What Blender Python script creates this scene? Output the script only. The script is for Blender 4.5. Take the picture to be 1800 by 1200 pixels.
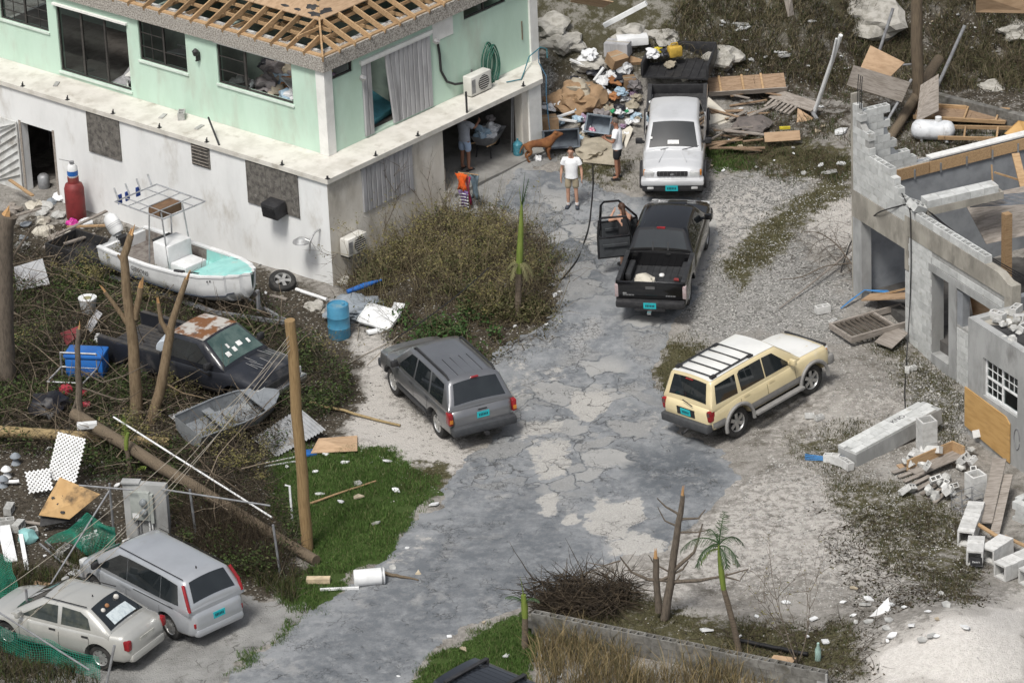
import bpy, bmesh, math, random
import numpy as np
from mathutils import Vector, Matrix, noise as mnoise
random.seed(7); np.random.seed(7)
for o in list(bpy.data.objects): bpy.data.objects.remove(o)
S=bpy.context.scene; COL=S.collection; R=math.radians
# ------------------------------------------------------------------ camera
F=7600.0; PITCH=R(24.9); ROLL=R(2.6); DIST=112.0      # focal length in photo pixels
SP,CP=math.sin(PITCH),math.cos(PITCH); SR,CR=math.sin(ROLL),math.cos(ROLL)
CAM=Vector((0.0,-DIST*CP,DIST*SP))
cd=bpy.data.cameras.new('camera'); co=bpy.data.objects.new('camera',cd); COL.objects.link(co)
cd.sensor_width=36; cd.sensor_fit='HORIZONTAL'; cd.lens=36*F/1800; cd.clip_start=1; cd.clip_end=2000
dn=Vector((0,-SP,-CP)); rt=Vector((1,0,0)); fw=Vector((0,CP,-SP))
ax=CR*rt+SR*dn; ay=SR*rt-CR*dn; az=-fw
co.matrix_world=Matrix(((ax.x,ay.x,az.x,CAM.x),(ax.y,ay.y,az.y,CAM.y),(ax.z,ay.z,az.z,CAM.z),(0,0,0,1)))
S.camera=co
# ------------------------------------------------------------------ light: overcast day
SUN_EL,SUN_AZ=R(58),R(205)       # azimuth clockwise from +Y
w=bpy.data.worlds.new('World'); S.world=w; w.use_nodes=True; nt=w.node_tree
sky=nt.nodes.new('ShaderNodeTexSky'); sky.sky_type='NISHITA'; sky.sun_disc=False
sky.sun_elevation=SUN_EL; sky.sun_rotation=SUN_AZ; sky.air_density=1.0; sky.dust_density=4.0; sky.ozone_density=1.0
hs=nt.nodes.new('ShaderNodeHueSaturation'); hs.inputs['Saturation'].default_value=0.42
bg=nt.nodes['Background']; bg.inputs[1].default_value=0.095
nt.links.new(sky.outputs[0],hs.inputs['Color']); nt.links.new(hs.outputs[0],bg.inputs[0])
sl=bpy.data.lights.new('sun','SUN'); sl.energy=2.5; sl.angle=R(14); sl.color=(1,.965,.91)
so=bpy.data.objects.new('sun',sl); COL.objects.link(so)
so.rotation_euler=Vector((-math.sin(SUN_AZ)*math.cos(SUN_EL),-math.cos(SUN_AZ)*math.cos(SUN_EL),-math.sin(SUN_EL))).to_track_quat('-Z','Y').to_euler()
S.view_settings.view_transform='Standard'; S.view_settings.look='None'; S.view_settings.gamma=1; S.view_settings.exposure=0.33
S.render.engine='CYCLES'; S.render.resolution_x=1024; S.render.resolution_y=682
# ------------------------------------------------------------------ helpers
def sst(a,b,t):
    t=np.clip((t-a)/(b-a),0,1); return t*t*(3-2*t)
def vn(x,y,s=1.0,seed=0):            # smooth value noise 0..1, vectorised
    x=np.asarray(x,float)*s+seed*17.3+1000; y=np.asarray(y,float)*s+seed*9.1+1000
    xi=np.floor(x); yi=np.floor(y); fx=x-xi; fy=y-yi; fx=fx*fx*(3-2*fx); fy=fy*fy*(3-2*fy)
    def hsh(a,b):
        v=np.sin(a*127.1+b*311.7)*43758.5453; return v-np.floor(v)
    return (hsh(xi,yi)*(1-fx)+hsh(xi+1,yi)*fx)*(1-fy)+(hsh(xi,yi+1)*(1-fx)+hsh(xi+1,yi+1)*fx)*fy
def hgt(X,Y):
    X=np.asarray(X,float); Y=np.asarray(Y,float)
    ramp=sum(np.interp(Y+o,[-2.2,.6,5.2,10.2,12],[0,.30,.50,.95,1.02]) for o in (-.8,-.4,0,.4,.8))/5
    m=sst(-4.6,-1.2,X)
    z=1.12*ramp*m-0.12*(1-m)*sst(-6,-9,X)
    z=z+0.22*np.exp(-((X+2.6)**2/1.6+(Y-3.2)**2/5.0))                 # planted bank by the house
    gt=np.clip(((X+1.65)*2.7+(Y-7.45)*2.95)/16.0,0,1); gd=np.hypot(X+1.65-2.7*gt,Y-7.45-2.95*gt); z=z+np.maximum(0,1.09-z)*np.exp(-(gd/1.0)**2)*sst(-2.3,-1.2,X)   # garage apron
    z=z+0.30*np.exp(-((X-7.9)**2/3.5+(Y+4.2)**2/4.5))-0.25*sst(9.0,11.5,X)*sst(4,-1,Y)
    z=z+1.05*np.exp(-((X-9.6)**2/4.5+(Y+17.8)**2/6.0))                # sand heap
    yh=11.6+1.2*sst(4,9,X)+2.6*sst(8.5,12,X)
    d=Y-yh; z=z+np.where(d>0,np.where(d<1.5,d*d/3.0*.82,(d-.75)*.82),0)*sst(-1.5,1.0,X)
    z=np.minimum(z,9+.05*Y)
    return z+0.05*(vn(X,Y,.9)-.5)+0.035*(vn(X,Y,2.6,3)-.5)
def hz(x,y): return float(hgt(x,y))
def ray(x,y):
    u=x-900.0; v=y-600.0; r=u*CR-v*SR; d=u*SR+v*CR
    return Vector((r/F, CP-d/F*SP, -SP-d/F*CP))
def PZ(x,y,z):
    a=ray(x,y); return CAM+a*((z-CAM.z)/a.z)
def G(x,y,dz=0.0):                    # photo pixel -> point on the ground
    a=ray(x,y); ts=np.arange(95,150,.2)
    pts=np.array(CAM)[None,:]+np.array(a)[None,:]*ts[:,None]
    below=pts[:,2]<hgt(pts[:,0],pts[:,1])+dz; i=int(np.argmax(below)) if below.any() else len(ts)-1
    lo,hi=ts[max(i-1,0)],ts[i]
    for _ in range(12):
        mid=(lo+hi)/2; p=CAM+a*mid
        if p.z<hz(p.x,p.y)+dz: hi=mid
        else: lo=mid
    return CAM+a*hi
def projn(X,Y,Z):                     # world -> photo pixel, vectorised
    dx,dy,dz=X-CAM.x,Y-CAM.y,Z-CAM.z; dep=dy*CP-dz*SP; r=dx/dep*F; d=(-dy*SP-dz*CP)/dep*F
    return 900+r*CR+d*SR, 600-r*SR+d*CR
def inpoly(px,py,poly):               # signed distance (positive inside), vectorised
    px=np.asarray(px,float); py=np.asarray(py,float); ins=np.zeros(px.shape,bool); dm=np.full(px.shape,1e9)
    n=len(poly)
    for i in range(n):
        x0,y0=poly[i]; x1,y1=poly[(i+1)%n]
        c=((y0>py)!=(y1>py))&(px<(x1-x0)*(py-y0)/((y1-y0) or 1e-9)+x0); ins^=c
        ex,ey=x1-x0,y1-y0; t=np.clip(((px-x0)*ex+(py-y0)*ey)/(ex*ex+ey*ey+1e-9),0,1)
        dm=np.minimum(dm,np.hypot(px-x0-t*ex,py-y0-t*ey))
    return np.where(ins,dm,-dm)
_mats={}
def mat(name,col,col2=None,rough=.8,scale=6.0,lo=.4,hi=.65,bump=.25,bscale=45.0,metal=0.0,spec=.4,rand=.0,dirt=None,damt=.5,dscale=3.0,coat=0.0,stretch=None,bdist=.02):
    if name in _mats: return _mats[name]
    m=bpy.data.materials.new(name); m.use_nodes=True; N=m.node_tree.nodes; L=m.node_tree.links; b=N['Principled BSDF']
    tc=N.new('ShaderNodeTexCoord'); vec=tc.outputs['Object']
    if stretch:
        mp=N.new('ShaderNodeMapping'); mp.inputs['Scale'].default_value=stretch; L.new(vec,mp.inputs[0]); vec=mp.outputs[0]
    def noise(s,d=5,off=0):
        n=N.new('ShaderNodeTexNoise'); n.noise_dimensions='4D'; n.inputs['Scale'].default_value=s; n.inputs['Detail'].default_value=d; n.inputs['Roughness'].default_value=.62
        L.new(vec,n.inputs['Vector'])
        if rand:
            oi=N.new('ShaderNodeObjectInfo'); a=N.new('ShaderNodeMath'); a.operation='MULTIPLY_ADD'; a.inputs[1].default_value=37; a.inputs[2].default_value=off
            L.new(oi.outputs['Random'],a.inputs[0]); L.new(a.outputs[0],n.inputs['W'])
        else: n.inputs['W'].default_value=off
        return n
    def ramp(src,a,c):
        r=N.new('ShaderNodeMapRange'); r.inputs[1].default_value=a; r.inputs[2].default_value=c; r.interpolation_type='SMOOTHSTEP'; L.new(src,r.inputs[0]); return r.outputs[0]
    def mix(f,a,c):
        x=N.new('ShaderNodeMix'); x.data_type='RGBA'
        L.new(f,x.inputs[0])
        for s,v in ((6,a),(7,c)):
            if isinstance(v,tuple): x.inputs[s].default_value=(*v,1)
            else: L.new(v,x.inputs[s])
        return x.outputs[2]
    c2=col2 if col2 else tuple(v*.72 for v in col)
    out=mix(ramp(noise(scale).outputs[0],lo,hi),col,c2)
    if dirt: 
        g=ramp(noise(dscale,7,5.5).outputs[0],.62-.3*damt,.75)
        out=mix(g,out,dirt)
    if rand:
        oi=N.new('ShaderNodeObjectInfo'); h=N.new('ShaderNodeHueSaturation'); r=N.new('ShaderNodeMapRange'); r.inputs[3].default_value=1-rand; r.inputs[4].default_value=1+rand
        L.new(oi.outputs['Random'],r.inputs[0]); L.new(r.outputs[0],h.inputs['Value']); L.new(out,h.inputs['Color']); out=h.outputs[0]
    L.new(out,b.inputs['Base Color']); b.inputs['Roughness'].default_value=rough; b.inputs['Metallic'].default_value=metal
    b.inputs['Specular IOR Level'].default_value=spec; b.inputs['Coat Weight'].default_value=coat; b.inputs['Coat Roughness'].default_value=.05; b.inputs['Coat IOR'].default_value=1.65
    if bump:
        bn=N.new('ShaderNodeBump'); bn.inputs['Strength'].default_value=bump; bn.inputs['Distance'].default_value=bdist
        L.new(noise(bscale,4,2.2).outputs[0],bn.inputs['Height']); L.new(bn.outputs[0],b.inputs['Normal'])
    _mats[name]=m; return m
def glassmat(name,tint=(.7,.8,.8),alpha=.25,rough=.03):
    if name in _mats: return _mats[name]
    m=bpy.data.materials.new(name); m.use_nodes=True; N=m.node_tree.nodes; L=m.node_tree.links; N.remove(N['Principled BSDF'])
    t=N.new('ShaderNodeBsdfTransparent'); t.inputs[0].default_value=(*tint,1); g=N.new('ShaderNodeBsdfGlossy'); g.inputs['Roughness'].default_value=rough
    x=N.new('ShaderNodeMixShader'); x.inputs[0].default_value=alpha; L.new(t.outputs[0],x.inputs[1]); L.new(g.outputs[0],x.inputs[2]); L.new(x.outputs[0],N['Material Output'].inputs[0])
    _mats[name]=m; return m
def tag(o,label=None,cat=None,group=None,kind=None):
    if label: o['label']=label
    if cat: o['category']=cat
    if group: o['group']=group
    if kind or (label and cat): o['kind']=kind or 'thing'
    return o
def rotm(rx=0,ry=0,rz=0): return Matrix.Rotation(R(rz),4,'Z')@Matrix.Rotation(R(ry),4,'Y')@Matrix.Rotation(R(rx),4,'X')
class MB:
    def __init__(s): s.v=[]; s.f=[]; s.mi=[]; s.m=0
    def add(s,vs,fs,M=None):
        k=len(s.v)
        for p in vs:
            p=Vector(p); s.v.append(M@p if M else p)
        for f in fs: s.f.append([i+k for i in f]); s.mi.append(s.m)
        return s
    def box(s,a,b,M=None,bev=0.0):
        x0,y0,z0=a; x1,y1,z1=b
        if not bev:
            return s.add([(x0,y0,z0),(x1,y0,z0),(x1,y1,z0),(x0,y1,z0),(x0,y0,z1),(x1,y0,z1),(x1,y1,z1),(x0,y1,z1)],[(3,2,1,0),(4,5,6,7),(0,1,5,4),(1,2,6,5),(2,3,7,6),(3,0,4,7)],M)
        bm=bmesh.new(); bmesh.ops.create_cube(bm,size=1)
        for v in bm.verts: v.co=Vector((x0+(v.co.x+.5)*(x1-x0),y0+(v.co.y+.5)*(y1-y0),z0+(v.co.z+.5)*(z1-z0)))
        bmesh.ops.bevel(bm,geom=bm.edges[:]+bm.verts[:],offset=bev,segments=2,affect='EDGES',profile=.5)
        bm.verts.index_update(); s.add([v.co.copy() for v in bm.verts],[[v.index for v in f.verts] for f in bm.faces],M); bm.free(); return s
    def bar(s,p,q,w,h,up=(0,0,1)):
        p=Vector(p); q=Vector(q); d=q-p; l=d.length
        if l<1e-6: return s
        d/=l; u=Vector(up); 
        if abs(d.dot(u))>.98: u=Vector((1,0,0))
        sd=d.cross(u).normalized(); u=sd.cross(d)
        M=Matrix(((d.x,sd.x,u.x,p.x),(d.y,sd.y,u.y,p.y),(d.z,sd.z,u.z,p.z),(0,0,0,1)))
        return s.box((0,-w/2,-h/2),(l,w/2,h/2),M)
    def tube(s,pts,r,n=6,cap=True,M=None):
        pts=[Vector(p) for p in pts]; k=len(pts); rs=r if isinstance(r,(list,tuple)) else [r]*k
        vs=[];fs=[]; prev=None
        for i,p in enumerate(pts):
            d=(pts[min(i+1,k-1)]-pts[max(i-1,0)])
            d=d.normalized() if d.length>1e-9 else Vector((0,0,1))
            if prev is None: u=d.orthogonal().normalized()
            else:
                u=prev-d*prev.dot(d); u=u.normalized() if u.length>1e-6 else d.orthogonal().normalized()
            prev=u; w=d.cross(u)
            for j in range(n):
                a=2*math.pi*j/n; vs.append(p+(u*math.cos(a)+w*math.sin(a))*rs[i])
        for i in range(k-1):
            for j in range(n): fs.append((i*n+j,i*n+(j+1)%n,(i+1)*n+(j+1)%n,(i+1)*n+j))
        if cap: fs.append(list(range(n))[::-1]); fs.append([(k-1)*n+j for j in range(n)])
        return s.add(vs,fs,M)
    def lathe(s,prof,n=20,M=None,cap=True):
        vs=[];fs=[];k=len(prof)
        for (r,z) in prof:
            for j in range(n):
                a=2*math.pi*j/n; vs.append((r*math.cos(a),r*math.sin(a),z))
        for i in range(k-1):
            for j in range(n): fs.append((i*n+j,i*n+(j+1)%n,(i+1)*n+(j+1)%n,(i+1)*n+j))
        if cap: fs.append(list(range(n))[::-1]); fs.append([(k-1)*n+j for j in range(n)])
        return s.add(vs,fs,M)
    def prism(s,poly,z0,z1,M=None):
        n=len(poly); vs=[(x,y,z0) for x,y in poly]+[(x,y,z1) for x,y in poly]
        fs=[list(range(n))[::-1],list(range(n,2*n))]+[(i,(i+1)%n,n+(i+1)%n,n+i) for i in range(n)]
        return s.add(vs,fs,M)
    def quad(s,a,b,c,d): return s.add([a,b,c,d],[(0,1,2,3)])
    def mesh(s,name,mats,smooth=None):
        me=bpy.data.meshes.new(name); me.from_pydata([tuple(v) for v in s.v],[],s.f)
        if not isinstance(mats,(list,tuple)): mats=[mats]
        for m in mats: me.materials.append(m)
        if any(s.mi): me.polygons.foreach_set('material_index',s.mi)
        if smooth is not None:
            me.polygons.foreach_set('use_smooth',[True]*len(me.polygons)); me.set_sharp_from_angle(angle=R(smooth))
        me.update(); return me
    def build(s,name,mats,parent=None,smooth=None,M=None):
        return link(name,s.mesh(name,mats,smooth),parent,M)
def link(name,me,parent=None,M=None):
    o=bpy.data.objects.new(name,me); COL.objects.link(o)
    if parent: o.parent=parent
    if M is not None: o.matrix_local=M
    return o
def empty(name,M,label,cat,group=None):
    o=bpy.data.objects.new(name,None); o.empty_display_size=.3; COL.objects.link(o); o.matrix_world=M
    return tag(o,label,cat,group)
def copytree(o,M=None,label=None,parent=None):
    c=o.copy(); COL.objects.link(c)
    if parent: c.parent=parent
    if M is not None: c.matrix_world=M
    if label: c['label']=label
    for ch in o.children: 
        d=ch.copy(); COL.objects.link(d); d.parent=c
        for g in ch.children:
            e=g.copy(); COL.objects.link(e); e.parent=d
    return c
def fin(bm,mod_obj): pass
def at(p,rz=0,rx=0,ry=0): return Matrix.Translation(Vector(p))@rotm(rx,ry,rz)
def npmesh(name,V,Fc,mats,kind=None,label=None,cat=None,mi=None,parent=None):
    me=bpy.data.meshes.new(name); V=np.asarray(V,np.float32); Fc=np.asarray(Fc,np.int32); k=Fc.shape[1]
    me.vertices.add(len(V)); me.vertices.foreach_set('co',V.ravel()); me.loops.add(Fc.size); me.loops.foreach_set('vertex_index',Fc.ravel())
    me.polygons.add(len(Fc)); me.polygons.foreach_set('loop_start',np.arange(0,Fc.size,k,dtype=np.int32))
    for m in (mats if isinstance(mats,(list,tuple)) else [mats]): me.materials.append(m)
    if mi is not None: me.polygons.foreach_set('material_index',np.asarray(mi,np.int32))
    me.update(calc_edges=True); me.validate(); o=link(name,me,parent); return tag(o,label,cat,None,kind)
# ------------------------------------------------------------------ ground
ROADP=[(380,1215),(455,1140),(545,1068),(640,1018),(688,975),(735,905),(775,882),(800,830),(880,765),(905,700),(855,640),(905,600),(965,560),(985,520),(965,450),(955,402),(900,372),(870,360),(905,300),(985,300),(1060,325),(1130,345),(1240,350),(1262,420),(1236,500),(1190,570),(1165,620),(1150,660),(1172,715),(1195,755),(1275,790),(1305,840),(1262,882),(1165,962),(1065,992),(965,1040),(885,1078),(800,1108),(762,1140),(715,1215)]
WHITE=[([(625,595),(720,600),(690,700),(800,770),(830,800),(790,840),(700,820),(640,800),(590,740),(640,680)],1.0),
 ([(1400,360),(1500,350),(1505,450),(1440,430)],.9),([(1300,850),(1420,800),(1560,900),(1640,1000),(1560,1060),(1400,1030),(1250,1040),(1130,1010),(1180,950)],.55),
 ([(1530,1215),(1540,1130),(1650,1075),(1820,1040),(1820,1215)],1.3),([(940,1040),(1080,985),(1180,1000),(1240,1060),(1100,1060)],.6),
 ([(980,860),(1090,880),(1140,900),(1080,960),(960,940)],.6),([(1090,700),(1170,660),(1180,720),(1300,800),(1200,780)],.4),([(1320,700),(1480,660),(1640,640),(1690,760),(1560,800),(1330,800)],.35),
 ([(1230,330),(1370,310),(1420,400),(1300,480),(1240,460)],.45)]
OLIVE=[([(1145,655),(1180,600),(1235,600),(1240,690),(1180,715)],1),([(1270,470),(1330,400),(1420,330),(1500,280),(1500,330),(1400,400),(1340,470),(1290,500)],1),
 ([(1230,240),(1320,230),(1500,260),(1490,320),(1320,300),(1240,290)],.9),([(1380,760),(1560,740),(1480,830),(1380,800)],.5),([(1440,830),(1660,860),(1740,960),(1700,1060),(1560,1000),(1460,900)],.6),
 ([(700,830),(770,810),(790,850),(740,880)],.9),([(790,620),(960,570),(980,600),(880,650)],.8),([(940,1040),(1120,1040),(1240,1090),(1500,1100),(1520,1200),(930,1110)],.8),
 ([(980,270),(1110,280),(1120,320),(1000,320)],.7),([(940,370),(1000,380),(960,440),(990,470),(1020,440),(960,420)],.5),([(1480,560),(1600,600),(1700,700),(1690,800),(1620,760),(1560,640)],.5)]
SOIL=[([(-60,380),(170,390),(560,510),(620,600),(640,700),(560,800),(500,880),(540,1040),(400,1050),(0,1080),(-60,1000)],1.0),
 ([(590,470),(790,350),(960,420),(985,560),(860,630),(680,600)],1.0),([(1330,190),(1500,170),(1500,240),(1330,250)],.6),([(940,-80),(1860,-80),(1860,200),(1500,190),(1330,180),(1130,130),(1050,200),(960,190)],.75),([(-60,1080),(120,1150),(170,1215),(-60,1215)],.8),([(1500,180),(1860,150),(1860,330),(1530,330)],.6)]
LAWN=[([(470,800),(560,790),(690,795),(775,850),(740,900),(690,970),(620,1010),(560,1070),(520,1085),(470,1040),(560,990),(480,900)],1),([(715,1215),(765,1150),(830,1115),(920,1080),(945,1110),(925,1215)],1),([(1238,262),(1300,255),(1320,290),(1250,300)],.8),([(400,1185),(430,1150),(455,1140),(440,1170)],.7),([(465,1130),(500,1095),(515,1105),(480,1130)],.7)]
CONC=[([(60,1215),(150,1040),(340,1010),(430,1045),(525,1060),(545,1075),(455,1145),(385,1215)],1),([(780,370),(785,345),(930,255),(1000,265),(900,330),(860,372),(830,400)],1)]
GRAV=[([(1230,300),(1420,300),(1400,420),(1500,520),(1480,600),(1340,590),(1200,600),(1200,540),(1260,420)],1),([(950,90),(1010,90),(1060,150),(1000,200),(950,200)],1),([(1600,640),(1700,700),(1690,800),(1600,760)],1)]
def axis(lo,hi,step,far):
    a=list(np.arange(lo,hi+1e-6,step)); ex=[]; d=step; x=hi
    while x<far: d*=1.35; x+=d; ex.append(x)
    lx=[]; d=step; x=lo
    while x>-far: d*=1.35; x-=d; lx.append(x)
    return np.array(lx[::-1]+a+ex)
gx=axis(-17,19,.15,160); gy=axis(-23,22,.15,160)
XX,YY=np.meshgrid(gx,gy); ZZ=hgt(XX,YY)
ZZ=ZZ+0.03*(vn(XX,YY,6,8)-.5)
sx,sy=projn(XX,YY,ZZ)
wx=sx+26*(vn(XX,YY,1.3,21)-.5)+14*(vn(XX,YY,4,22)-.5); wy=sy+20*(vn(XX,YY,1.3,23)-.5)+10*(vn(XX,YY,4,24)-.5)
def mask(lst,feather):
    m=np.zeros(XX.shape)
    for poly,a in lst: m=np.maximum(m,a*sst(-feather,feather,inpoly(wx,wy,poly)))
    return m
A=np.stack([mask(WHITE,36),mask(OLIVE,30),mask(SOIL,26),mask(GRAV,40)],-1)
B=np.stack([mask(LAWN,9),mask(CONC,5),sst(1.6,3.0,ZZ)*sst(0,1.5,XX),np.ones(XX.shape)],-1)
ny,nx=XX.shape; idx=np.arange(nx*ny).reshape(ny,nx)
quads=np.stack([idx[:-1,:-1],idx[:-1,1:],idx[1:,1:],idx[1:,:-1]],-1).reshape(-1,4)
def gnode(m):
    N=m.node_tree.nodes; L=m.node_tree.links
    class K: pass
    k=K(); k.N=N; k.L=L; k.b=N['Principled BSDF']
    tc=N.new('ShaderNodeTexCoord'); k.vec=tc.outputs['Object']
    def noise(s,d=6,rough=.65,vec=None,t='ShaderNodeTexNoise'):
        n=N.new(t); n.inputs['Scale'].default_value=s
        n.inputs['Detail'].default_value=d; n.inputs['Roughness'].default_value=rough
        L.new(vec or k.vec,n.inputs['Vector']); return n.outputs[0]
    def rng(src,a,c,o0=0,o1=1):
        r=N.new('ShaderNodeMapRange'); r.interpolation_type='SMOOTHSTEP'; r.inputs[1].default_value=a; r.inputs[2].default_value=c; r.inputs[3].default_value=o0; r.inputs[4].default_value=o1; L.new(src,r.inputs[0]); return r.outputs[0]
    def mix(f,a,c):
        x=N.new('ShaderNodeMix'); x.data_type='RGBA'
        if isinstance(f,float): x.inputs[0].default_value=f
        else: L.new(f,x.inputs[0])
        for s,v in ((6,a),(7,c)):
            if isinstance(v,tuple): x.inputs[s].default_value=(*v,1)
            else: L.new(v,x.inputs[s])
        return x.outputs[2]
    def mth(op,a,c=None):
        x=N.new('ShaderNodeMath'); x.operation=op
        for i,v in enumerate((a,c)):
            if v is None: continue
            if isinstance(v,(int,float)): x.inputs[i].default_value=v
            else: L.new(v,x.inputs[i])
        return x.outputs[0]
    def attr(n):
        a=N.new('ShaderNodeAttribute'); a.attribute_name=n; s=N.new('ShaderNodeSeparateColor'); L.new(a.outputs['Color'],s.inputs[0]); return s.outputs
    def vor(s,feat='F1',vec=None):
        v=N.new('ShaderNodeTexVoronoi'); v.feature=feat; v.inputs['Scale'].default_value=s; L.new(vec or k.vec,v.inputs['Vector']); return v
    def warp(amt,s):
        n=N.new('ShaderNodeTexNoise'); n.inputs['Scale'].default_value=s; n.inputs['Detail'].default_value=5; L.new(k.vec,n.inputs['Vector'])
        a=N.new('ShaderNodeVectorMath'); a.operation='MULTIPLY_ADD'; L.new(n.outputs['Color'],a.inputs[0]); a.inputs[1].default_value=(amt,)*3; L.new(k.vec,a.inputs[2]); return a.outputs[0]
    k.noise=noise;k.rng=rng;k.mix=mix;k.mth=mth;k.attr=attr;k.vor=vor;k.warp=warp
    return k
gm=bpy.data.materials.new('ground_mix'); gm.use_nodes=True; k=gnode(gm)
za=k.attr('zone_a'); zb=k.attr('zone_b')
fine=k.noise(34,8,.75); med=k.noise(5,8,.7); big=k.noise(1.1,8,.65)
peb=k.vor(26); pc=k.N.new('ShaderNodeSeparateColor'); k.L.new(peb.outputs['Color'],pc.inputs[0])
gravel=k.mix(k.rng(pc.outputs[0],.15,.95),(.11,.108,.10),(.43,.42,.40)); gravel=k.mix(k.rng(med,.42,.62),gravel,(.25,.247,.235))
at0=k.N.new('ShaderNodeAttribute'); at0.attribute_name='zone_a'
grain=k.noise(70,5,.8); n15=k.noise(1.6,10,.72); n6=k.noise(6.5,10,.78)
dirt=k.mix(k.rng(n6,.36,.66),(.20,.188,.170),(.335,.318,.292)); dirt=k.mix(k.rng(n15,.50,.64),dirt,(.125,.114,.096)); dirt=k.mix(k.rng(k.noise(.7,8,.65),.50,.64),dirt,k.mix(.6,dirt,(.39,.373,.345)))
dirt=k.mix(k.rng(grain,.56,.72),dirt,(.42,.41,.385)); dirt=k.mix(k.rng(k.noise(24,7,.8),.60,.70),dirt,(.075,.068,.057))
def thr0(m,n): return k.rng(k.mth('ADD',m,k.mth('MULTIPLY',k.mth('SUBTRACT',n,.5),2.6)),.28,.72)
gravel=k.mix(thr0(at0.outputs['Alpha'],n15),dirt,gravel)
sand=k.mix(k.rng(fine,.3,.75),(.40,.378,.35),(.56,.535,.50)); sand=k.mix(k.rng(k.noise(3.2,9,.75),.53,.66),sand,(.25,.236,.215))
def thr(m,n,soft=.22):   # mask m broken up by noise n
    return k.rng(k.mth('ADD',m,k.mth('MULTIPLY',k.mth('SUBTRACT',n,.5),2.6)),.5-soft,.5+soft)
sand=k.mix(k.rng(za[0],1.0,1.22),sand,k.mix(k.rng(k.noise(9,9,.8),.35,.68),(.66,.635,.60),(.50,.475,.445)))
c=k.mix(thr(za[0],med),gravel,sand)
oliv=k.mix(k.rng(k.noise(16,8,.8),.35,.7),(.045,.042,.022),(.13,.12,.065))
c=k.mix(thr(za[1],k.noise(3.5,9,.75)),c,oliv)
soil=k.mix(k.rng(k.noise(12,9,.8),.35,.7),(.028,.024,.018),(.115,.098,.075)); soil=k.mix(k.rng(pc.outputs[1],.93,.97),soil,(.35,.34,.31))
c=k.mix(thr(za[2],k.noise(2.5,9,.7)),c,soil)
rock=k.mix(k.rng(k.noise(2.0,10,.75),.46,.6),(.065,.06,.035),(.22,.21,.185))
c=k.mix(zb[2],c,rock)
c=k.mix(thr(zb[0],med,.12),c,k.mix(k.rng(fine,.3,.7),(.035,.06,.016),(.07,.105,.03)))
conc=k.mix(k.rng(big,.35,.7),(.30,.30,.29),(.17,.17,.165)); cr=k.vor(.8,'DISTANCE_TO_EDGE',k.warp(.7,1.5)); conc=k.mix(k.mth('MULTIPLY',k.mth('SUBTRACT',1.0,k.rng(cr.outputs['Distance'],.002,.012)),k.rng(k.noise(1.5,5),.47,.57)),conc,(.07,.07,.065)); conc=k.mix(k.rng(k.noise(2.0,9,.72),.54,.68),conc,(.105,.102,.095))
conc=k.mix(k.rng(fine,.35,.7),conc,k.mix(.5,conc,(.33,.325,.31)))
c=k.mix(thr(zb[1],k.noise(3.1,6),.1),c,conc)
k.L.new(c,k.b.inputs['Base Color']); k.b.inputs['Roughness'].default_value=.95; k.b.inputs['Specular IOR Level'].default_value=.15
bp=k.N.new('ShaderNodeBump'); bp.inputs['Strength'].default_value=.9; bp.inputs['Distance'].default_value=.05
hh=k.mth('ADD',k.mth('MULTIPLY',peb.outputs['Distance'],-.5),k.noise(9,10,.8)); k.L.new(hh,bp.inputs['Height']); k.L.new(bp.outputs[0],k.b.inputs['Normal'])
go=npmesh('ground',np.stack([XX,YY,ZZ],-1).reshape(-1,3),quads,gm,'structure')
for n,a in (('zone_a',A),('zone_b',B)):
    at_=go.data.color_attributes.new(n,'FLOAT_COLOR','POINT'); at_.data.foreach_set('color',a.reshape(-1).astype(np.float32))
go.data.polygons.foreach_set('use_smooth',[True]*len(go.data.polygons))
# ------------------------------------------------------------------ road: worn asphalt sheet with broken edges
rx=np.arange(-8.5,8.0,.09); ry=np.arange(-21.5,10.5,.09); RX,RY=np.meshgrid(rx,ry); RZ=hgt(RX,RY)
px_,py_=projn(RX,RY,RZ)
jx=14*(vn(RX,RY,1.1,31)-.5)+12*(vn(RX,RY,3.5,32)-.5)+7*(vn(RX,RY,9,33)-.5); jy=12*(vn(RX,RY,1.1,34)-.5)+10*(vn(RX,RY,3.5,35)-.5)
rd=inpoly(px_+jx,py_+jy,ROADP)
def rmask(lst,f,wob=1.6):
    m=np.zeros(RX.shape)
    for poly,a in lst: m=np.maximum(m,a*sst(-f,f,inpoly(px_+jx*wob,py_+jy*wob,poly)))
    return m
PALE=[([(1050,880),(1130,870),(1140,910),(1080,960),(1040,930)],1),([(940,870),(985,860),(975,900),(945,915)],.9),([(990,915),(1025,910),(1030,930),(1000,935)],1.2),([(1010,690),(1070,680),(1080,720),(1010,740)],.9),([(930,780),(1000,770),(1000,830),(940,850)],.7),
 ([(920,740),(1000,730),(990,770),(910,770)],.7),([(960,650),(1010,640),(1000,680),(950,690)],.5),([(1080,690),(1200,740),(1180,790),(1090,740)],.4),([(650,1010),(750,930),(790,950),(690,1020)],.45),([(900,1085),(1000,1035),(1160,970),(1160,985),(960,1060)],.6),([(980,300),(1060,330),(1040,420),(1000,400)],.35),
 ([(880,620),(960,640),(940,730),(890,720)],.45),([(1110,930),(1180,950),(1110,985),(1060,980)],.8),([(1220,300),(1262,420),(1236,520),(1210,520)],.7),([(1010,420),(1060,400),(1060,440),(1020,450)],.6)]
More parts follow.
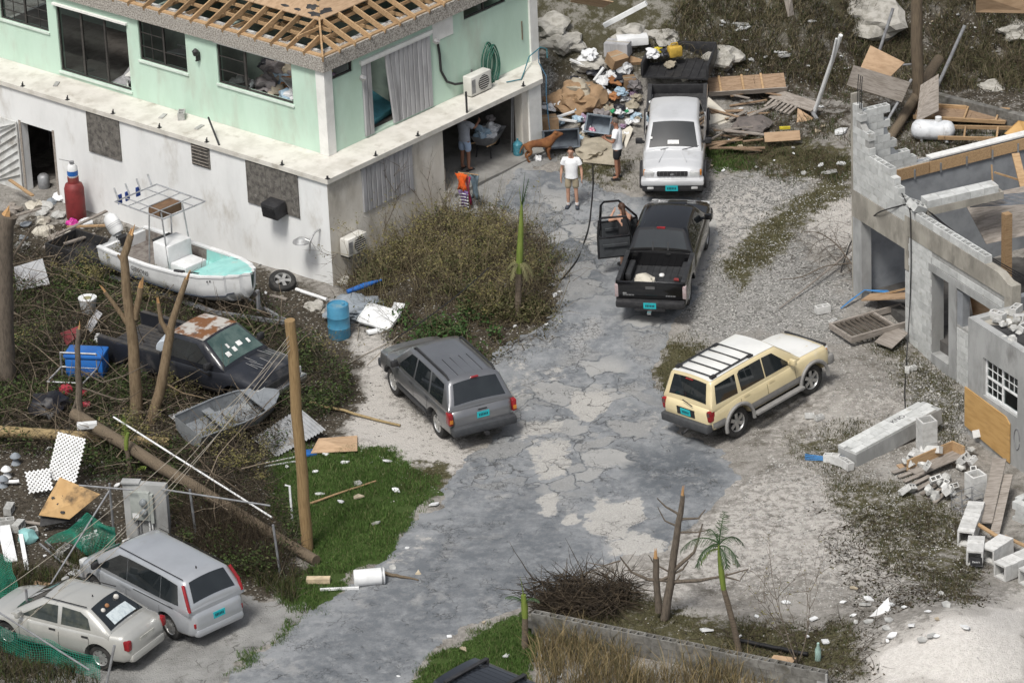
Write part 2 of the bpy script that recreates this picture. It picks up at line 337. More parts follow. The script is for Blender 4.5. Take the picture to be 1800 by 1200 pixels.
DARK=[([(870,350),(960,300),(1000,330),(940,400)],.6),([(985,420),(1050,400),(1075,470),(1010,530)],.8),([(470,1215),(700,1010),(850,900),(940,850),(1040,960),(900,1060),(760,1130),(690,1215)],.55),([(1080,790),(1230,780),(1290,830),(1250,880),(1130,870)],.9),([(955,420),(1000,400),(1070,440),(1060,520),(990,540)],.7),([(1120,930),(1200,900),(1220,930),(1120,975)],.7),([(880,340),(960,300),(990,330),(930,380)],.7),([(740,880),(820,830),(900,770),(880,860),(800,900)],.2)]
PLATE=[([(950,330),(1060,345),(1070,520),(985,530),(960,450)],.9),([(770,880),(830,800),(900,690),(1000,620),(1090,640),(1160,720),(1130,800),(1060,860),(980,880),(900,850),(830,880)],1),([(890,370),(1000,340),(1060,380),(990,430)],.8),([(1090,560),(1160,540),(1180,580),(1140,640),(1100,620)],1)]
RA=np.stack([rmask(PALE,12),rmask(DARK,25),rmask(PLATE,20,1),np.ones(RX.shape)],-1)
inside=rd>0; RZ2=RZ+np.where(rd>0,.012+.022*sst(0,14,rd),-.03)+.02*(vn(RX,RY,6,8)-.5)*.5+.012*(vn(RX,RY,1.7,41)-.5)
ry_,rx_=RX.shape; ri=np.arange(rx_*ry_).reshape(ry_,rx_)
q=np.stack([ri[:-1,:-1],ri[:-1,1:],ri[1:,1:],ri[1:,:-1]],-1).reshape(-1,4)
keep=inside.reshape(-1)[q].sum(1)>=2; q=q[keep]
used=np.unique(q); remap=np.full(rx_*ry_,-1); remap[used]=np.arange(len(used))
am=bpy.data.materials.new('worn_asphalt'); am.use_nodes=True; k=gnode(am); za=k.attr('zone_r')
base=k.mix(k.rng(k.noise(1.2,10,.72),.40,.60),(.235,.247,.258),(.155,.167,.180))
base=k.mix(k.rng(k.noise(4.5,10,.80),.47,.66),base,(.30,.307,.312)); base=k.mix(k.rng(k.noise(.75,8,.7),.54,.66),base,(.31,.312,.308))
base=k.mix(k.rng(k.noise(9,10,.82),.56,.68),base,(.115,.122,.13)); base=k.mix(k.rng(k.noise(75,5,.8),.56,.72),base,(.36,.365,.365))
base=k.mix(k.mth('MULTIPLY',za[1],k.rng(k.noise(2.4,10,.78),.30,.55)),base,(.10,.111,.124))
wv=k.warp(1.3,1.6); pl=k.vor(.95,'F1',wv); ps=k.N.new('ShaderNodeSeparateColor'); k.L.new(pl.outputs['Color'],ps.inputs[0]); pe=k.vor(.95,'DISTANCE_TO_EDGE',wv)
plate=k.mix(k.rng(ps.outputs[0],.1,.9),(.21,.214,.214),(.32,.32,.312)); plate=k.mix(k.rng(k.noise(20,8,.75),.45,.75),plate,(.36,.36,.35))
base=k.mix(k.mth('MULTIPLY',k.mth('MULTIPLY',za[2],k.rng(pe.outputs['Distance'],.01,.09)),k.rng(ps.outputs[1],.45,.5)),base,plate)
pal=k.mix(k.rng(k.noise(26,8,.75),.35,.7),(.33,.32,.30),(.47,.46,.435))
base=k.mix(k.rng(k.mth('ADD',za[0],k.mth('MULTIPLY',k.mth('SUBTRACT',k.noise(4.2,9,.78),.5),1.7)),.40,.66),base,pal)
w2=k.warp(.9,2.3); e1=k.vor(.75,'DISTANCE_TO_EDGE',w2); e2=k.vor(2.6,'DISTANCE_TO_EDGE',w2)
cr1=k.mth('MULTIPLY',k.mth('SUBTRACT',1.0,k.rng(e1.outputs['Distance'],.002,.010)),k.rng(k.noise(1.3,5),.50,.60))
cr2=k.mth('MULTIPLY',k.mth('SUBTRACT',1.0,k.rng(e2.outputs['Distance'],.003,.020)),k.rng(k.noise(1.4,5),.53,.63))
cr3=k.mth('MULTIPLY',k.mth('SUBTRACT',1.0,k.rng(pe.outputs['Distance'],.004,.026)),k.mth('MULTIPLY',za[2],k.rng(k.noise(2.1,6),.40,.54)))
e4=k.vor(7.5,'DISTANCE_TO_EDGE',k.warp(.25,5)); cr4=k.mth('MULTIPLY',k.mth('SUBTRACT',1.0,k.rng(e4.outputs['Distance'],.01,.05)),k.rng(k.noise(.8,6,.65),.54,.62))
cra=k.mth('MAXIMUM',k.mth('MAXIMUM',k.mth('MAXIMUM',cr1,cr2),cr3),cr4)
base=k.mix(k.mth('MULTIPLY',cra,.72),base,(.05,.05,.048))
k.L.new(base,k.b.inputs['Base Color']); k.b.inputs['Roughness'].default_value=.88; k.b.inputs['Specular IOR Level'].default_value=.25
bp=k.N.new('ShaderNodeBump'); bp.inputs['Strength'].default_value=.7; bp.inputs['Distance'].default_value=.03
k.L.new(k.mth('SUBTRACT',k.mth('ADD',k.noise(40,8,.8),k.mth('MULTIPLY',za[0],-.5)),cra),bp.inputs['Height']); k.L.new(bp.outputs[0],k.b.inputs['Normal'])
ro=npmesh('road',np.stack([RX,RY,RZ2],-1).reshape(-1,3)[used],remap[q],am,'structure')
a_=ro.data.color_attributes.new('zone_r','FLOAT_COLOR','POINT'); a_.data.foreach_set('color',RA.reshape(-1,4)[used].reshape(-1).astype(np.float32))
ro.data.polygons.foreach_set('use_smooth',[True]*len(ro.data.polygons))
mConcB=mat('cmu_dirty',(.40,.40,.385),(.30,.30,.285),rough=.95,scale=9,rand=.14,bump=.5,bscale=60)
# concrete block mesh with two cells, shared
def cmu_mesh(name,m,l=.39,w=.19,h=.19):
    b=MB(); e=.032; c=.018
    xs=[-l/2,-l/2+e,-c,c,l/2-e,l/2]; ys=[-w/2,-w/2+e,w/2-e,w/2]
    for i in range(5):
        for j in range(3):
            if j==1 and i in (1,3): continue
            b.quad((xs[i],ys[j],h),(xs[i+1],ys[j],h),(xs[i+1],ys[j+1],h),(xs[i],ys[j+1],h))
    for i in (1,3):
        x0,x1,y0,y1=xs[i],xs[i+1],ys[1],ys[2]; d=0.0
        b.add([(x0,y0,h),(x1,y0,h),(x1,y1,h),(x0,y1,h),(x0,y0,d),(x1,y0,d),(x1,y1,d),(x0,y1,d)],[(0,4,5,1),(1,5,6,2),(2,6,7,3),(3,7,4,0)])
    X,Y=l/2,w/2
    b.add([(-X,-Y,0),(X,-Y,0),(X,Y,0),(-X,Y,0),(-X,-Y,h),(X,-Y,h),(X,Y,h),(-X,Y,h)],[(0,1,5,4),(1,2,6,5),(2,3,7,6),(3,0,4,7)])
    for i in range(5):
        for j in range(3):
            if j==1 and i in (1,3): continue
            b.quad((xs[i],ys[j],0),(xs[i],ys[j+1],0),(xs[i+1],ys[j+1],0),(xs[i+1],ys[j],0))
    return b.mesh(name,m)
# ------------------------------------------------------------------ house
MH=Matrix.Translation((-4.70,4.0,0))@Matrix.Rotation(R(48.4),4,'Z')
def HP(a,b,z=0): return MH@Vector((a,b,z))
mGreen=mat('green_stucco',(.50,.655,.55),(.445,.595,.49),rough=.9,scale=1.1,bump=.35,bscale=60,dirt=(.42,.48,.40),damt=.42,dscale=1.3,stretch=(1,1,.35))
mWhiteW=mat('white_stucco',(.74,.75,.745),(.66,.67,.665),rough=.9,scale=.9,bump=.35,bscale=50,dirt=(.42,.395,.35),damt=.33,dscale=1.1,stretch=(1,1,.45))
mSlab=mat('slab_paint',(.62,.60,.55),(.50,.48,.43),rough=.85,scale=1.6,bump=.3,bscale=30,dirt=(.36,.33,.28),damt=.3,dscale=2.2)
mTrim=mat('white_trim',(.76,.76,.73),(.66,.66,.63),rough=.8,scale=2)
mCream=mat('cream_stucco',(.66,.63,.57),(.56,.52,.45),rough=.9,scale=1,bump=.35,bscale=50,dirt=(.36,.33,.28),damt=.5,dscale=1.3,stretch=(1,1,.5))
mPeb=mat('pebble_dash',(.50,.475,.43),(.20,.18,.16),rough=.95,scale=26,lo=.40,hi=.60,bump=.9,bscale=40,bdist=.04)
mWood=mat('raw_pine',(.40,.27,.15),(.29,.185,.095),rough=.8,scale=5,rand=.18,stretch=(1,6,6),bump=.2)
mPly=mat('plywood',(.41,.285,.18),(.32,.215,.13),rough=.8,scale=2.5,rand=.12,stretch=(1,4,4),bump=.15,dirt=(.25,.17,.10),damt=.2)
mPlyG=mat('weathered_ply',(.30,.27,.24),(.20,.175,.15),rough=.85,scale=3,rand=.15,stretch=(1,7,7),bump=.25,dirt=(.13,.11,.09),damt=.4)
mTar=mat('tar_paper',(.025,.025,.026),(.05,.05,.05),rough=.9,scale=4)
mBronze=mat('bronze_frame',(.035,.033,.032),(.06,.055,.05),rough=.5,scale=8,bump=0)
mGalv=mat('grey_shutter',(.36,.36,.37),(.27,.27,.275),rough=.6,scale=2.5,stretch=(4,4,.6),bump=.15,rand=.1)
mDarkBoard=mat('dark_board',(.15,.14,.125),(.07,.065,.06),rough=.9,scale=7,bump=.4,dirt=(.26,.25,.23),damt=.3,dscale=9)
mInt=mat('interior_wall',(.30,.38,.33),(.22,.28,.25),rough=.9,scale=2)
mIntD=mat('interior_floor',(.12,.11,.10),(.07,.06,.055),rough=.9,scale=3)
mBlack=mat('black_plastic',(.02,.02,.022),(.035,.035,.036),rough=.55,scale=9,bump=0)
mPane=glassmat('window_glass',(.42,.47,.47),.05)
house=empty('house',MH,'two storey house, pale green upper floor, white lower floor, roof stripped to rafters','house')
def holewall(s0,s1,t0,t1,ops,th,f):
    ss=sorted({s0,s1,*[o[0] for o in ops],*[o[1] for o in ops]}); ts=sorted({t0,t1,*[o[2] for o in ops],*[o[3] for o in ops]})
    ss=[x for x in ss if s0<=x<=s1]; ts=[x for x in ts if t0<=x<=t1]
    def solid(i,j):
        if i<0 or j<0 or i>=len(ss)-1 or j>=len(ts)-1: return False
        cs=(ss[i]+ss[i+1])/2; ct=(ts[j]+ts[j+1])/2
        return not any(o[0]<cs<o[1] and o[2]<ct<o[3] for o in ops)
    m=MB()
    for i in range(len(ss)-1):
        for j in range(len(ts)-1):
            if not solid(i,j): continue
            a,b,c,d=ss[i],ss[i+1],ts[j],ts[j+1]
            m.quad(f(a,c,0),f(b,c,0),f(b,d,0),f(a,d,0)); m.quad(f(b,c,th),f(a,c,th),f(a,d,th),f(b,d,th))
            if not solid(i-1,j): m.quad(f(a,c,th),f(a,c,0),f(a,d,0),f(a,d,th))
            if not solid(i+1,j): m.quad(f(b,c,0),f(b,c,th),f(b,d,th),f(b,d,0))
            if not solid(i,j-1): m.quad(f(a,c,th),f(b,c,th),f(b,c,0),f(a,c,0))
            if not solid(i,j+1): m.quad(f(a,d,0),f(b,d,0),f(b,d,th),f(a,d,th))
    return m
fR=lambda off:(lambda s,t,d:(s,off+d,t)); fL=lambda off:(lambda s,t,d:(off+d,s,t))
wR=[(1.5,2.3,5.2,5.52),(2.63,5.4,3.2,5.3),(6.83,8.6,5.22,5.55)]
wL=[(11.63,13.6,4.37,5.54),(8.46,11.27,3.3,5.28),(6.17,8.0,4.35,5.54),(2.2,4.99,4.33,5.52)]
holewall(1.18,9.8,3.14,5.75,wR,.2,fR(1.01)).build('wall',mGreen,house)
holewall(1.22,16,3.141,5.749,wL,.2,fL(1.18)).build('wall',mGreen,house)
holewall(0,4.62,-.7,3.0,[],.25,fR(0)).build('wall',mCream,house)
holewall(.004,16,-.701,2.999,[(10.57,11.85,-.7,2.0)],.25,fL(-.004)).build('wall',mWhiteW,house)
MB().prism([(-.08,-.1),(8.75,-.1),(9.85,.95),(9.85,9),(9,16),(-.08,16)],3.001,3.137).build('balcony_slab',mSlab,house)
MB().box((9.6,1.22,3.138),(9.8,9,5.74)).build('wall',mGreen,house)
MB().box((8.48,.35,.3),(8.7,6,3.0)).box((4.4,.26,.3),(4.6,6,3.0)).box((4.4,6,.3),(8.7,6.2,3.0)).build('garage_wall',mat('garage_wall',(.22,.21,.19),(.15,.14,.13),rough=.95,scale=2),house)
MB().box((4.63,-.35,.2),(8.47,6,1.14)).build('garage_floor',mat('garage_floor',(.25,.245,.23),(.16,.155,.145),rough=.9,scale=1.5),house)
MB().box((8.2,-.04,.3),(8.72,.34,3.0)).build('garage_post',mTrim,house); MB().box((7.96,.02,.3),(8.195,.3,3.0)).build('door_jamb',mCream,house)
MB().box((1.13,.96,3.138),(1.45,1.28,5.6),bev=.01).build('corner_post',mTrim,house)
MB().box((9.52,.95,3.138),(9.86,1.3,5.9),bev=.01).build('corner_post',mTrim,house)
MB().box((1.04,.87,5.58),(9.86,1.26,5.98)).build('eave_band',mPeb,house); MB().box((1.041,1.262,5.581),(1.42,16,5.979)).build('eave_band',mPeb,house)
# window sills and heads
for (s0,s1,t0,t1) in wL:
    MB().box((1.13,s0-.05,t0-.06),(1.19,s1+.05,t0-.004)).build('window_sill',mat('sill_paint',(.60,.68,.62),(.52,.6,.54),rough=.85,scale=3),house)
for s0,s1,t in ((2.18,5.01,5.525),(8.4,11.33,5.285)): MB().box((1.09,s0,t),(1.19,s1,t+.06)).build('window_head',mTrim,house)
MB().box((2.57,.93,5.30),(5.46,1.02,5.40)).build('door_head',mTrim,house)
# interior: floor, partitions, back
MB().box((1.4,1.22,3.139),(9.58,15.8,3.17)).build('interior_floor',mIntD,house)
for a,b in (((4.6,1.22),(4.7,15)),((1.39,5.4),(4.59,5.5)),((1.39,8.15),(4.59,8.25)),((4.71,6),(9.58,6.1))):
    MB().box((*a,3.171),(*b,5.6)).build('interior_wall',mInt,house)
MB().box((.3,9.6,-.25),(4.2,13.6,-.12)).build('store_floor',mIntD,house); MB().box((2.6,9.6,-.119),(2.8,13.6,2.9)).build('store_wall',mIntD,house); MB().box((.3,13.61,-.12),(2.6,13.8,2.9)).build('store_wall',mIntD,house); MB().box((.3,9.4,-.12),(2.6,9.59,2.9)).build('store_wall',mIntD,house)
# windows
def window(face,s0,s1,t0,t1,vs,hs_,panes,dep=.07,fw=.045):
    m=MB(); off=1.01 if face=='R' else 1.18
    f=(lambda s,t,d:(s,off+d,t)) if face=='R' else (lambda s,t,d:(off+d,s,t))
    def bx(a,b,c,d,w=.03):
        p=f(a,c,dep-w/2); q=f(b,d,dep+w/2); m.box(tuple(min(x,y) for x,y in zip(p,q)),tuple(max(x,y) for x,y in zip(p,q)))
    bx(s0+.002,s0+fw,t0+.002,t1-.002,.06); bx(s1-fw,s1-.002,t0+.002,t1-.002,.06); bx(s0+fw,s1-fw,t0+.002,t0+fw,.058); bx(s0+fw,s1-fw,t1-fw,t1-.002,.058)
    for v,wd in vs: bx(v-wd/2,v+wd/2,t0+fw,t1-fw,.05 if wd>.03 else .02)
    for h,a,b in hs_: bx(a,b,h-.012,h+.012,.018)
    o=m.build('window',mBronze,house)
    for a,b in panes: MB().quad(f(a,t0+fw,dep),f(b,t0+fw,dep),f(b,t1-fw,dep),f(a,t1-fw,dep)).build('pane',mPane,o)
window('L',2.2,4.99,4.33,5.52,[(3.98,.07)],[(4.72,3.98,4.94),(5.12,3.98,4.94)],[(4.02,4.94)])
window('L',6.17,8.0,4.35,5.54,[(7.08,.06),(7.55,.018)],[(4.75,6.2,7.95),(5.15,7.1,7.95)],[(6.22,7.05),(7.11,7.95)])
window('L',8.46,11.27,3.3,5.28,[(9.4,.06),(10.33,.07)],[],[(9.43,10.3),(10.37,11.22)])
window('L',11.63,13.6,4.37,5.54,[(12.6,.06),(12.05,.018),(13.1,.018)],[(4.66,11.66,13.56),(4.95,11.66,13.56),(5.25,11.66,13.56)],[(11.68,12.57),(12.63,13.55)])
window('R',1.5,2.3,5.2,5.52,[],[],[(1.55,2.25)]); window('R',6.83,8.6,5.22,5.55,[(7.7,.05)],[],[(6.88,7.67),(7.73,8.55)])
# storm shutters of vertical slats
def slats(rail,a0,a1,n,y,z0,z1,skip=(),tilt={}):
    w=(a1-a0)/n
    for i in range(n):
        if i in skip: continue
        m=MB(); x0=a0+i*w; M=Matrix.Translation((x0+w/2,y,z1))@Matrix.Rotation(R(tilt.get(i,0)),4,'Y')
        m.prism([(-w/2+.004,0),(-w/2+.03,-.035),(w/2-.03,-.035),(w/2-.004,0),(w/2-.004,.008),(-w/2+.004,.008)],z0-z1,0,M)
        m.build('slat',mGalv,rail)
r=MB().box((1.30,-.035,2.90),(3.37,-.002,2.96)).build('storm_shutter',mGalv,house); slats(r,1.32,3.35,11,-.006,1.68,2.90)
r=MB().box((2.60,.955,5.25),(5.43,1.004,5.296)).build('storm_shutter',mTrim,house)
slats(r,2.63,5.4,15,1.0,3.2,5.25,skip=(2,3,4),tilt={5:-6,6:-5})
# boarded openings of the lower floor
def board(b0,b1,z0,z1,m,name='window_board'):
    return MB().box((-.045,b0,z0),(-.006,b1,z1),bev=.008).build(name,m,house)
board(7.8,9.08,1.77,2.97,mDarkBoard)
o=MB().box((-.03,4.33,2.36),(-.006,5.02,3.0)).build('louvre_vent',mDarkBoard,house)
for i in range(6): MB().bar((-.05,4.37,2.42+i*.1),(-.05,4.98,2.42+i*.1),.06,.015,up=(.5,0,.87)).build('louvre',mPlyG,o)
o=board(1.07,2.93,1.73,2.97,mDarkBoard); 
for b in (1.07,1.7,2.25,2.93): MB().box((-.055,b-.02,1.73),(-.046,b+.02,2.97)).build('batten',mDarkBoard,o)
# half open plank door, diagonal boards
MB().box((-.02,11.84,-.1),(-.007,11.93,2.05)).build('door_frame',mPlyG,house); MB().box((-.02,10.49,-.1),(-.008,10.568,2.05)).build('door_frame',mPlyG,house)
dl=MB().box((-.09,11.95,-.15),(-.05,13.3,2.0)).build('door',mat('door_white',(.60,.61,.60),(.47,.47,.45),rough=.8,scale=3,dirt=(.3,.28,.25),damt=.35),house)
for i in range(9):
    z=-.1+i*.24; MB().bar((-.1,11.98,min(z+.5,1.95)),(-.1,13.27,max(z-.35,-.12)),.012,.10,up=(1,0,0)).build('plank',_mats['door_white'],dl)
MB().lathe([(.0,0),(.07,.0),(.07,.03),(0,.035)],14,Matrix.Translation((-.108,12.75,1.25))@rotm(0,-90,0)).build('door_handle',mBlack,dl)
# balcony stanchion stubs
for k,(a,b) in enumerate([(-.02,1.6),(-.02,4.4),(-.02,6.2),(-.02,8.0),(-.02,9.8),(-.02,11.6),(1.9,-.03),(3.6,-.03),(8.0,-.03),(-.02,-.05)]):
    m=MB().tube([(a,b,3.1),(a,b,3.22)],.03,8); m.box((a-.05,b-.05,3.13),(a+.05,b+.05,3.15)); 
    if k!=9: m.tube([(a,b,3.2),(a+.02,b,3.27)],.018,6)
    m.build('railing_stub',mBlack,house)
MB().tube([(5.62,-.03,3.08),(5.62,-.03,3.75)],.03,8).build('railing_post',mBlack,house)
MB().tube([(-.0,3.95,3.15),(.45,4.75,3.62)],.028,8).build('fallen_railing_post',mBlack,house)
# rafters, hip, plates and plywood deck
sl_=.36; z0=5.99
def rz(d): return z0+.07+d*sl_
MB().box((1.10,.93,5.981),(9.85,1.06,6.02)).build('wall_plate',mWood,house); MB().box((1.101,1.062,5.9811),(1.24,16,6.019)).build('wall_plate',mWood,house)
mGyp=mat('gypsum',(.55,.56,.55),(.33,.34,.34),rough=.9,scale=3,lo=.45,hi=.55)
MB().box((1.45,1.29,5.80),(9.4,1.62,5.83)).build('soffit_board',mGyp,house); MB().box((1.45,1.64,5.80),(1.80,16,5.829)).build('soffit_board',mGyp,house)
ra=MB().bar((1.02,.85,rz(-.16)-.02),(5.6,5.43,rz(4.42)+.03),.05,.17); hip=ra.build('hip_rafter',mWood,house)
n=0
for i in range(19):
    a=1.70+i*.60
    if a>9.7: break
    d=min(a-1.18,4.2); MB().bar((a,.84,rz(-.17)),(a,1.01+d-.06,rz(d)),.045,.15).build('rafter',mWood,house)
for i in range(24):
    b=1.55+i*.60; d=min(b-1.01,4.2); MB().bar((1.01,b,rz(-.17)),(1.18+d-.06,b,rz(d)),.045,.15).build('rafter',mWood,house)
for i in range(8): MB().bar((1.3,1.9+i*.9,5.92),(4.6,1.9+i*.9,5.92),.045,.1).build('ceiling_joist',mWood,house)
for i in range(6): MB().bar((2.4+i*1.2,1.1,5.92),(2.4+i*1.2,5.9,5.92),.045,.1).build('ceiling_joist',mWood,house)
for k,(b,d0) in enumerate([(1.3,.62),(1.3,1.0)]):
    MB().bar((1.3+.0,1.01+d0,rz(d0)+.0-.16),(9.6,1.01+d0,rz(d0)-.16),.04,.09).build('purlin',mWood,house); MB().bar((1.18+d0,1.6,rz(d0)-.16),(1.18+d0,15.5,rz(d0)-.16),.04,.09).build('purlin',mWood,house)
dz=.10
def deck(poly,side,name='roof_deck',m=mPly,dz=dz,th=.025):
    f=(lambda a,b:rz(a-1.18)+dz) if side=='L' else (lambda a,b:rz(b-1.01)+dz)
    vs=[(a,b,f(a,b)) for a,b in poly]; n=len(vs); vs+= [(a,b,z-th) for a,b,z in vs]
    o=MB().add(vs,[list(range(n)),list(range(2*n-1,n-1,-1))]+[(i,n+i,n+(i+1)%n,(i+1)%n) for i in range(n)]).build(name,m,house); return o
deck([(2.13,2.0),(2.13,4.4),(4.53,4.4)],'L'); deck([(2.13,4.42),(2.13,6.82),(6.2,6.82),(6.2,6.06),(4.55,4.42)],'L')
for k in range(4): deck([(2.13,6.84+2.4*k),(2.13,9.22+2.4*k),(6.2,9.22+2.4*k),(6.2,6.84+2.4*k)],'L')
deck([(2.17,1.96),(4.57,1.96),(4.57,4.36)],'R'); deck([(4.59,1.96),(6.99,1.96),(6.99,6.0),(6.2,6.0),(4.59,4.38)],'R'); deck([(7.01,1.96),(9.9,1.96),(9.9,6.0),(7.01,6.0)],'R')
random.seed(3)
def blot(cx,cy,rx,ry,side,n=14):
    p=[]
    for i in range(n):
        t=2*math.pi*i/n; q=.55+.7*random.random(); p.append((cx+rx*q*math.cos(t),cy+ry*q*math.sin(t)))
    deck(p,side,'tar_patch',mTar,dz=.106,th=.004)
blot(2.28,2.3,.10,.22,'L'); blot(2.5,2.55,.12,.2,'L'); blot(2.6,2.15,.22,.10,'R'); blot(2.3,3.4,.05,.16,'L',9); blot(2.28,2.9,.05,.1,'L',8); blot(2.45,4.1,.05,.08,'L',8); blot(4.8,2.4,.12,.05,'R',8); blot(2.9,2.6,.15,.06,'R')
# wall lamp, conduit, hose, panel
wl=MB().lathe([(.07,0),(.09,.1),(.1,.13),(.03,.2),(.0,.21)],8,Matrix.Translation((1.05,5.67,5.02))).build('wall_lamp',mBlack,house)
MB().box((1.08,5.63,4.85),(1.175,5.71,5.1)).bar((1.1,5.67,4.9),(1.03,5.67,4.86),.03,.03).build('lamp_bracket',mBlack,wl)
MB().box((5.52,.995,4.99),(6.36,1.008,5.61)).build('wall_panel',mTrim,house)
for x in (2.5,5.50): MB().lathe([(.05,0),(.09,.05),(.09,.12),(.02,.14)],10,Matrix.Translation((x,.88,5.0 if x>5 else 4.9))@rotm(25,0,0)).build('spotlight',mat('alu',(.5,.5,.5),rough=.4,metal=.6),house)
MB().tube([(5.66,.97,5.05),(5.72,.96,4.6),(5.75,.97,4.1),(5.95,.95,3.72),(6.25,.93,3.55),(6.52,.9,3.5)],.035,8).build('insulated_pipe',mBlack,house)
MB().box((7.0,.99,3.6),(7.06,1.005,3.72)).build('wall_socket',mat('grey_plastic',(.3,.3,.3)),house); MB().box((9.2,.985,3.9),(9.23,1.005,4.45)).build('rusty_bracket',mat('rustbar',(.2,.15,.1)),house)
# air conditioners
mAC=mat('ac_case',(.62,.61,.57),(.52,.51,.47),rough=.6,scale=3)
def aircon(M,label,w=.85,h=.58,d=.3):
    t=empty('air_conditioner',M,label,'air conditioner'); MB().box((0,-d,.03),(w,0,h),bev=.015).build('case',mAC,t,40)
    MB().lathe([(.22,0),(.22,.012),(.0,.013)],24,Matrix.Translation((w*.62,-d-.001,h*.52))@rotm(90,0,0)).build('fan_grille',mBlack,t)
    for k in range(7): MB().bar((w*.62-.2,-d-.018,h*.52-.19+k*.063),(w*.62+.2,-d-.018,h*.52-.19+k*.063),.006,.012).build('grille_bar',mAC,t)
    MB().box((.03,-d-.006,.1),(.05+.13,-d-.001,h-.08)).build('side_grille',mat('grille_grey',(.25,.25,.25)),t)
    for x in (.1,w-.16): MB().box((x,-d+.02,0),(x+.06,-.02,.03)).build('foot',mBlack,t)
aircon(MH@Matrix.Translation((6.5,.86,3.142)),'cream air conditioner unit standing on the upper balcony slab')
aircon(MH@Matrix.Translation((.28,-.06,.80)),'small cream air conditioner unit on the lower wall near its corner',.75,.52)
MB().bar((.35,-.02,.78),(.35,-.4,.78),.04,.04).bar((.95,-.02,.78),(.95,-.4,.78),.04,.04).build('bracket',mBlack,house)
# black window unit in the boarded window
t=empty('window_air_conditioner',MH@Matrix.Translation((-.05,1.75,1.75)),'black window air conditioner sagging from the boarded lower window','air conditioner')
MB().box((-.42,-.28,0),(0,.28,.42),rotm(0,-8,0),bev=.03).build('case',mBlack,t,40); 
for k in range(6): MB().box((-.44,-.22,.06+k*.055),(-.425,.22,.08+k*.055),rotm(0,-8,0)).build('vent_slat',mBlack,t)
# street style lamp on lower corner
t=empty('bracket_lamp',MH@Matrix.Translation((-.02,.35,1.4)),'metal bracket lamp hanging broken from the white wall corner','lamp'); al=mat('lamp_alu',(.45,.46,.46),(.3,.3,.3),rough=.45,metal=.5,scale=6)
MB().tube([(0,0,.2),(-.2,.02,.15),(-.35,.05,-.05)],.025,8).build('arm',al,t); MB().lathe([(.0,.12),(.1,.09),(.24,.0),(.25,-.03),(.0,-.02)],18,Matrix.Translation((-.42,.3,-.08))).build('shade',al,t)
MB().tube([(-.35,.05,-.05),(-.42,.3,0.02)],.02,6).tube([(-.35,.05,-.05),(-.38,.08,-.4)],.028,6).build('bracket',al,t)
# green hose on wall
mHose=mat('green_hose',(.02,.09,.06),(.03,.12,.09),rough=.45,scale=6,bump=0)
pts=[]; random.seed(5)
for i in range(6*24):
    t_=i/24*2*math.pi; k_=i/24; pts.append((7.68+.05*k_-.1+(.22+.03*math.sin(k_*2.1))*math.sin(t_),.90-.01*k_+.02*math.sin(3*t_),3.78-.03*k_+(.55+.05*math.sin(k_*1.7))*math.cos(t_)))
tag(MB().tube(pts,.02,6).build('garden_hose',mHose,None,60,MH),'dark green garden hose coiled against the green upper wall','hose')
pts=[(7.9,.5,3.17),(8.3,.3,3.17),(8.8,.6,3.2),(9.3,.85,3.4),(9.75,.8,3.55),(9.95,.75,3.45),(9.9,.7,3.2)]
tag(MB().tube(pts,.017,6).build('garden_hose',mat('teal_hose',(.05,.2,.25),rough=.5,bump=0),None,60,MH),'thin blue green hose trailing over the right end of the balcony slab','hose')
tag(MB().tube([(9.72,.85,3.45),(9.3,.5,3.3),(8.9,-.1,3.16),(8.80,-.16,2.6),(8.82,-.2,1.8),(8.85,-.25,1.15)],.014,6).build('hanging_hose',mat('blue_hose',(.04,.12,.2),rough=.5,bump=0),None,60,MH),'thin blue hose hanging down the white garage post','hose')
# ------------------------------------------------------------------ ruined block building
MR=Matrix.Translation((9.073,1.082,0))@Matrix.Rotation(R(-63.5),4,'Z')
def RP(a,b,z=0): return MR@Vector((a,b,z))
mCMU=mat('cmu_wall',(.52,.53,.52),(.42,.43,.42),rough=.95,scale=5,rand=.12,bump=.5,bscale=70,dirt=(.30,.29,.26),damt=.25,dscale=4)
mMort=mat('mortar',(.33,.33,.32),(.25,.25,.24),rough=.95,scale=8)
mConc=mat('cast_concrete',(.36,.34,.295),(.24,.225,.195),rough=.95,scale=1.6,lo=.38,hi=.62,bump=.5,bscale=35,dirt=(.16,.15,.13),damt=.45,dscale=2.5,stretch=(1,1,.5))
mConcG=mat('grey_render',(.36,.365,.36),(.27,.275,.27),rough=.95,scale=1.4,lo=.38,hi=.62,bump=.4,bscale=35,dirt=(.19,.19,.185),damt=.45,dscale=2.0,stretch=(1,1,.45))
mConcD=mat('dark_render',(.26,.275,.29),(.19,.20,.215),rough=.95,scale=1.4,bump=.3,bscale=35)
mBlk=mat('loose_cmu',(.56,.56,.545),(.46,.46,.445),rough=.95,scale=6,rand=.13,bump=.5,bscale=70,dirt=(.33,.32,.30),damt=.3,dscale=5)
ruin=empty('ruined_building',MR,'roofless grey concrete block building with broken stepped walls and empty openings','building')
me_solid=MB().box((-.196,-.1,.003),(.196,.1,.194)).mesh('block',mCMU); me_half=MB().box((-.097,-.1,.003),(.097,.1,.194)).mesh('half_block',mCMU)
mGW=mat('garden_block',(.19,.185,.17),(.115,.11,.10),rough=.95,scale=5,rand=.2,bump=.5,bscale=50,dirt=(.07,.065,.05),damt=.45,dscale=3); me_dark=MB().box((-.196,-.1,.003),(.196,.1,.194)).mesh('block',mGW)
me_open=cmu_mesh('open_block',mCMU,.392,.2,.194); me_loose=cmu_mesh('loose_block',mBlk); me_dirty=cmu_mesh('dirty_block',mConcB)
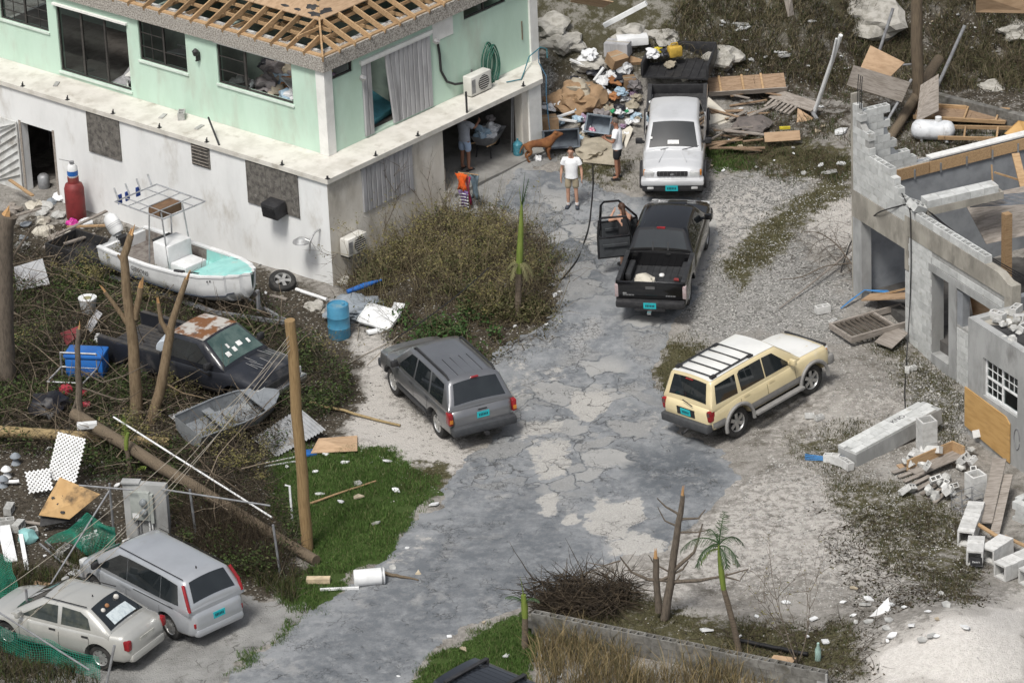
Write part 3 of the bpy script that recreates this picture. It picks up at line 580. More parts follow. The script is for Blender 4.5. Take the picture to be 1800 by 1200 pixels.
def blocks(f,s0,s1,zb,top,opn=False,skip=None):
    """running bond between s0 and s1 from zb up to top(s); f(s,z) gives local matrix"""
    z=zb; r=0
    while z<8:
        any_=False; s=s0-(.2 if r%2 else 0)
        while s<s1-.02:
            a,b=max(s,s0),min(s+.4,s1); c=(a+b)/2
            if b-a>.12 and z+.19<=top(c)+.03 and not(skip and skip(c,z)):
                any_=True; last=z+.39>top(c)+.03
                me=me_open if (last and opn) else me_solid
                M=f(c,z)@Matrix.Diagonal(((b-a)/.4,1,1,1)); o=link('block',me,ruin,M)
            s+=.4
        if not any_: break
        z+=.2; r+=1
fF=lambda b:(lambda s,z:Matrix.Translation((s,b+.1,z))); fS=lambda a:(lambda s,z:Matrix.Translation((a,s,z))@Matrix.Rotation(R(90),4,'Z'))
def core(pts,b0,b1,m=mMort,name='mortar_core',axis='F'):
    # polygon in (s,z), between depth b0 and b1
    M=Matrix(((1,0,0,0),(0,0,1,0),(0,1,0,0),(0,0,0,1))) if axis=='F' else Matrix(((0,0,1,0),(1,0,0,0),(0,1,0,0),(0,0,0,1)))
    return MB().prism(pts,b0,b1,M).build(name,m,ruin)
# left stub of the front wall
def topA(s): return 5.9-.0 if s<-.0 else (5.5 if s<.2 else (5.1 if s<.6 else (4.5 if s<1.65 else (4.1 if s<1.9 else (3.9 if s<2.3 else 3.7)))))
blocks(fF(0),-.2,2.75,3.3,topA,True)
core([(-.19,3.29),(2.7,3.29),(2.7,3.48),(2.2,3.65),(1.85,3.8),(1.6,4.2),(.58,4.25),(.56,4.9),(.17,5.2),(-.02,5.55),(-.19,5.6)],.012,.188)
MB().box((-.26,-.012,.2),(-.19,.22,5.95)).build('concrete_column',mConc,ruin); MB().box((-.205,-.014,.15),(.22,.28,2.55)).build('concrete_column',mConcG,ruin)
core([(-.2,2.551),(2.3,2.551),(2.3,3.29),(-.2,3.29)],-.016,.216,mConc,'lintel_beam')
for x in (-.1,.0,.08): MB().tube([(x,.1,5.6),(x+.02,.1,6.25),(x+.03,.12,6.5)],.012,5).build('rebar',mBlack,ruin)
# ring beam, hollow course and courses above the door
core([(2.302,2.95),(7.15,2.95),(7.15,3.3),(6.6,3.5),(5.95,3.505),(2.302,3.49)],-.014,.214,mConc,'ring_beam')
blocks(fF(0),2.8,6.0,3.508,lambda s:3.72,True); 
core([(2.3,2.0),(2.46,2.0),(2.46,2.949),(2.3,2.949)],-.013,.21,mConc,'concrete_column')
blocks(fF(0),2.3,3.55,-.25,lambda s:2.96,skip=lambda c,z:z>1.9 and c<2.46); core([(2.301,-.4),(3.54,-.4),(3.54,2.948),(2.301,2.948)],.012,.188)
MB().box((3.40,.005,.1),(3.555,.36,2.39)).build('door_jamb',mConcG,ruin)
blocks(fF(0),3.552,6.9,2.6,lambda s:2.96); core([(3.55,2.58),(6.88,2.58),(6.88,2.949),(3.55,2.949)],.012,.188)
core([(3.42,2.38),(6.0,2.38),(7.0,2.34),(7.0,2.578),(3.42,2.578)],-.012,.21,mConcG,'lintel_beam')
MB().box((4.35,-.01,-.3),(4.70,.24,2.379)).build('concrete_pier',mConcG,ruin); MB().box((4.705,.02,1.35),(4.95,.235,2.3)).build('window_reveal',mConcD,ruin)
blocks(fF(0),4.71,7.5,-.3,lambda s:1.42); core([(4.71,-.4),(7.45,-.4),(7.45,1.38),(4.71,1.38)],.012,.188)
MB().box((3.56,-.03,-.3),(4.345,.3,.12)).build('door_step',mConcG,ruin); MB().box((6.88,-.02,2.3),(7.2,.25,3.35)).build('concrete_column',mConc,ruin)
# return wall with ledger
def topB(s): return 5.6 if s<.85 else (4.6 if s<1.1 else (4.2 if s<1.45 else 3.9 if s<1.9 else 3.7))
blocks(fS(-.1),.22,2.2,3.3,topB,True)
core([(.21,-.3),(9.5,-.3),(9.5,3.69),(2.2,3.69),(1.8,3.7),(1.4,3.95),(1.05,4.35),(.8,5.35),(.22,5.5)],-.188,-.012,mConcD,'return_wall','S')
MB().box((-.24,2.25,3.692),(.03,9.5,3.735)).build('wall_coping',mat('plaster_top',(.7,.7,.68),(.58,.58,.56),rough=.95,scale=6,bump=.8,bscale=25),ruin)
for k in range(4): MB().box((-.008,.3+k*1.9,3.33),(.04,.3+k*1.9+1.88,3.64)).build('ledger_board',mWood,ruin)
for k in range(8): MB().box((.042,.9+k*.8,3.28),(.055,.95+k*.8,3.55)).build('joist_hanger',mat('galv',(.45,.46,.47),rough=.4,metal=.6),ruin)
# room floor and far walls
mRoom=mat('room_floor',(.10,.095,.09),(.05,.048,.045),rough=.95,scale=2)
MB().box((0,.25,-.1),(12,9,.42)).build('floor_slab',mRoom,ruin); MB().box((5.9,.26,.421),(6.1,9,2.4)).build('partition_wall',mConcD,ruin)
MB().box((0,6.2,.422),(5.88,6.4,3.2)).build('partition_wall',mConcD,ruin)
# projecting volume with window
holewall(7.38,13,-.6,2.95,[(8.05,9.55,1.12,2.14)],.2,lambda s,t,d:(s,-1.4+d,t)).build('wall',mConcG,ruin)
MB().box((7.38,-1.2,-.6),(7.58,.0,2.945)).build('wall',mConcG,ruin); MB().box((7.581,-1.199,2.6),(13,2,2.84)).build('roof_slab',mConc,ruin)
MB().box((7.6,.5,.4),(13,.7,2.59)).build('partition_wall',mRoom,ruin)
mWin=mat('white_vinyl',(.78,.79,.79),rough=.5,bump=0)
m=MB(); y0,y1=-1.33,-1.27
def wb(a,b,c,d,w=.03): m.box((a,-1.3-w,c),(b,-1.3+w,d))
wb(8.055,8.12,1.125,2.135);wb(9.48,9.545,1.125,2.135);wb(8.12,9.48,1.125,1.19,.029);wb(8.12,9.48,2.07,2.135,.029);wb(8.77,8.83,1.19,2.07,.028);wb(8.12,8.77,1.6,1.65,.027);wb(8.83,9.48,1.6,1.65,.027)
for x in (8.33,8.55,9.05,9.27): wb(x-.01,x+.01,1.65,2.07,.012)
for x in (8.33,8.55): wb(x-.01,x+.01,1.19,1.6,.012)
for z in (1.86,): wb(8.12,8.77,z-.01,z+.01,.011); wb(8.83,9.48,z-.01,z+.01,.011)
wb(8.12,8.77,1.38,1.40,.011)
wo=m.build('window',mWin,ruin); MB().quad((8.12,-1.3,1.19),(9.48,-1.3,1.19),(9.48,-1.3,2.07),(8.12,-1.3,2.07)).build('pane',mPane,wo)
pb=MB().prism([(7.30,.0),(9.28,-.2),(9.28,.85),(9.1,.98),(7.30,1.06)],-1.445,-1.415,Matrix(((1,0,0,0),(0,0,1,0),(0,1,0,0),(0,0,0,1)))).build('plywood_sheet',mat('ply_new',(.50,.31,.12),(.42,.25,.09),rough=.7,scale=2,stretch=(1,1,5),dirt=(.33,.2,.09),damt=.2),None,None,MR); tag(pb,'golden plywood sheet leaning against the grey wall under the white window','plywood')
# spray marks on wall
for n_,pts,m_ in (('paint_mark',[(9.55+.12*math.cos(t*.4),-1.412,.55+.28*math.sin(t*.4)) for t in range(16)],mat('grey_spray',(.22,.22,.23),bump=0)),('paint_mark',[(9.95,-1.412,.9),(9.96,-1.412,.25)],mat('red_spray',(.35,.05,.05),bump=0))):
    MB().tube(pts,.012,4).build(n_,m_,ruin)
# rubble on the volume's roof
random.seed(11)
def chunk(name,r,m,seed,squash=.7,n=1):
    bm=bmesh.new(); bmesh.ops.create_icosphere(bm,subdivisions=n,radius=r)
    for v in bm.verts:
        k=1+.55*mnoise.noise(v.co*(1.6/r)+Vector((seed,seed*1.7,0))); v.co*=k; v.co.z*=squash
    me=bpy.data.meshes.new(name); bm.to_mesh(me); bm.free(); me.materials.append(m); return me
mRub=mat('rubble',(.50,.50,.48),(.36,.36,.345),rough=.95,scale=9,rand=.2,bump=.6,bscale=50)
me_ch=[chunk('rubble_chunk',.13,mRub,i*3.1,.65) for i in range(6)]
MB().prism([(7.7,-1.38),(10,-1.3),(11.2,-.9),(10.6,-.3),(9,-.6),(8,-.9)],2.842,2.86).build('tar_sheet',mTar,ruin)
for i in range(46):
    a=random.uniform(7.5,12.5); b=random.uniform(-1.35,.0) if a>8.6 else random.uniform(-1.0,.3)
    sc=random.uniform(.5,1.25); o=link('rubble_chunk',random.choice(me_ch),None,MR@at((a,b,2.87+.06*sc),random.uniform(0,360),random.uniform(-40,40))@Matrix.Scale(sc,4)); tag(o,'pale rubble chunk on the flat roof above the white window','rubble','rubble on the flat roof')
for i,(a,b,rz_,rx) in enumerate([(7.7,-.75,20,0),(8.1,-.35,70,80),(8.6,-.55,100,15),(9.2,-.2,30,90),(9.6,-.7,140,8),(10.0,-.15,60,0),(10.5,-.8,10,85),(8.3,.05,10,0),(9.0,.25,80,0),(11.1,-.4,50,20),(7.65,-.2,120,0),(10.8,.1,30,0)]):
    o=link('concrete_block',me_loose,None,MR@at((a,b,2.86 if rx<40 else 2.97),rz_,rx)); tag(o,'hollow concrete block lying on the flat roof above the white window','block','blocks on the flat roof')
# fallen block lintel lying across the room, reinforcement, plywood, posts
def onR(x,y,z): return PZ(x,y,z)
p0,p1=onR(1625,362,3.78),onR(1758,332,3.85); d=(p1-p0); L_=d.length; yaw=math.degrees(math.atan2(d.y,d.x))
fl=empty('fallen_block_beam',at(p0,yaw,0,math.degrees(-math.asin(d.z/L_))),'fallen beam of white blocks lying across the open ruined room','beam')
MB().box((.0,-.2,-.2),(L_,.19,.0)).build('concrete_core',mConc,fl)
for r_ in range(2):
    for i in range(int(L_/.4)): link('block',me_solid if r_ else me_solid,fl,Matrix.Translation((.2+i*.4,-.09+r_*.195,.002)))
    link('end_block',me_open,fl,Matrix.Translation((-.25,-.09+r_*.25,-.05))@rotm(20,30,15))
for i in range(9):
    y=345+i*2.6; q0=onR(1705,348+i*2.0,3.45); q1=onR(1815,338+i*2.4,3.45)
    tag(MB().tube([q0,q1],.012,5).build('rebar_rod',mat('rebar_blue',(.10,.14,.19),rough=.6,metal=.4,bump=0)),'blue grey steel rod in the bundle beside the fallen block beam','rebar','steel rods in a bundle')
def sheet(name,corners,th,m,label,cat,group=None):
    """flat board from four world corners"""
    c=[Vector(p) for p in corners]; n=(c[1]-c[0]).cross(c[3]-c[0]).normalized()
    o_=sum(c,Vector())/4; ux=(c[1]-c[0]).normalized(); uy=n.cross(ux); M=Matrix(((ux.x,uy.x,n.x,o_.x),(ux.y,uy.y,n.y,o_.y),(ux.z,uy.z,n.z,o_.z),(0,0,0,1))); I=M.inverted()
    l=[I@p for p in c]; b=MB().add([(p.x,p.y,p.z) for p in l]+[(p.x,p.y,p.z-th) for p in l],[(0,1,2,3),(7,6,5,4),(0,4,5,1),(1,5,6,2),(2,6,7,3),(3,7,4,0)])
    o=b.build(name,m,None,None,M); return tag(o,label,cat,group)
sheet('plywood_sheet',[RP(2.7,2.2,2.3),RP(3.3,4.9,2.5),RP(2.3,4.9,3.4),RP(1.9,2.0,3.3)],.02,mPlyG,'weathered plywood sheet sagging below the fallen block beam','plywood')
for k,(x,y,t_) in enumerate([(1770,375,3.3)]):
    p=onR(x,y,t_); tag(MB().box((-.1,-.1,-3),(.1,.1,.0)).build('wooden_post',mWood,None,None,at(p,25)),'thick timber post standing inside the ruined room','post')
for k,(x0,y0,x1,y1,zz,w) in enumerate([(1785,270,1800,330,3.2,.2),(1743,290,1745,330,3.0,.06),(1748,303,1790,316,3.0,.06)]):
    p,q=onR(x0,y0,zz+.3),onR(x1,y1,zz-.3 if k<2 else zz); tag(MB().bar(p,q,w,.04).build('timber',mWood),['wide timber plank propped by the inner grey wall of the ruin','upright timber stud by the inner wall of the ruin','short timber rail leaning in the ruined room'][k],'timber')
# doors of timber in the openings
tag(MB().box((0,0,0),(.75,.05,1.75),rotm(8,12,0)).build('plywood_sheet',_mats['ply_new'],None,None,MR@at((3.75,.5,.42))),'golden plywood standing inside the ruined doorway','plywood')
tag(MB().box((0,0,0),(1.1,.05,.75),rotm(0,0,0)).build('plywood_sheet',mPly,None,None,MR@at((4.75,.5,1.3),5,0,-15)),'plywood piece behind the ruined window opening','plywood')
for k,(p,q,w_) in enumerate([((.55,-.1,.55),(2.5,.9,1.15),.45),((.7,.1,.6),(2.5,1.2,1.5),.06)]):
    tag(MB().bar(RP(*p),RP(*q),w_,.04).build('plank',mPly if not k else mWood),['wide brown shelf board slanting in the large ruined opening','narrow brown rail slanting in the large ruined opening'][k],'plank')
# retaining wall behind and back-left plinth blocks
p0,p1=G(1640,185),G(1815,235); d=p1-p0; yw=math.degrees(math.atan2(d.y,d.x))
rw=empty('retaining_wall',at((p0.x,p0.y,p0.z-.2),yw),'low grey concrete block retaining wall at the foot of the weedy slope','wall'); n_=int(d.length/.4)+3
for r_ in range(3):
    for i in range(n_): link('block',me_dark,rw,Matrix.Translation((i*.4+.2*(r_%2),0,r_*.2)))
# front plinth at the picture's lower right
# ------------------------------------------------------------------ vehicles
def paint(name,col,metal=.0,dust=(.30,.285,.26),damt=.18,rough=.32,coat=.8):
    return mat(name,col,tuple(c*.9 for c in col),rough=rough,scale=1.2,bump=.03,bscale=3,metal=metal,dirt=tuple(.5*d+.5*c for d,c in zip(dust,col)),damt=damt,dscale=2.2,coat=coat)
mTyre=mat('tyre_rubber',(.022,.022,.022),(.05,.048,.045),rough=.9,scale=5,bump=.2,bscale=60)
mRim=mat('alloy',(.55,.55,.54),(.42,.42,.41),rough=.35,metal=.7,scale=8,bump=0)
mCarGlass=mat('tinted_glass',(.010,.013,.015),(.016,.02,.022),rough=.03,scale=2,bump=0,spec=.9)
mLampC=mat('lamp_clear',(.55,.56,.55),(.4,.4,.4),rough=.15,bump=0,spec=.7); mLampR=mat('lamp_red',(.27,.012,.016),(.18,.008,.012),rough=.2,bump=0,spec=.6); mAmber=mat('lamp_amber',(.55,.20,.03),rough=.2,bump=0)
mPlate=mat('plate_turquoise',(.02,.42,.46),(.02,.36,.40),rough=.5,bump=0); mPlateT=mat('plate_text',(.01,.06,.08),bump=0); mSeam=mat('seam',(.015,.015,.015),bump=0); mChrome=mat('chrome',(.6,.6,.6),rough=.15,metal=.9,bump=0)
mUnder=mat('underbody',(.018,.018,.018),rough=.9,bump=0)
def interp(keys,n=46):
    k=np.array(keys,float); k=k[np.argsort(k[:,0])]; xs=np.unique(np.concatenate([np.linspace(k[0,0],k[-1,0],n),k[:,0]]))
    cols=[np.interp(xs,k[:,0],k[:,j]) for j in range(1,k.shape[1])]
    for _ in range(2):
        for c in cols: c[1:-1]=c[1:-1]*.5+.25*(c[:-2]+c[2:])
    return xs,cols
def ring(half):   # half profile from bottom centre to top centre -> closed ring
    return [(y,z) for y,z in half]+[(-y,z) for y,z in half[::-1][1:-1]]
def loft(xs,rings,capped=True):
    n=len(rings[0]); vs=[(x,y,z) for x,r in zip(xs,rings) for y,z in r]; fs=[]
    for i in range(len(xs)-1):
        for j in range(n): fs.append((i*n+j,i*n+(j+1)%n,(i+1)*n+(j+1)%n,(i+1)*n+j))
    if capped: fs.append([j for j in range(n)][::-1]); fs.append([(len(xs)-1)*n+j for j in range(n)])
    return vs,fs
def bool_cut(me,cuts,name,m):
    a=bpy.data.objects.new('tmp_a',me); COL.objects.link(a); c=cuts.mesh('tmp_cut',mUnder); b=bpy.data.objects.new('tmp_b',c); COL.objects.link(b)
    md=a.modifiers.new('b','BOOLEAN'); md.operation='DIFFERENCE'; md.object=b; md.solver='EXACT'
    dg=bpy.context.evaluated_depsgraph_get(); out=bpy.data.meshes.new_from_object(a.evaluated_get(dg)); out.name=name
    bpy.data.objects.remove(a); bpy.data.objects.remove(b)
    return out
class Car:
    def __init__(s,name,M,label,cat,sp):
        s.sp=sp; s.t=empty(name,M,label,cat); s.group=None
        s.xs,(s.zl,s.zt,s.w,s.cr)=interp(sp['body'])
    def sec(s,x):
        return tuple(float(np.interp(x,s.xs,c)) for c in (s.zl,s.zt,s.w,s.cr))
    def half(s,zl,zt,w,cr):
        H=zt-zl; return [(0,zl),(w-.16,zl),(w-.05,zl+.04),(w-.012,zl+.15*H),(w,zl+.40*H),(w-.004,zl+.62*H),(w-.022,zt-.14*H),(w-.05,zt-.045),(w-.10,zt-.006),(w*.55,zt+cr*.72),(0,zt+cr)]
    def sidey(s,x,z):
        h=s.half(*s.sec(x)); zz=[p[1] for p in h[1:9]]; yy=[p[0] for p in h[1:9]]; return float(np.interp(z,zz,yy))
    def body(s,m,arch=None,smooth=48,rear_cap=True):
        sp=s.sp; vs,fs=loft(s.xs,[ring(s.half(*q)) for q in zip(s.zl,s.zt,s.w,s.cr)])
        me=MB().add(vs,fs).mesh('body',m)
        bm=bmesh.new(); bm.from_mesh(me); bmesh.ops.recalc_face_normals(bm,faces=bm.faces); bm.to_mesh(me); bm.free()
        c=MB(); ra=sp['R']+.065
        for ax in sp['axles']:
            if ax<s.xs[0]-.1: continue
            for sg in (1,-1): c.lathe([(ra,0),(ra,.5)],28,Matrix.Translation((ax,sg*(sp['hw']-.30),sp['R']+.02))@rotm(-90*sg,0,0))
        me=bool_cut(me,c,'body',m)
        me.polygons.foreach_set('use_smooth',[True]*len(me.polygons)); me.set_sharp_from_angle(angle=R(smooth))
        s.bo=link('body',me,s.t); return s.bo
    # greenhouse
    def W(s,z): g=s.sp['gh']; return g['wb']-(g['wb']-g['wr'])*(z-g['zb'])/(g['zr']-g['zb'])
    def ztop(s,x):
        g=s.sp['gh']; 
        if x>g['xf1']: t=max(0,(g['xf0']-x)/(g['xf0']-g['xf1'])); return g['zbf']+(g['zr']-.02-g['zbf'])*t**.92
        if x<g['xr1']: t=max(0,(x-g['xr0'])/(g['xr1']-g['xr0'])); return g['zbr']+(g['zr']-.03-g['zbr'])*t**.9
        t=(x-g['xr1'])/(g['xf1']-g['xr1']); return g['zr']-.03+.01*t+.035*4*t*(1-t)*.6
    def cabin(s,m,smooth=58):
        g=s.sp['gh']; xs=sorted(set([g['xf0'],g['xf1'],g['xr1'],g['xr0']]+list(np.linspace(g['xr0'],g['xr1'],7))+list(np.linspace(g['xr1'],g['xf1'],11))+list(np.linspace(g['xf1'],g['xf0'],8))))
        rings=[]
        for x in xs:
            zt=s.ztop(x); zb=g['zb']; zt=max(zt,zb+.02); W=s.W; e=min(.09,(zt-zb)*.5); cr=g.get('crown',.03)
            pl=1-.05*max(0,(x-g['xf1'])/(g['xf0']-g['xf1']))**2
            rings.append(ring([(0,zb-.06),(W(zb)*pl,zb-.06),(W(zb)*pl,zb),(W((zb+zt)/2)*pl,(zb+zt)/2),(W(zt-e)*pl,zt-e),((W(zt)-.018)*pl,zt-e*.42),((W(zt)-.055)*pl,zt-e*.12),((W(zt)-.12)*pl,zt+.006),(W(zt)*.5*pl,zt+cr*.75),(0,zt+cr)]))
        vs,fs=loft(xs,rings); s.ca=MB().add(vs,fs).build('cabin',m,s.t,smooth); return s.ca
    def topglass(s,name,xa,xb,f=.9,eps=.008,m=None,nx=6,ny=8,parent=None):
        g=s.sp['gh']; cr=g.get('crown',.03); grid=[]
        for i in range(nx+1):
            x=xa+(xb-xa)*i/nx; zt=s.ztop(x); w=(s.W(zt)-.07); row=[]
            sl=(s.ztop(x+.02)-s.ztop(x-.02))/.04; n=Vector((-sl,0,1)).normalized()
            for j in range(ny+1):
                t=-f+2*f*j/ny; row.append(Vector((x,t*w,zt+cr*(1-t*t)*.98))+n*eps)
            grid.append(row)
        vs=[p for r in grid for p in r]; q=ny+1; fs=[(i*q+j,i*q+j+1,(i+1)*q+j+1,(i+1)*q+j) for i in range(nx) for j in range(ny)]
        return MB().add(vs,fs).build(name,m or mCarGlass,parent or s.t,60)
    def sideglass(s,polys,m=None,eps=.007,name='side_window',both=True):
        for poly in polys:
            for sg in ((1,-1) if both is True else (both,)):
                vs=[(x,sg*(s.W(z)+eps),z) for x,z in poly]; MB().add(vs,[list(range(len(vs)))]).build(name,m or mCarGlass,s.t)
    def sidepatch(s,name,xs,z0,z1,m,eps=.006,nz=4,sides=(1,-1)):
        for sg in sides:
            vs=[];fs=[]
            for i,x in enumerate(xs):
                a=z0(x) if callable(z0) else z0; b=z1(x) if callable(z1) else z1
                for j in range(nz+1): z=a+(b-a)*j/nz; vs.append((x,sg*(s.sidey(x,z)+eps),z))
            q=nz+1; fs=[(i*q+j,i*q+j+1,(i+1)*q+j+1,(i+1)*q+j) for i in range(len(xs)-1) for j in range(nz)]
            MB().add(vs,fs).build(name,m,s.t,50)
    def seams(s,xs,z0,z1,sides=(1,-1)):
        for x in xs: s.sidepatch('door_seam',[x-.006,x+.006],z0,z1,mSeam,.003,5,sides)
    def wheels(s,w=.23,y=None,spokes=6,rim=None,steer=0):
        sp=s.sp; Rr=sp['R']; y=y or sp['hw']-.12; rm=rim or mRim
        key=('wheel',Rr,w,spokes,rm.name)
        if key not in Car.cache:
            prof=[(Rr*.62,-w/2+.01),(Rr*.80,-w/2),(Rr*.95,-w/2+.012),(Rr,-w/2+.04),(Rr*1.004,0),(Rr,w/2-.04),(Rr*.95,w/2-.012),(Rr*.80,w/2),(Rr*.62,w/2-.01),(Rr*.60,0),(Rr*.62,-w/2+.01)]
            ty=MB().lathe(prof,32,rotm(-90,0,0),cap=False).mesh('tyre',mTyre,40)
            k=MB(); k.lathe([(Rr*.63,w*.46),(Rr*.60,w*.42),(Rr*.56,w*.30),(Rr*.55,-w*.4)],32,rotm(-90,0,0),cap=False)
            for i in range(spokes):
                M=rotm(0,360/spokes*i,0); k.add([(-.04,w*.36,.03),(.04,w*.36,.03),(.05,w*.38,Rr*.58),(-.05,w*.38,Rr*.58),(-.04,w*.24,.03),(.04,w*.24,.03),(.05,w*.28,Rr*.58),(-.05,w*.28,Rr*.58)],[(0,3,2,1),(4,5,6,7),(0,4,7,3),(1,2,6,5)],M)
            k.lathe([(Rr*.24,w*.22),(Rr*.22,w*.38),(Rr*.09,w*.42),(0,w*.42)],20,rotm(-90,0,0),cap=False); k.m=1
            k.lathe([(Rr*.57,w*.12),(0,w*.12)],28,rotm(-90,0,0),cap=False)
            Car.cache[key]=(ty,k.mesh('rim',[rm,mUnder],40))
        ty,rimm=Car.cache[key]
        for i,ax in enumerate(sp['axles']):
            for sg in (1,-1):
                M=Matrix.Translation((ax,sg*(y-w/2+.03),Rr))@rotm(0,0,(0 if sg>0 else 180)+(steer if i==0 else 0)); o=link('wheel',ty,s.t,M); link('rim',rimm,o)
    def bx(s,name,a,b,m,bev=.0,rot=None,parent=None,smooth=None):
        M=None
        if rot:
            c=Vector([(p+q)/2 for p,q in zip(a,b)]); M=Matrix.Translation(c)@rotm(*rot)@Matrix.Translation(-c)
        return MB().box(a,b,M,bev=bev).build(name,m,parent or s.t,35 if bev else None)
    def plate(s,x,y,z,w=.33,h=.16,rot=0):
        d=-1 if x<0 else 1
        o=s.bx('number_plate',(x-.006,y-w/2,z-h/2),(x+.006,y+w/2,z+h/2),mPlate,rot=(0,rot,0))
        for i in range(6):
            yy=y-w*.36+i*w*.125; MB().box((x+d*.007,yy,z-h*.22),(x+d*.009,yy+w*.08,z+h*.2)).build('plate_character',mPlateT,o)
    def mirror(s,x,z,m,y=None,sides=(1,-1)):
        for sg in sides:
            yy=y or s.sp['gh']['wb']; s_=MB().box((x-.06,sg*yy,z),(x+.06,sg*(yy+.2),z+.15) if sg>0 else (x+.06,sg*yy,z+.15)) if sg>0 else MB().box((x-.06,-yy-.2,z),(x+.06,-yy,z+.15)); 
            b=MB().box((x-.05,min(sg*(yy+.03),sg*(yy+.22)),z),(x+.06,max(sg*(yy+.03),sg*(yy+.22)),z+.16),bev=.03); b.bar((x,sg*(yy-.03),z+.03),(x,sg*(yy+.05),z+.05),.08,.05); b.build('mirror',m,s.t,40)
Car.cache={}
def place(rear,front,side,sp,wb=None):
    """car matrix from the photo pixels of the two wheel contacts on one side (side=+1 left)"""
    a,b=G(*rear),G(*front); d=b-a; yaw=math.atan2(d.y,d.x); tr=sp['hw']-.14
    mid=(a+b)/2; n=Vector((-math.sin(yaw),math.cos(yaw),0)); c=mid-n*tr*side
    f=Vector((math.cos(yaw),math.sin(yaw),0)); hb=(sp['axles'][0]-sp['axles'][1])/2
    return ground_car(c.x,c.y,yaw,sp)
def ground_car(x,y,yaw,sp):
    f=Vector((math.cos(yaw),math.sin(yaw),0)); n=Vector((-math.sin(yaw),math.cos(yaw),0)); tr=sp['hw']-.14; P=[]
    for ax in sp['axles']:
        for sg in (1,-1):
            p=Vector((x,y,0))+f*ax+n*sg*tr; P.append(hz(p.x,p.y))
    wb=sp['axles'][0]-sp['axles'][1]; zf=(P[0]+P[1])/2; zr=(P[2]+P[3])/2; pit=math.atan2(zf-zr,wb); rol=math.atan2((P[0]+P[2]-P[1]-P[3])/2,2*tr)
    z=zr+(zf-zr)*(-sp['axles'][1])/wb
    return Matrix.Translation((x,y,z+.008))@Matrix.Rotation(yaw,4,'Z')@Matrix.Rotation(-pit,4,'Y')@Matrix.Rotation(rol,4,'X')
# ---- grey SUV
sp=dict(R=.365,hw=.91,axles=(1.345,-1.345),body=[(-2.36,.55,.86,.70,.0),(-2.33,.46,1.02,.80,.0),(-2.22,.40,1.07,.87,.0),(-1.6,.40,1.09,.905,.0),(-.5,.38,1.09,.91,.0),(.9,.38,1.08,.91,.03),(1.1,.38,1.09,.905,.05),(1.6,.40,1.05,.89,.055),(2.0,.42,.99,.85,.05),(2.14,.46,.92,.79,.04),(2.2,.52,.80,.72,.0)],
 gh=dict(xf0=1.16,xf1=.40,xr1=-1.86,xr0=-2.24,zb=1.06,zbf=1.10,zbr=1.10,zr=1.72,wb=.875,wr=.68,crown=.045))
mJ=paint('grey_paint',(.20,.205,.215),.6); mJ2=mat('grey_cladding',(.04,.043,.048),(.055,.058,.062),rough=.6,bump=0)
c=Car('parked_suv',place((772,766),(695,694),1,sp),'dark grey SUV with roof rails parked on white sand beside the asphalt','car',sp)
c.body(mJ); c.cabin(mJ); c.wheels(.25,spokes=5)
c.topglass('windscreen',1.10,.44); c.topglass('rear_window',-1.91,-2.2,.90)
c.sideglass([[(.78,1.11),(.20,1.60),(-.12,1.62),(-.12,1.11)],[(-.20,1.11),(-.20,1.62),(-.92,1.62),(-1.02,1.11)],[(-1.12,1.11),(-1.02,1.62),(-1.72,1.59),(-1.84,1.11)]])
c.sidepatch('side_cladding',list(np.linspace(-.92,.90,9)),.42,.60,mJ2,.02); c.seams((-.16,.95,-.98),.62,1.04)
c.bx('rear_bumper',(-2.50,-.86,.45),(-2.20,.86,.68),mJ2,.06); c.bx('front_bumper',(2.02,-.82,.42),(2.30,.82,.66),mJ2,.07)
for sg in (1,-1):
    o=c.bx('tail_light',(-2.36,sg*.86-.055,.74),(-2.14,sg*.86+.055,1.05),mLampR,.02); c.bx('indicator',(-2.372,sg*.86-.045,.80),(-2.362,sg*.86+.045,.90),mAmber,parent=o)
    c.bx('headlight',(2.08,sg*.62-.14,.74),(2.185,sg*.62+.14,.90),mLampC,.02)
    b=MB().tube([(.25,sg*.62,1.71),(.15,sg*.62,1.77),(-1.6,sg*.62,1.76),(-1.78,sg*.62,1.69)],.028,8).build('roof_rail',mBlack,c.t,50)
for y in (-.33,-.12,.12,.33): MB().tube([(-.75,y,1.757-.05*y*y*4*.1),(-1.70,y,1.728)],.011,5).build('roof_strip',mBlack,c.t)
c.plate(-2.37,.0,.88); c.bx('third_brake_light',(-1.96,-.1,1.70),(-1.90,.1,1.725),mLampR); c.bx('tailgate_handle',(-2.345,-.12,1.0),(-2.335,.12,1.03),mBlack); c.mirror(.72,1.10,mBlack)
for x in (-.02,-.98): c.sidepatch('door_handle',[x-.1,x+.1],.93,.97,mJ2,.015,1)
c.bx('tow_hitch',(-2.6,-.05,.4),(-2.4,.05,.46),mBlack); c.bx('underbody',(-1.9,-.6,.25),(1.9,.6,.45),mUnder)
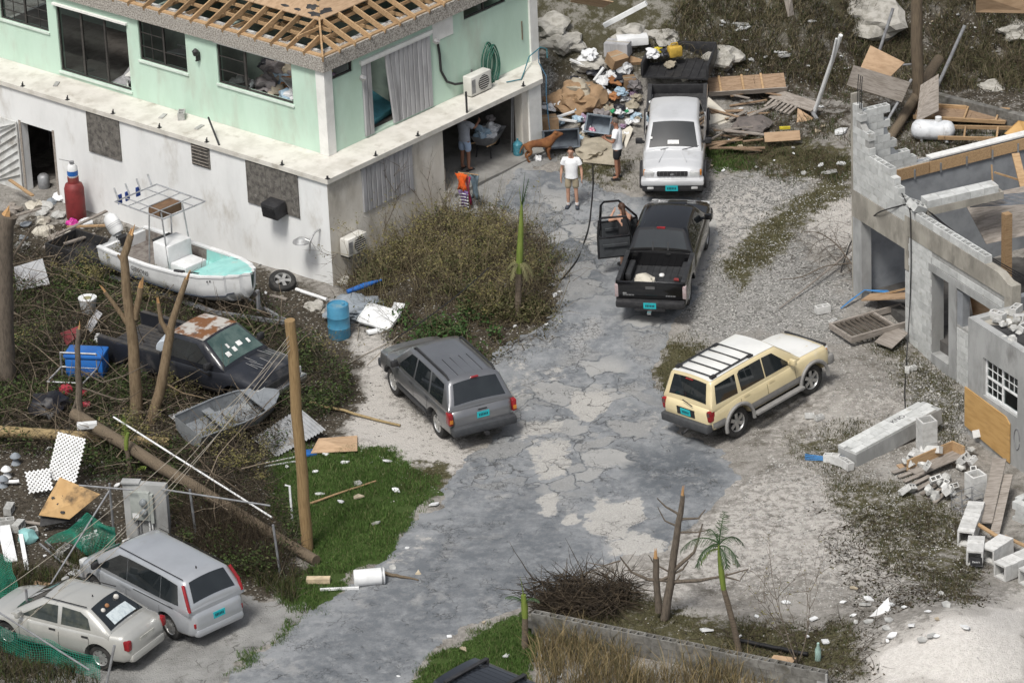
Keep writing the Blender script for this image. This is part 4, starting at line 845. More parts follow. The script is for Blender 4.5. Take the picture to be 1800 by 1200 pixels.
# ---- cream SUV
sp=dict(R=.40,hw=.865,axles=(1.337,-1.337),body=[(-2.30,.62,.95,.72,.0),(-2.26,.55,1.10,.79,.0),(-2.15,.50,1.14,.83,.0),(-1.4,.48,1.15,.86,.0),(0,.48,1.15,.865,.0),(.75,.48,1.14,.865,.03),(1.0,.48,1.15,.86,.04),(1.6,.50,1.12,.845,.045),(1.95,.52,1.08,.80,.04),(2.06,.56,1.0,.74,.02),(2.11,.60,.88,.68,.0)],
 gh=dict(xf0=1.0,xf1=.28,xr1=-1.98,xr0=-2.2,zb=1.12,zbf=1.16,zbr=1.16,zr=1.78,wb=.825,wr=.69,crown=.04))
mC=paint('cream_paint',(.66,.56,.34),0,damt=.1,dust=(.6,.56,.5)); mC2=mat('grey_two_tone',(.24,.235,.225),(.20,.195,.19),rough=.55,bump=0); mW=paint('faded_white',(.74,.74,.71),0,damt=.1,dust=(.6,.6,.58))
c=Car('parked_suv',place((1299,768),(1427,691),-1,sp),'cream SUV with white roof, bonnet and black roof rack parked on gravel','car',sp)
c.body(mC); c.cabin(mC); c.wheels(.27,spokes=6); g=sp['gh']; c.topglass('roof_panel',.27,-1.97,1.04,.005,mW,10,10)
c.topglass('windscreen',.95,.33); c.topglass('rear_window',-2.01,-2.185,.86)
c.sideglass([[(.62,1.18),(.10,1.66),(-.26,1.68),(-.26,1.18)],[(-.30,1.18),(-.30,1.68),(-1.05,1.68),(-1.13,1.62),(-1.13,1.18)],[(-1.26,1.18),(-1.22,1.66),(-1.92,1.64),(-2.02,1.2)]])
# bleached bonnet sheet
vs=[];xs_=np.linspace(1.02,1.98,8)
for x in xs_:
    zl,zt,w_,cr=c.sec(x)
    for j in range(9): t=-1+j/4; vs.append((x,t*(w_-.11),zt+cr*(1-t*t)+.006))
MB().add(vs,[(i*9+j,i*9+j+1,(i+1)*9+j+1,(i+1)*9+j) for i in range(7) for j in range(8)]).build('bonnet',mW,c.t,60)
MB().box((1.98,-.70,1.04),(2.05,.70,1.10),bev=.02).build('bonnet_guard',mBlack,c.t,40)
c.sidepatch('lower_panel',list(np.linspace(-.88,.88,9)),.50,lambda x:.74+.0*x,mC2,.008); c.sidepatch('lower_panel',list(np.linspace(-2.2,-1.80,5)),.56,.76,mC2,.01)
for sg in (1,-1):
    for ax in sp['axles']:
        pts=[(ax+.49*math.cos(t),sg*.872,.42+.49*math.sin(t)) for t in np.linspace(-.15,math.pi+.15,14)]; MB().tube(pts,.05,6).build('wheel_arch',mC2,c.t,50)
    b=MB().bar((-.85,sg*.93,.46),(.85,sg*.93,.46),.16,.05); b.build('running_board',mC2,c.t)
    o=c.bx('tail_light',(-2.29,sg*.77-.05,.80),(-2.10,sg*.77+.06,1.08),mLampR,.02); c.bx('lamp_upper',(-2.296,sg*.77-.045,.95),(-2.292,sg*.77+.05,1.06),mat('lamp_smoke',(.12,.06,.06),rough=.3,bump=0),parent=o)
    c.bx('headlight',(1.96,sg*.60-.13,.86),(2.07,sg*.60+.16,1.02),mLampC,.02); c.bx('indicator',(1.86,sg*.74-.02,.9),(2.0,sg*.74+.06,1.0),mAmber,.01)
    MB().tube([(-.45,sg*.58,1.83),(-1.85,sg*.58,1.815)],.022,6).build('roof_rack_rail',mBlack,c.t); 
    for x in (-.5,-1.8): MB().box((x-.08,sg*.58-.05,1.76),(x+.08,sg*.58+.05,1.83)).build('rack_foot',mBlack,c.t)
for x in (-.45,-.8,-1.15,-1.5,-1.85): MB().tube([(x,-.58,1.832),(x,.58,1.832)],.018,6).build('roof_rack_bar',mBlack,c.t)
c.bx('rear_bumper',(-2.42,-.80,.52),(-2.2,.80,.74),mat('bumper_dark',(.06,.062,.065),rough=.7,bump=0),.04); c.bx('front_bumper',(1.95,-.80,.52),(2.2,.80,.80),mC2,.07)
o=c.bx('plate_panel',(-2.312,-.30,.80),(-2.296,.30,1.0),mBlack); c.plate(-2.318,0,.90); c.mirror(.58,1.18,mC); c.seams((-.28,.72,-1.2),.52,1.12)
MB().tube([(-2.27,.1,1.2),(-2.30,-.25,1.12)],.012,4).build('wiper',mBlack,c.t); c.bx('third_brake_light',(-2.06,-.12,1.68),(-2.01,.12,1.70),mLampR)
for x in (-.12,-1.0): c.sidepatch('door_handle',[x-.1,x+.1],1.0,1.04,mC,.015,1)
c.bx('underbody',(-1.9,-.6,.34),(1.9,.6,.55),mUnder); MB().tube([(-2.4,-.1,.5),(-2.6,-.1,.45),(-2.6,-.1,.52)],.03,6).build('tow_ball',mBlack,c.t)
# ---- silver minivan
sp=dict(R=.325,hw=.85,axles=(1.3925,-1.3925),body=[(-2.34,.42,.72,.60,.0),(-2.31,.34,.90,.69,.0),(-2.2,.30,.98,.76,.0),(-1.9,.29,.99,.81,.0),(-1.4,.28,1.0,.845,.0),(0,.26,.98,.85,.0),(1.0,.26,.96,.85,.02),(1.5,.28,.94,.84,.04),(1.9,.30,.86,.79,.05),(2.12,.34,.74,.70,.04),(2.22,.40,.60,.58,.0)],
 gh=dict(xf0=1.62,xf1=.62,xr1=-1.95,xr0=-2.27,zb=.96,zbf=.98,zbr=1.02,zr=1.62,wb=.80,wr=.62,crown=.05))
mS=paint('silver_van_paint',(.43,.45,.475),.40,damt=.10)
c=Car('parked_minivan',place((306,1124),(175,1052),1,sp),'silver minivan with tall red tail lights parked on concrete beside the silver sedan','car',sp)
c.body(mS); c.cabin(mS); c.wheels(.2,spokes=7)
c.topglass('windscreen',1.56,.68); c.topglass('rear_window',-1.98,-2.22,.86)
c.sideglass([[(1.24,1.01),(.42,1.50),(.12,1.52),(.08,1.01)],[(.066,1.01),(.106,1.52),(-1.15,1.52),(-1.19,1.01)],[(-1.204,1.01),(-1.164,1.52),(-1.78,1.48),(-1.88,1.04)],[(1.48,.99),(1.24,1.15),(1.22,.99)]])
for sg in (1,-1):
    MB().tube([(-1.99,sg*.66,1.55),(-2.18,sg*.735,1.25),(-2.26,sg*.745,.98)],.042,8).build('tail_light',mLampR,c.t,50)
    c.bx('reflector',(-2.32,sg*.63-.05,.56),(-2.27,sg*.63+.06,.68),mLampR,.01); c.bx('headlight',(1.95,sg*.62-.12,.64),(2.12,sg*.62+.10,.82),mLampC,.04)
    MB().tube([(.55,sg*.585,1.645),(-1.9,sg*.585,1.632)],.01,4).build('roof_seam',mSeam,c.t); MB().tube([(-.2,sg*.822,.90),(-1.7,sg*.824,.93)],.009,4).build('slide_rail',mSeam,c.t)
c.plate(-2.335,0,.70); c.bx('rear_bumper',(-2.37,-.68,.30),(-2.1,.68,.52),mS,.09); c.bx('front_bumper',(1.9,-.74,.28),(2.28,.74,.50),mS,.09)
c.bx('plate_recess',(-2.322,-.35,.60),(-2.312,.35,.80),mat('silver_dark',(.3,.31,.32),rough=.4,bump=0)); c.mirror(1.12,1.0,mBlack,.80); c.seams((.08,1.12,-1.18),.34,.94)
MB().tube([(-2.2,.0,1.08),(-2.13,-.3,1.2)],.012,4).build('wiper',mBlack,c.t); MB().lathe([(.02,0),(.015,.05),(0,.05)],6,Matrix.Translation((-1.7,.05,1.655))).build('aerial',mBlack,c.t)
for x in (-.02,.2): c.sidepatch('door_handle',[x-.09,x+.09],.84,.88,mS,.02,1)
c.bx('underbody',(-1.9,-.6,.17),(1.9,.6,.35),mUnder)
# ---- silver sedan
sp=dict(R=.31,hw=.845,axles=(1.305,-1.305),body=[(-2.12,.40,.66,.58,.0),(-2.08,.32,.88,.67,.0),(-1.95,.28,.95,.74,.02),(-1.5,.26,.96,.825,.02),(-.6,.25,.93,.845,.0),(.6,.25,.91,.845,.02),(1.0,.25,.90,.84,.04),(1.5,.27,.84,.82,.05),(1.9,.30,.74,.76,.04),(2.04,.34,.64,.68,.03),(2.10,.40,.54,.60,.0)],
 gh=dict(xf0=1.12,xf1=.28,xr1=-.92,xr0=-1.62,zb=.90,zbf=.92,zbr=.96,zr=1.40,wb=.785,wr=.58,crown=.045))
mA=paint('champagne_paint',(.44,.44,.415),.3,damt=.28,dust=(.5,.48,.42))
c=Car('parked_sedan',place((180,1177),(17,1133),1,sp),'dusty silver sedan with soft toys behind its rear window, wrapped in torn netting','car',sp)
c.body(mA); c.cabin(mA); c.wheels(.19,spokes=7); c.topglass('windscreen',1.06,.33)
# glazed rear: shelf with towel and toys shown on the sloping back
c.topglass('rear_window',-.97,-1.58,.92)
gl=c.topglass('parcel_shelf',-1.28,-1.54,.62,.014,mat('pale_towel',(.50,.56,.58),(.36,.42,.45),rough=.9,scale=12,bump=0),4,5)
for x,y,z,r_,m_ in ((-1.12,-.28,1.33,.07,mat('toy_white',(.6,.58,.54),rough=.9)),(-1.15,.12,1.30,.06,mat('toy_brown',(.30,.15,.07),rough=.9)),(-1.17,.3,1.27,.06,mat('toy_white',(.6,.58,.54)))): MB().lathe([(0,-r_),(r_*.7,-r_*.7),(r_,0),(r_*.7,r_*.7),(0,r_)],10,Matrix.Translation((x,y,z))).build('soft_toy',m_,c.t,60)
mSedGl=mat('sedan_glass',(.03,.037,.036),(.07,.075,.06),rough=.07,scale=3,bump=0)
c.sideglass([[(.80,.95),(.16,1.31),(-.16,1.32),(-.20,.95)],[(-.30,.95),(-.28,1.32),(-.78,1.30),(-1.0,1.2),(-1.12,.97)]],mSedGl)
for sg in (1,-1):
    c.bx('tail_light',(-2.11,sg*.66-.09,.62),(-1.95,sg*.66+.055,.86),mLampR,.03); c.bx('headlight',(1.86,sg*.58-.14,.52),(2.02,sg*.58+.10,.68),mLampC,.04)
    MB().tube([(.30,sg*.56,1.425),(-.92,sg*.56,1.415)],.012,4).build('roof_seam',mSeam,c.t)
    for x in (-.08,-.98): c.sidepatch('door_handle',[x-.09,x+.09],.78,.83,mBlack,.012,1,(sg,))
c.bx('rear_bumper',(-2.16,-.64,.29),(-1.9,.64,.52),mA,.09); c.bx('front_bumper',(1.8,-.74,.27),(2.18,.74,.46),mA,.08); c.seams((-.25,.86,-1.08),.30,.88); c.mirror(.78,.94,mA,.78)
c.bx('number_plate',(-2.112,-.26,.66),(-2.10,.26,.78),mat('plate_pale',(.55,.55,.5),bump=0)); c.bx('underbody',(-1.8,-.6,.15),(1.8,.6,.33),mUnder); MB().lathe([(.02,0),(.012,.04),(0,.04)],6,Matrix.Translation((-.75,.1,1.44))).build('aerial',mBlack,c.t)
# ---- pickups
def bed(c,x0,x1,hw,zf,zr,m,liner,R_,ax,z0=.52,iw=None):
    iw=iw or hw-.12
    me=MB().box((x0,-hw,z0),(x1,hw,zr),bev=.035).mesh('bed',m); cut=MB().box((x0+.0-.2,-iw,zf),(x1-.07,iw,zr+.5))
    for sg in (1,-1): cut.lathe([(R_+.07,0),(R_+.07,.4)],28,Matrix.Translation((ax,sg*(hw-.22),R_+.02))@rotm(-90*sg,0,0))
    me=bool_cut(me,cut,'bed',m); me.polygons.foreach_set('use_smooth',[True]*len(me.polygons)); me.set_sharp_from_angle(angle=R(30))
    o=link('bed',me,c.t); MB().box((x0+.02,-iw+.01,zf+.002),(x1-.08,iw-.01,zf+.02)).build('bed_liner',liner,o)
    for k in range(9): y=-iw+.12+k*(2*iw-.24)/8; MB().box((x0+.03,y-.02,zf+.02),(x1-.09,y+.02,zf+.035)).build('liner_rib',liner,o)
    for sg in (1,-1):
        MB().box((ax-.42,min(sg*(iw-.18),sg*iw),zf+.02),(ax+.42,max(sg*(iw-.18),sg*iw),zf+.24),bev=.05).build('wheel_well',liner,o,40)
        MB().box((x0+.02,min(sg*(iw-.0),sg*(hw-.01)),zr-.012),(x1-.02,max(sg*iw,sg*(hw-.01)),zr+.012)).build('bed_rail',liner,o)
    return o
sp=dict(R=.39,hw=.925,axles=(1.623,-1.623),body=[(-1.02,.50,1.18,.90,.0),(-.9,.50,1.19,.915,.0),(.3,.48,1.18,.92,.0),(1.1,.48,1.17,.92,.03),(1.35,.5,1.18,.915,.05),(1.9,.52,1.15,.90,.06),(2.25,.55,1.08,.84,.05),(2.40,.6,.98,.76,.03),(2.45,.66,.84,.68,.0)],
 gh=dict(xf0=1.38,xf1=.62,xr1=-.78,xr0=-1.02,zb=1.16,zbf=1.20,zbr=1.20,zr=1.78,wb=.865,wr=.66,crown=.045))
mK=paint('black_paint',(.008,.008,.009),0,damt=.02,dust=(.03,.03,.03),rough=.15,coat=.45)
mInt2=mat('door_trim',(.05,.055,.06),(.035,.038,.042),rough=.8,scale=5,bump=.1)
c=Car('black_pickup',place((1209,538),(1243,434),-1,sp),'black double cab pickup with both driver side doors standing open','pickup truck',sp); blackP=c
c.body(mK); c.cabin(mK); c.wheels(.26,spokes=6)
bed(c,-2.76,-1.035,.915,.80,1.20,mK,mat('bed_black',(.02,.021,.023),(.035,.036,.038),rough=.6,scale=6),.39,-1.623)
c.bx('tailgate',(-2.80,-.86,.72),(-2.735,.86,1.19),mK,.02); c.bx('rear_bumper',(-2.96,-.90,.50),(-2.74,.90,.70),mBlack,.05); c.bx('bumper_step',(-2.99,-.4,.46),(-2.8,.4,.52),mBlack); c.plate(-2.965,0,.60); c.bx('tailgate_handle',(-2.812,-.12,1.0),(-2.80,.12,1.07),mat('handle_grey',(.10,.10,.10),bump=0))
for sg in (1,-1): c.bx('tail_light',(-2.80,sg*.88-.055,.74),(-2.66,sg*.88+.05,1.10),mLampR if False else mat('lamp_smoky',(.42,.36,.36),(.3,.2,.2),rough=.2,bump=0),.015)
for y,w_,nn in ((.58,.30,8),(-.52,.26,6)):
    for i in range(nn): c.bx('badge_letter',(-2.806,y-w_/2+i*w_/nn,.80),(-2.80,y-w_/2+(i+.6)*w_/nn,.835),mChrome)
c.bx('badge_mark',(-2.806,.62,.845),(-2.80,.72,.885),mChrome)
c.topglass('windscreen',1.33,.66); c.topglass('rear_window',-.81,-1.0,.92)
for y in (-.2,.2): MB().bar((-.80,y,1.735),(-1.035,y,1.24),.03,.02).build('window_bar',mBlack,c.t)
c.sideglass([[(.98,1.22),(.48,1.68),(-.02,1.69),(-.02,1.22)],[(-.10,1.22),(-.10,1.69),(-.70,1.67),(-.82,1.22)]],both=-1)
c.sideglass([[(.98,.62),(.98,1.2),(.48,1.68),(-.70,1.67),(-.84,1.2),(-.84,.62)]],mInt2,.012,'door_opening',1)
for k in range(7): y=-.48+k*.16; MB().tube([(.5,y,1.815-.05*abs(y)**2*1.9),(-.65,y,1.795-.05*abs(y)**2*1.9)],.012,5).build('roof_rib',mK,c.t)
c.bx('third_brake_light',(-.83,-.11,1.765),(-.77,.11,1.80),mLampR); c.bx('bonnet_scoop',(1.62,-.26,1.19),(2.0,.26,1.245),mK,.025); c.mirror(.92,1.22,mK,.86,(-1,)); c.seams((-.06,1.02,-.9),.55,1.14,(-1,))
c.bx('front_bumper',(2.25,-.86,.48),(2.56,.86,.80),mK,.08); c.bx('underbody',(-2.5,-.6,.32),(2.1,.6,.55),mUnder); c.bx('tow_hitch',(-3.12,-.05,.42),(-2.9,.05,.48),mChrome)
for sg in (1,-1): c.bx('headlight',(2.24,sg*.66-.15,.86),(2.42,sg*.66+.12,1.04),mLampC,.04)
def open_door(c,hx,hy,length,ang,label,slope):
    M=Matrix.Translation((hx,hy,0))@rotm(0,0,180-ang) if False else Matrix.Translation((hx,hy,0))@Matrix.Rotation(R(180-ang),4,'Z')
    d=MB().box((0,-.035,.56),(length,.035,1.19),bev=.02).build('open_door',mK,c.t,35,M); d['label']=label
    MB().box((.05,.036,.62),(length-.06,.05,1.14)).build('door_trim',mInt2,d); MB().box((.12,.05,.92),(length-.15,.1,.99)).build('armrest',mInt2,d)
    b=MB(); b.tube([(length-.03,0,1.17),(length-.08,-.01,1.66),(length-.16,-.02,1.74),(slope,-.02,1.72),(.03,0,1.2)],.035,6); b.build('window_frame',mK,d,40)
open_door(c,1.0,.93,1.06,68,'open front door of the black pickup',.5); open_door(c,-.06,.93,.92,72,'open rear door of the black pickup',.12)
# sack in its bed
def bag_mesh(name,m,seed,r=.2,squash=.75,sub=3,rough=.4):
    bm=bmesh.new(); bmesh.ops.create_icosphere(bm,subdivisions=sub,radius=r)
    for v in bm.verts:
        q=v.co/r; n1=mnoise.noise(q*1.3+Vector((seed,0,0))); n2=mnoise.noise(q*3.4+Vector((0,seed,0))); n3=abs(mnoise.noise(q*6+Vector((seed,seed,0))))
        v.co*=1+rough*n1+.28*rough*n2*1.6-.18*n3; v.co.z*=squash; 
        if v.co.z<-r*squash*.55: v.co.z=-r*squash*.55
    for v in bm.verts: v.co.z+=r*squash*.55
    me=bpy.data.meshes.new(name); bm.to_mesh(me); bm.free(); me.materials.append(m); me.polygons.foreach_set('use_smooth',[True]*len(me.polygons)); me.set_sharp_from_angle(angle=R(40)); return me
mSack=mat('sack',(.50,.47,.40),(.38,.35,.29),rough=.9,scale=6,bump=.5,bscale=20)
tag(link('sack',bag_mesh('sack',mSack,3.3,.30,.7),None,c.t.matrix_world@at((-2.3,.22,.835))),'pale full sack in the bed of the black pickup','sack')
tag(link('crumpled_paper',bag_mesh('crumpled_paper',mat('paper_white',(.75,.75,.73),rough=.8),8.1,.07,.6,2),None,c.t.matrix_world@at((-1.7,-.12,.835))),'small white crumpled paper in the bed of the black pickup','paper')
tag(MB().box((-.12,-.05,0),(.12,.05,.06),bev=.02).build('red_strap',mat('red_cloth',(.25,.04,.04),rough=.9),None,None,c.t.matrix_world@at((-1.95,-.6,.836),80)),'dark red strap by the side of the black pickup bed','strap')
# ---- silver pickup
sp=dict(R=.375,hw=.86,axles=(1.55,-1.55),body=[(-.95,.52,1.12,.83,.0),(-.8,.52,1.13,.845,.0),(.3,.5,1.12,.85,.0),(1.05,.5,1.11,.85,.03),(1.3,.52,1.12,.845,.05),(1.8,.54,1.08,.835,.06),(2.15,.56,1.03,.81,.05),(2.27,.6,.98,.78,.03),(2.32,.64,.90,.74,.0)],
 gh=dict(xf0=1.32,xf1=.62,xr1=-.78,xr0=-.93,zb=1.10,zbf=1.14,zbr=1.14,zr=1.70,wb=.81,wr=.66,crown=.045))
mV=paint('silver_pickup_paint',(.60,.61,.62),.2,damt=.12)
fp=G(1183,361); Y_=R(-95); f_=Vector((math.cos(Y_),math.sin(Y_),0)); o_=fp-f_*2.38
c=Car('silver_pickup',ground_car(o_.x,o_.y,Y_,sp),'silver double cab pickup facing the black pickup, its bed loaded with rubbish','pickup truck',sp); silverP=c
c.body(mV); c.cabin(mV); c.wheels(.25,y=.78,spokes=6)
bed(c,-2.74,-.97,.845,.80,1.13,mV,mat('liner_dark',(.03,.03,.032),(.05,.05,.05),rough=.7,scale=6),.375,-1.55)
c.bx('tailgate',(-2.78,-.8,.74),(-2.72,.8,1.10),mBlack,.02)
c.topglass('windscreen',1.27,.66,.93); c.topglass('rear_window',-.80,-.91,.9)
o=c.topglass('dashboard_papers',1.13,1.22,.22,.013,mat('paper_white',(.6,.6,.6)),1,3); c.topglass('screen_sticker',1.05,1.10,.04,.013,_mats['paper_white'],1,1).location=(0,-.60,-.0)
c.sideglass([[(.92,1.16),(.44,1.60),(-.02,1.61),(-.02,1.16)],[(-.10,1.16),(-.10,1.61),(-.66,1.6),(-.76,1.16)]])
c.bx('grille',(2.27,-.42,.86),(2.345,.42,1.01),mBlack,.03)
for k in range(7): c.bx('grille_bar',(2.34,-.36+k*.115,.87),(2.352,-.345+k*.115,1.0),mat('dark_chrome',(.12,.12,.12),rough=.3,bump=0))
c.bx('grille_emblem',(2.345,-.06,.91),(2.36,.06,.96),mChrome,.015)
for sg in (1,-1):
    c.bx('headlight',(2.18,sg*.62-.15,.84),(2.33,sg*.62+.13,1.0),mLampC,.03); c.bx('indicator',(2.14,sg*.765-.02,.86),(2.28,sg*.765+.03,.99),mAmber,.01); c.bx('fog_light',(2.42,sg*.60-.09,.53),(2.47,sg*.60+.09,.60),mLampC,.02)
    for ax in sp['axles']: MB().tube([(ax+.46*math.cos(t),sg*.87,.40+.46*math.sin(t)) for t in np.linspace(-.1,math.pi+.1,14)],.045,6).build('wheel_arch',mBlack,c.t,50)
    MB().tube([(.9,sg*.10,1.17),(2.0,sg*.38,1.145)],.012,4).build('bonnet_crease',mV,c.t)
c.bx('front_bumper',(2.12,-.86,.62),(2.46,.86,.80),mV,.06); c.bx('lower_bumper',(2.15,-.83,.44),(2.42,.83,.62),mBlack,.04); c.plate(2.47,-.02,.57,.34,.16); c.mirror(.98,1.18,mBlack,.82); c.seams((-.06,1.0,-.84),.55,1.08)
for y in (-.35,.25): MB().tube([(1.36,y,1.175),(1.22,y+.45,1.22)],.010,4).build('wiper',mBlack,c.t)
c.bx('underbody',(-2.5,-.6,.34),(2.0,.6,.56),mUnder); c.bx('rear_bumper',(-2.9,-.82,.5),(-2.74,.82,.68),mChrome,.04)
mBagW=mat('white_bag',(.70,.71,.72),(.58,.59,.6),rough=.45,scale=6,bump=.7,bscale=14,rand=.08); mBagG=mat('grey_bag',(.22,.20,.20),(.15,.14,.14),rough=.6,scale=5,bump=.5,bscale=14)
SB=lambda n_,m_,p,r_,lab,cat,sd: tag(link(n_,bag_mesh(n_,m_,sd,r_,.8),None,silverP.t.matrix_world@at(p)),lab,cat)
SB('plastic_bag',mBagW,(-1.25,.02,.86),.30,'white plastic bag in the silver pickup bed behind the cab','bag',1.2); SB('rubbish_sack',mBagG,(-1.35,.35,.86),.30,'dark grey sack in the silver pickup bed behind the cab','bag',5.2)
tag(MB().box((-.15,-.1,0),(.15,.1,.25),bev=.02).build('white_crate',mWin,None,None,silverP.t.matrix_world@at((-1.4,-.58,1.0),20,15)),'small white plastic crate in the corner of the silver pickup bed','crate')
mPlate0=mat('drum_pale',(.5,.55,.6),(.4,.45,.5),rough=.5,scale=3)
# ---- wrecked black pickup among the brush
sp=dict(R=.33,hw=.84,axles=(1.42,-1.62),body=[(-.75,.42,1.0,.81,.0),(-.6,.42,1.01,.825,.0),(.4,.40,1.0,.83,.0),(.9,.40,.99,.83,.02),(1.15,.42,1.0,.825,.04),(1.7,.44,.96,.81,.05),(2.05,.48,.90,.78,.04),(2.12,.54,.80,.72,.0)],
 gh=dict(xf0=1.15,xf1=.45,xr1=-.55,xr0=-.74,zb=.98,zbf=1.02,zbr=1.0,zr=1.55,wb=.79,wr=.62,crown=.04))
r0,r1=PZ(200,600,.95),PZ(507,655,.85); d=r1-r0; yw=math.atan2(d.y,d.x); mid=PZ(368,566,1.55); f_=Vector((math.cos(yw),math.sin(yw),0)); o_=mid+f_*.08
mB=paint('dull_black',(.016,.018,.024),0,damt=.35,dust=(.16,.15,.14),rough=.4,coat=.3)
mRust=mat('rusty_roof',(.42,.40,.37),(.17,.075,.03),rough=.85,scale=2.6,lo=.46,hi=.56,bump=.3,bscale=20,dirt=(.07,.05,.045),damt=.3,dscale=5)
yw=R(-39); f_=Vector((math.cos(yw),math.sin(yw),0)); o_=PZ(362,570,1.72)+f_*.06; M_=ground_car(o_.x,o_.y,yw,sp)@Matrix.Scale(1.12,4); c=Car('wrecked_pickup',M_,'wrecked black pickup with rusty peeling roof buried in broken branches','pickup truck',sp)
c.body(mB); c.cabin(mB); c.wheels(.2,spokes=6,rim=mat('steel_rim',(.12,.12,.12),rough=.6)); bed(c,-2.72,-.77,.80,.70,1.02,mB,mat('liner_old',(.035,.035,.037),(.06,.055,.05),rough=.9),.33,-1.62,.45)
c.topglass('roof_panel',.44,-.54,1.03,.005,mRust,6,8); ws=c.topglass('windscreen',1.10,.49,.93,.008,mat('sage_glass',(.05,.085,.08),(.09,.13,.12),rough=.12,scale=3,bump=0)); 
for k,(x,y,a) in enumerate([(.86,.12,.14),(.92,-.1,.1),(.95,-.35,.12),(.8,-.2,.06),(.9,.38,.07)]): c.topglass('paper_scrap',x+.05,x-.05,a/.6*.5,.014+.001*k,_mats['paper_white'],1,1,ws).location=(0,y,0)
c.topglass('rear_window',-.58,-.72,.9); c.sideglass([[(.78,1.05),(.30,1.46),(-.42,1.47),(-.50,1.05)]])
c.bx('front_bumper',(2.02,-.8,.42),(2.24,.8,.58),mChrome,.04); c.bx('grille',(2.06,-.5,.60),(2.14,.5,.76),mBlack,.02); c.mirror(.80,1.04,mBlack,.79)
for sg in (1,-1): c.bx('headlight',(2.04,sg*.62-.12,.60),(2.13,sg*.62+.12,.76),mLampC,.02)
c.bx('underbody',(-2.1,-.5,.2),(1.9,.5,.45),mUnder); wreck=c; tag(MB().lathe([(0,0),(.2,0),(.21,.03),(.21,.55),(.2,.58),(0,.58)],18).build('white_drum',mPlate0,None,40,c.t.matrix_world@at((-1.15,.1,.95),20,90)),'pale plastic drum lying in the bed of the wrecked pickup','drum')
random.seed(2)
for k in range(9): MB().box((-.2,-.006,0),(.2,.006,.004),Matrix.Translation((1.3+random.random()*.6,random.uniform(-.6,.6),1.05))@rotm(0,4,random.uniform(-8,8))).build('paint_scratch',mat('scratch',(.28,.28,.28),bump=0),c.t)
# ---- dark SUV at the lawn edge, only its roof in the photo
sp=dict(R=.37,hw=.92,axles=(1.40,-1.40),body=[(-2.4,.55,.95,.76,.0),(-2.35,.45,1.08,.86,.0),(-1.6,.42,1.10,.91,.0),(0,.4,1.1,.92,.0),(1.1,.4,1.1,.91,.03),(1.7,.42,1.05,.89,.05),(2.2,.48,.92,.80,.03),(2.26,.55,.82,.72,0)],
 gh=dict(xf0=1.2,xf1=.4,xr1=-2.0,xr0=-2.3,zb=1.08,zbf=1.12,zbr=1.12,zr=1.78,wb=.87,wr=.70,crown=.04))
k0=PZ(838,1152,1.78); kx=PZ(953,1200,1.78); d=(kx-k0); yw=math.atan2(d.y,d.x); f_=Vector((math.cos(yw),math.sin(yw),0)); n_=Vector((-f_.y,f_.x,0)); o_=k0+f_*2.0-n_*.70
c=Car('parked_suv',ground_car(o_.x,o_.y,yw,sp),'black SUV with ribbed roof and cross bars at the edge of the lower lawn','car',sp)
mN=paint('navy_black',(.010,.012,.016),0,damt=.15,dust=(.10,.1,.1)); c.body(mN); c.cabin(mN); c.wheels(.24); c.topglass('windscreen',1.14,.45); c.topglass('rear_window',-2.03,-2.26)
c.sideglass([[(.82,1.14),(.25,1.66),(-.15,1.67),(-.15,1.14)],[(-.22,1.14),(-.22,1.67),(-1.0,1.67),(-1.05,1.14)],[(-1.14,1.14),(-1.12,1.66),(-1.85,1.64),(-1.98,1.14)]])
for k in range(8): y=-.49+k*.14; MB().tube([(.2,y,1.815-.05*y*y*1.6),(-1.75,y,1.80-.05*y*y*1.6)],.013,5).build('roof_rib',mN,c.t)
for x in (-1.65,-.55): MB().box((x-.05,-.66,1.83),(x+.05,.66,1.86)).build('roof_bar',mBlack,c.t); 
for x in (-1.65,-.55):
    for sg in (1,-1): MB().box((x-.06,sg*.62-.03,1.72),(x+.06,sg*.62+.03,1.83)).build('bar_foot',mBlack,c.t)
c.bx('front_bumper',(2.05,-.84,.42),(2.36,.84,.7),mN,.07); c.bx('rear_bumper',(-2.52,-.84,.45),(-2.25,.84,.7),mN,.06)
# ------------------------------------------------------------------ boat on trailer
MBt=Matrix.Translation((-10.37,5.35,0.0))@Matrix.Rotation(R(-44.5),4,'Z')
mHull=mat('hull_white',(.70,.71,.71),(.60,.61,.61),rough=.4,scale=2,dirt=(.42,.41,.38),damt=.25,dscale=2.5,bump=.05); mTurq=mat('deck_turquoise',(.30,.60,.56),(.25,.52,.49),rough=.5,scale=3,bump=.1,dirt=(.4,.5,.46),damt=.25); mDeck=mat('dirty_deck',(.22,.20,.18),(.12,.10,.09),rough=.9,scale=5)
mAlu=mat('bare_aluminium',(.62,.63,.64),rough=.35,metal=.7,bump=0)
boat=empty('motor_boat',MBt,'white centre console motor boat with turquoise foredeck on a trailer by the white wall','boat')
bk=[(0,.88,.36,1.16),(.6,.92,.36,1.15),(2.0,.94,.36,1.17),(3.2,.89,.38,1.24),(4.0,.76,.44,1.32),(4.6,.52,.56,1.40),(4.95,.28,.74,1.46),(5.15,.06,1.0,1.50)]
xs,(gw,zk,zg)=interp(bk,30)
def hsec(i,j): # outer shell points j 0..5
    g,k,t=gw[i],zk[i],zg[i]; return [(0,k),(.55*g,k+.10+.0*g),(.80*g,k+.22),(.90*g,k+.30),(.97*g,(k+t)/2+.1),(g,t)][j]
vs=[];fs=[];n=len(xs)
for i in range(n):
    h=[hsec(i,j) for j in range(6)]; r_=[(-y,z) for y,z in h[::-1]]+h[1:]
    vs+=[(xs[i],y,z) for y,z in r_]
q=11
for i in range(n-1):
    for j in range(q-1): fs.append((i*q+j,i*q+j+1,(i+1)*q+j+1,(i+1)*q+j))
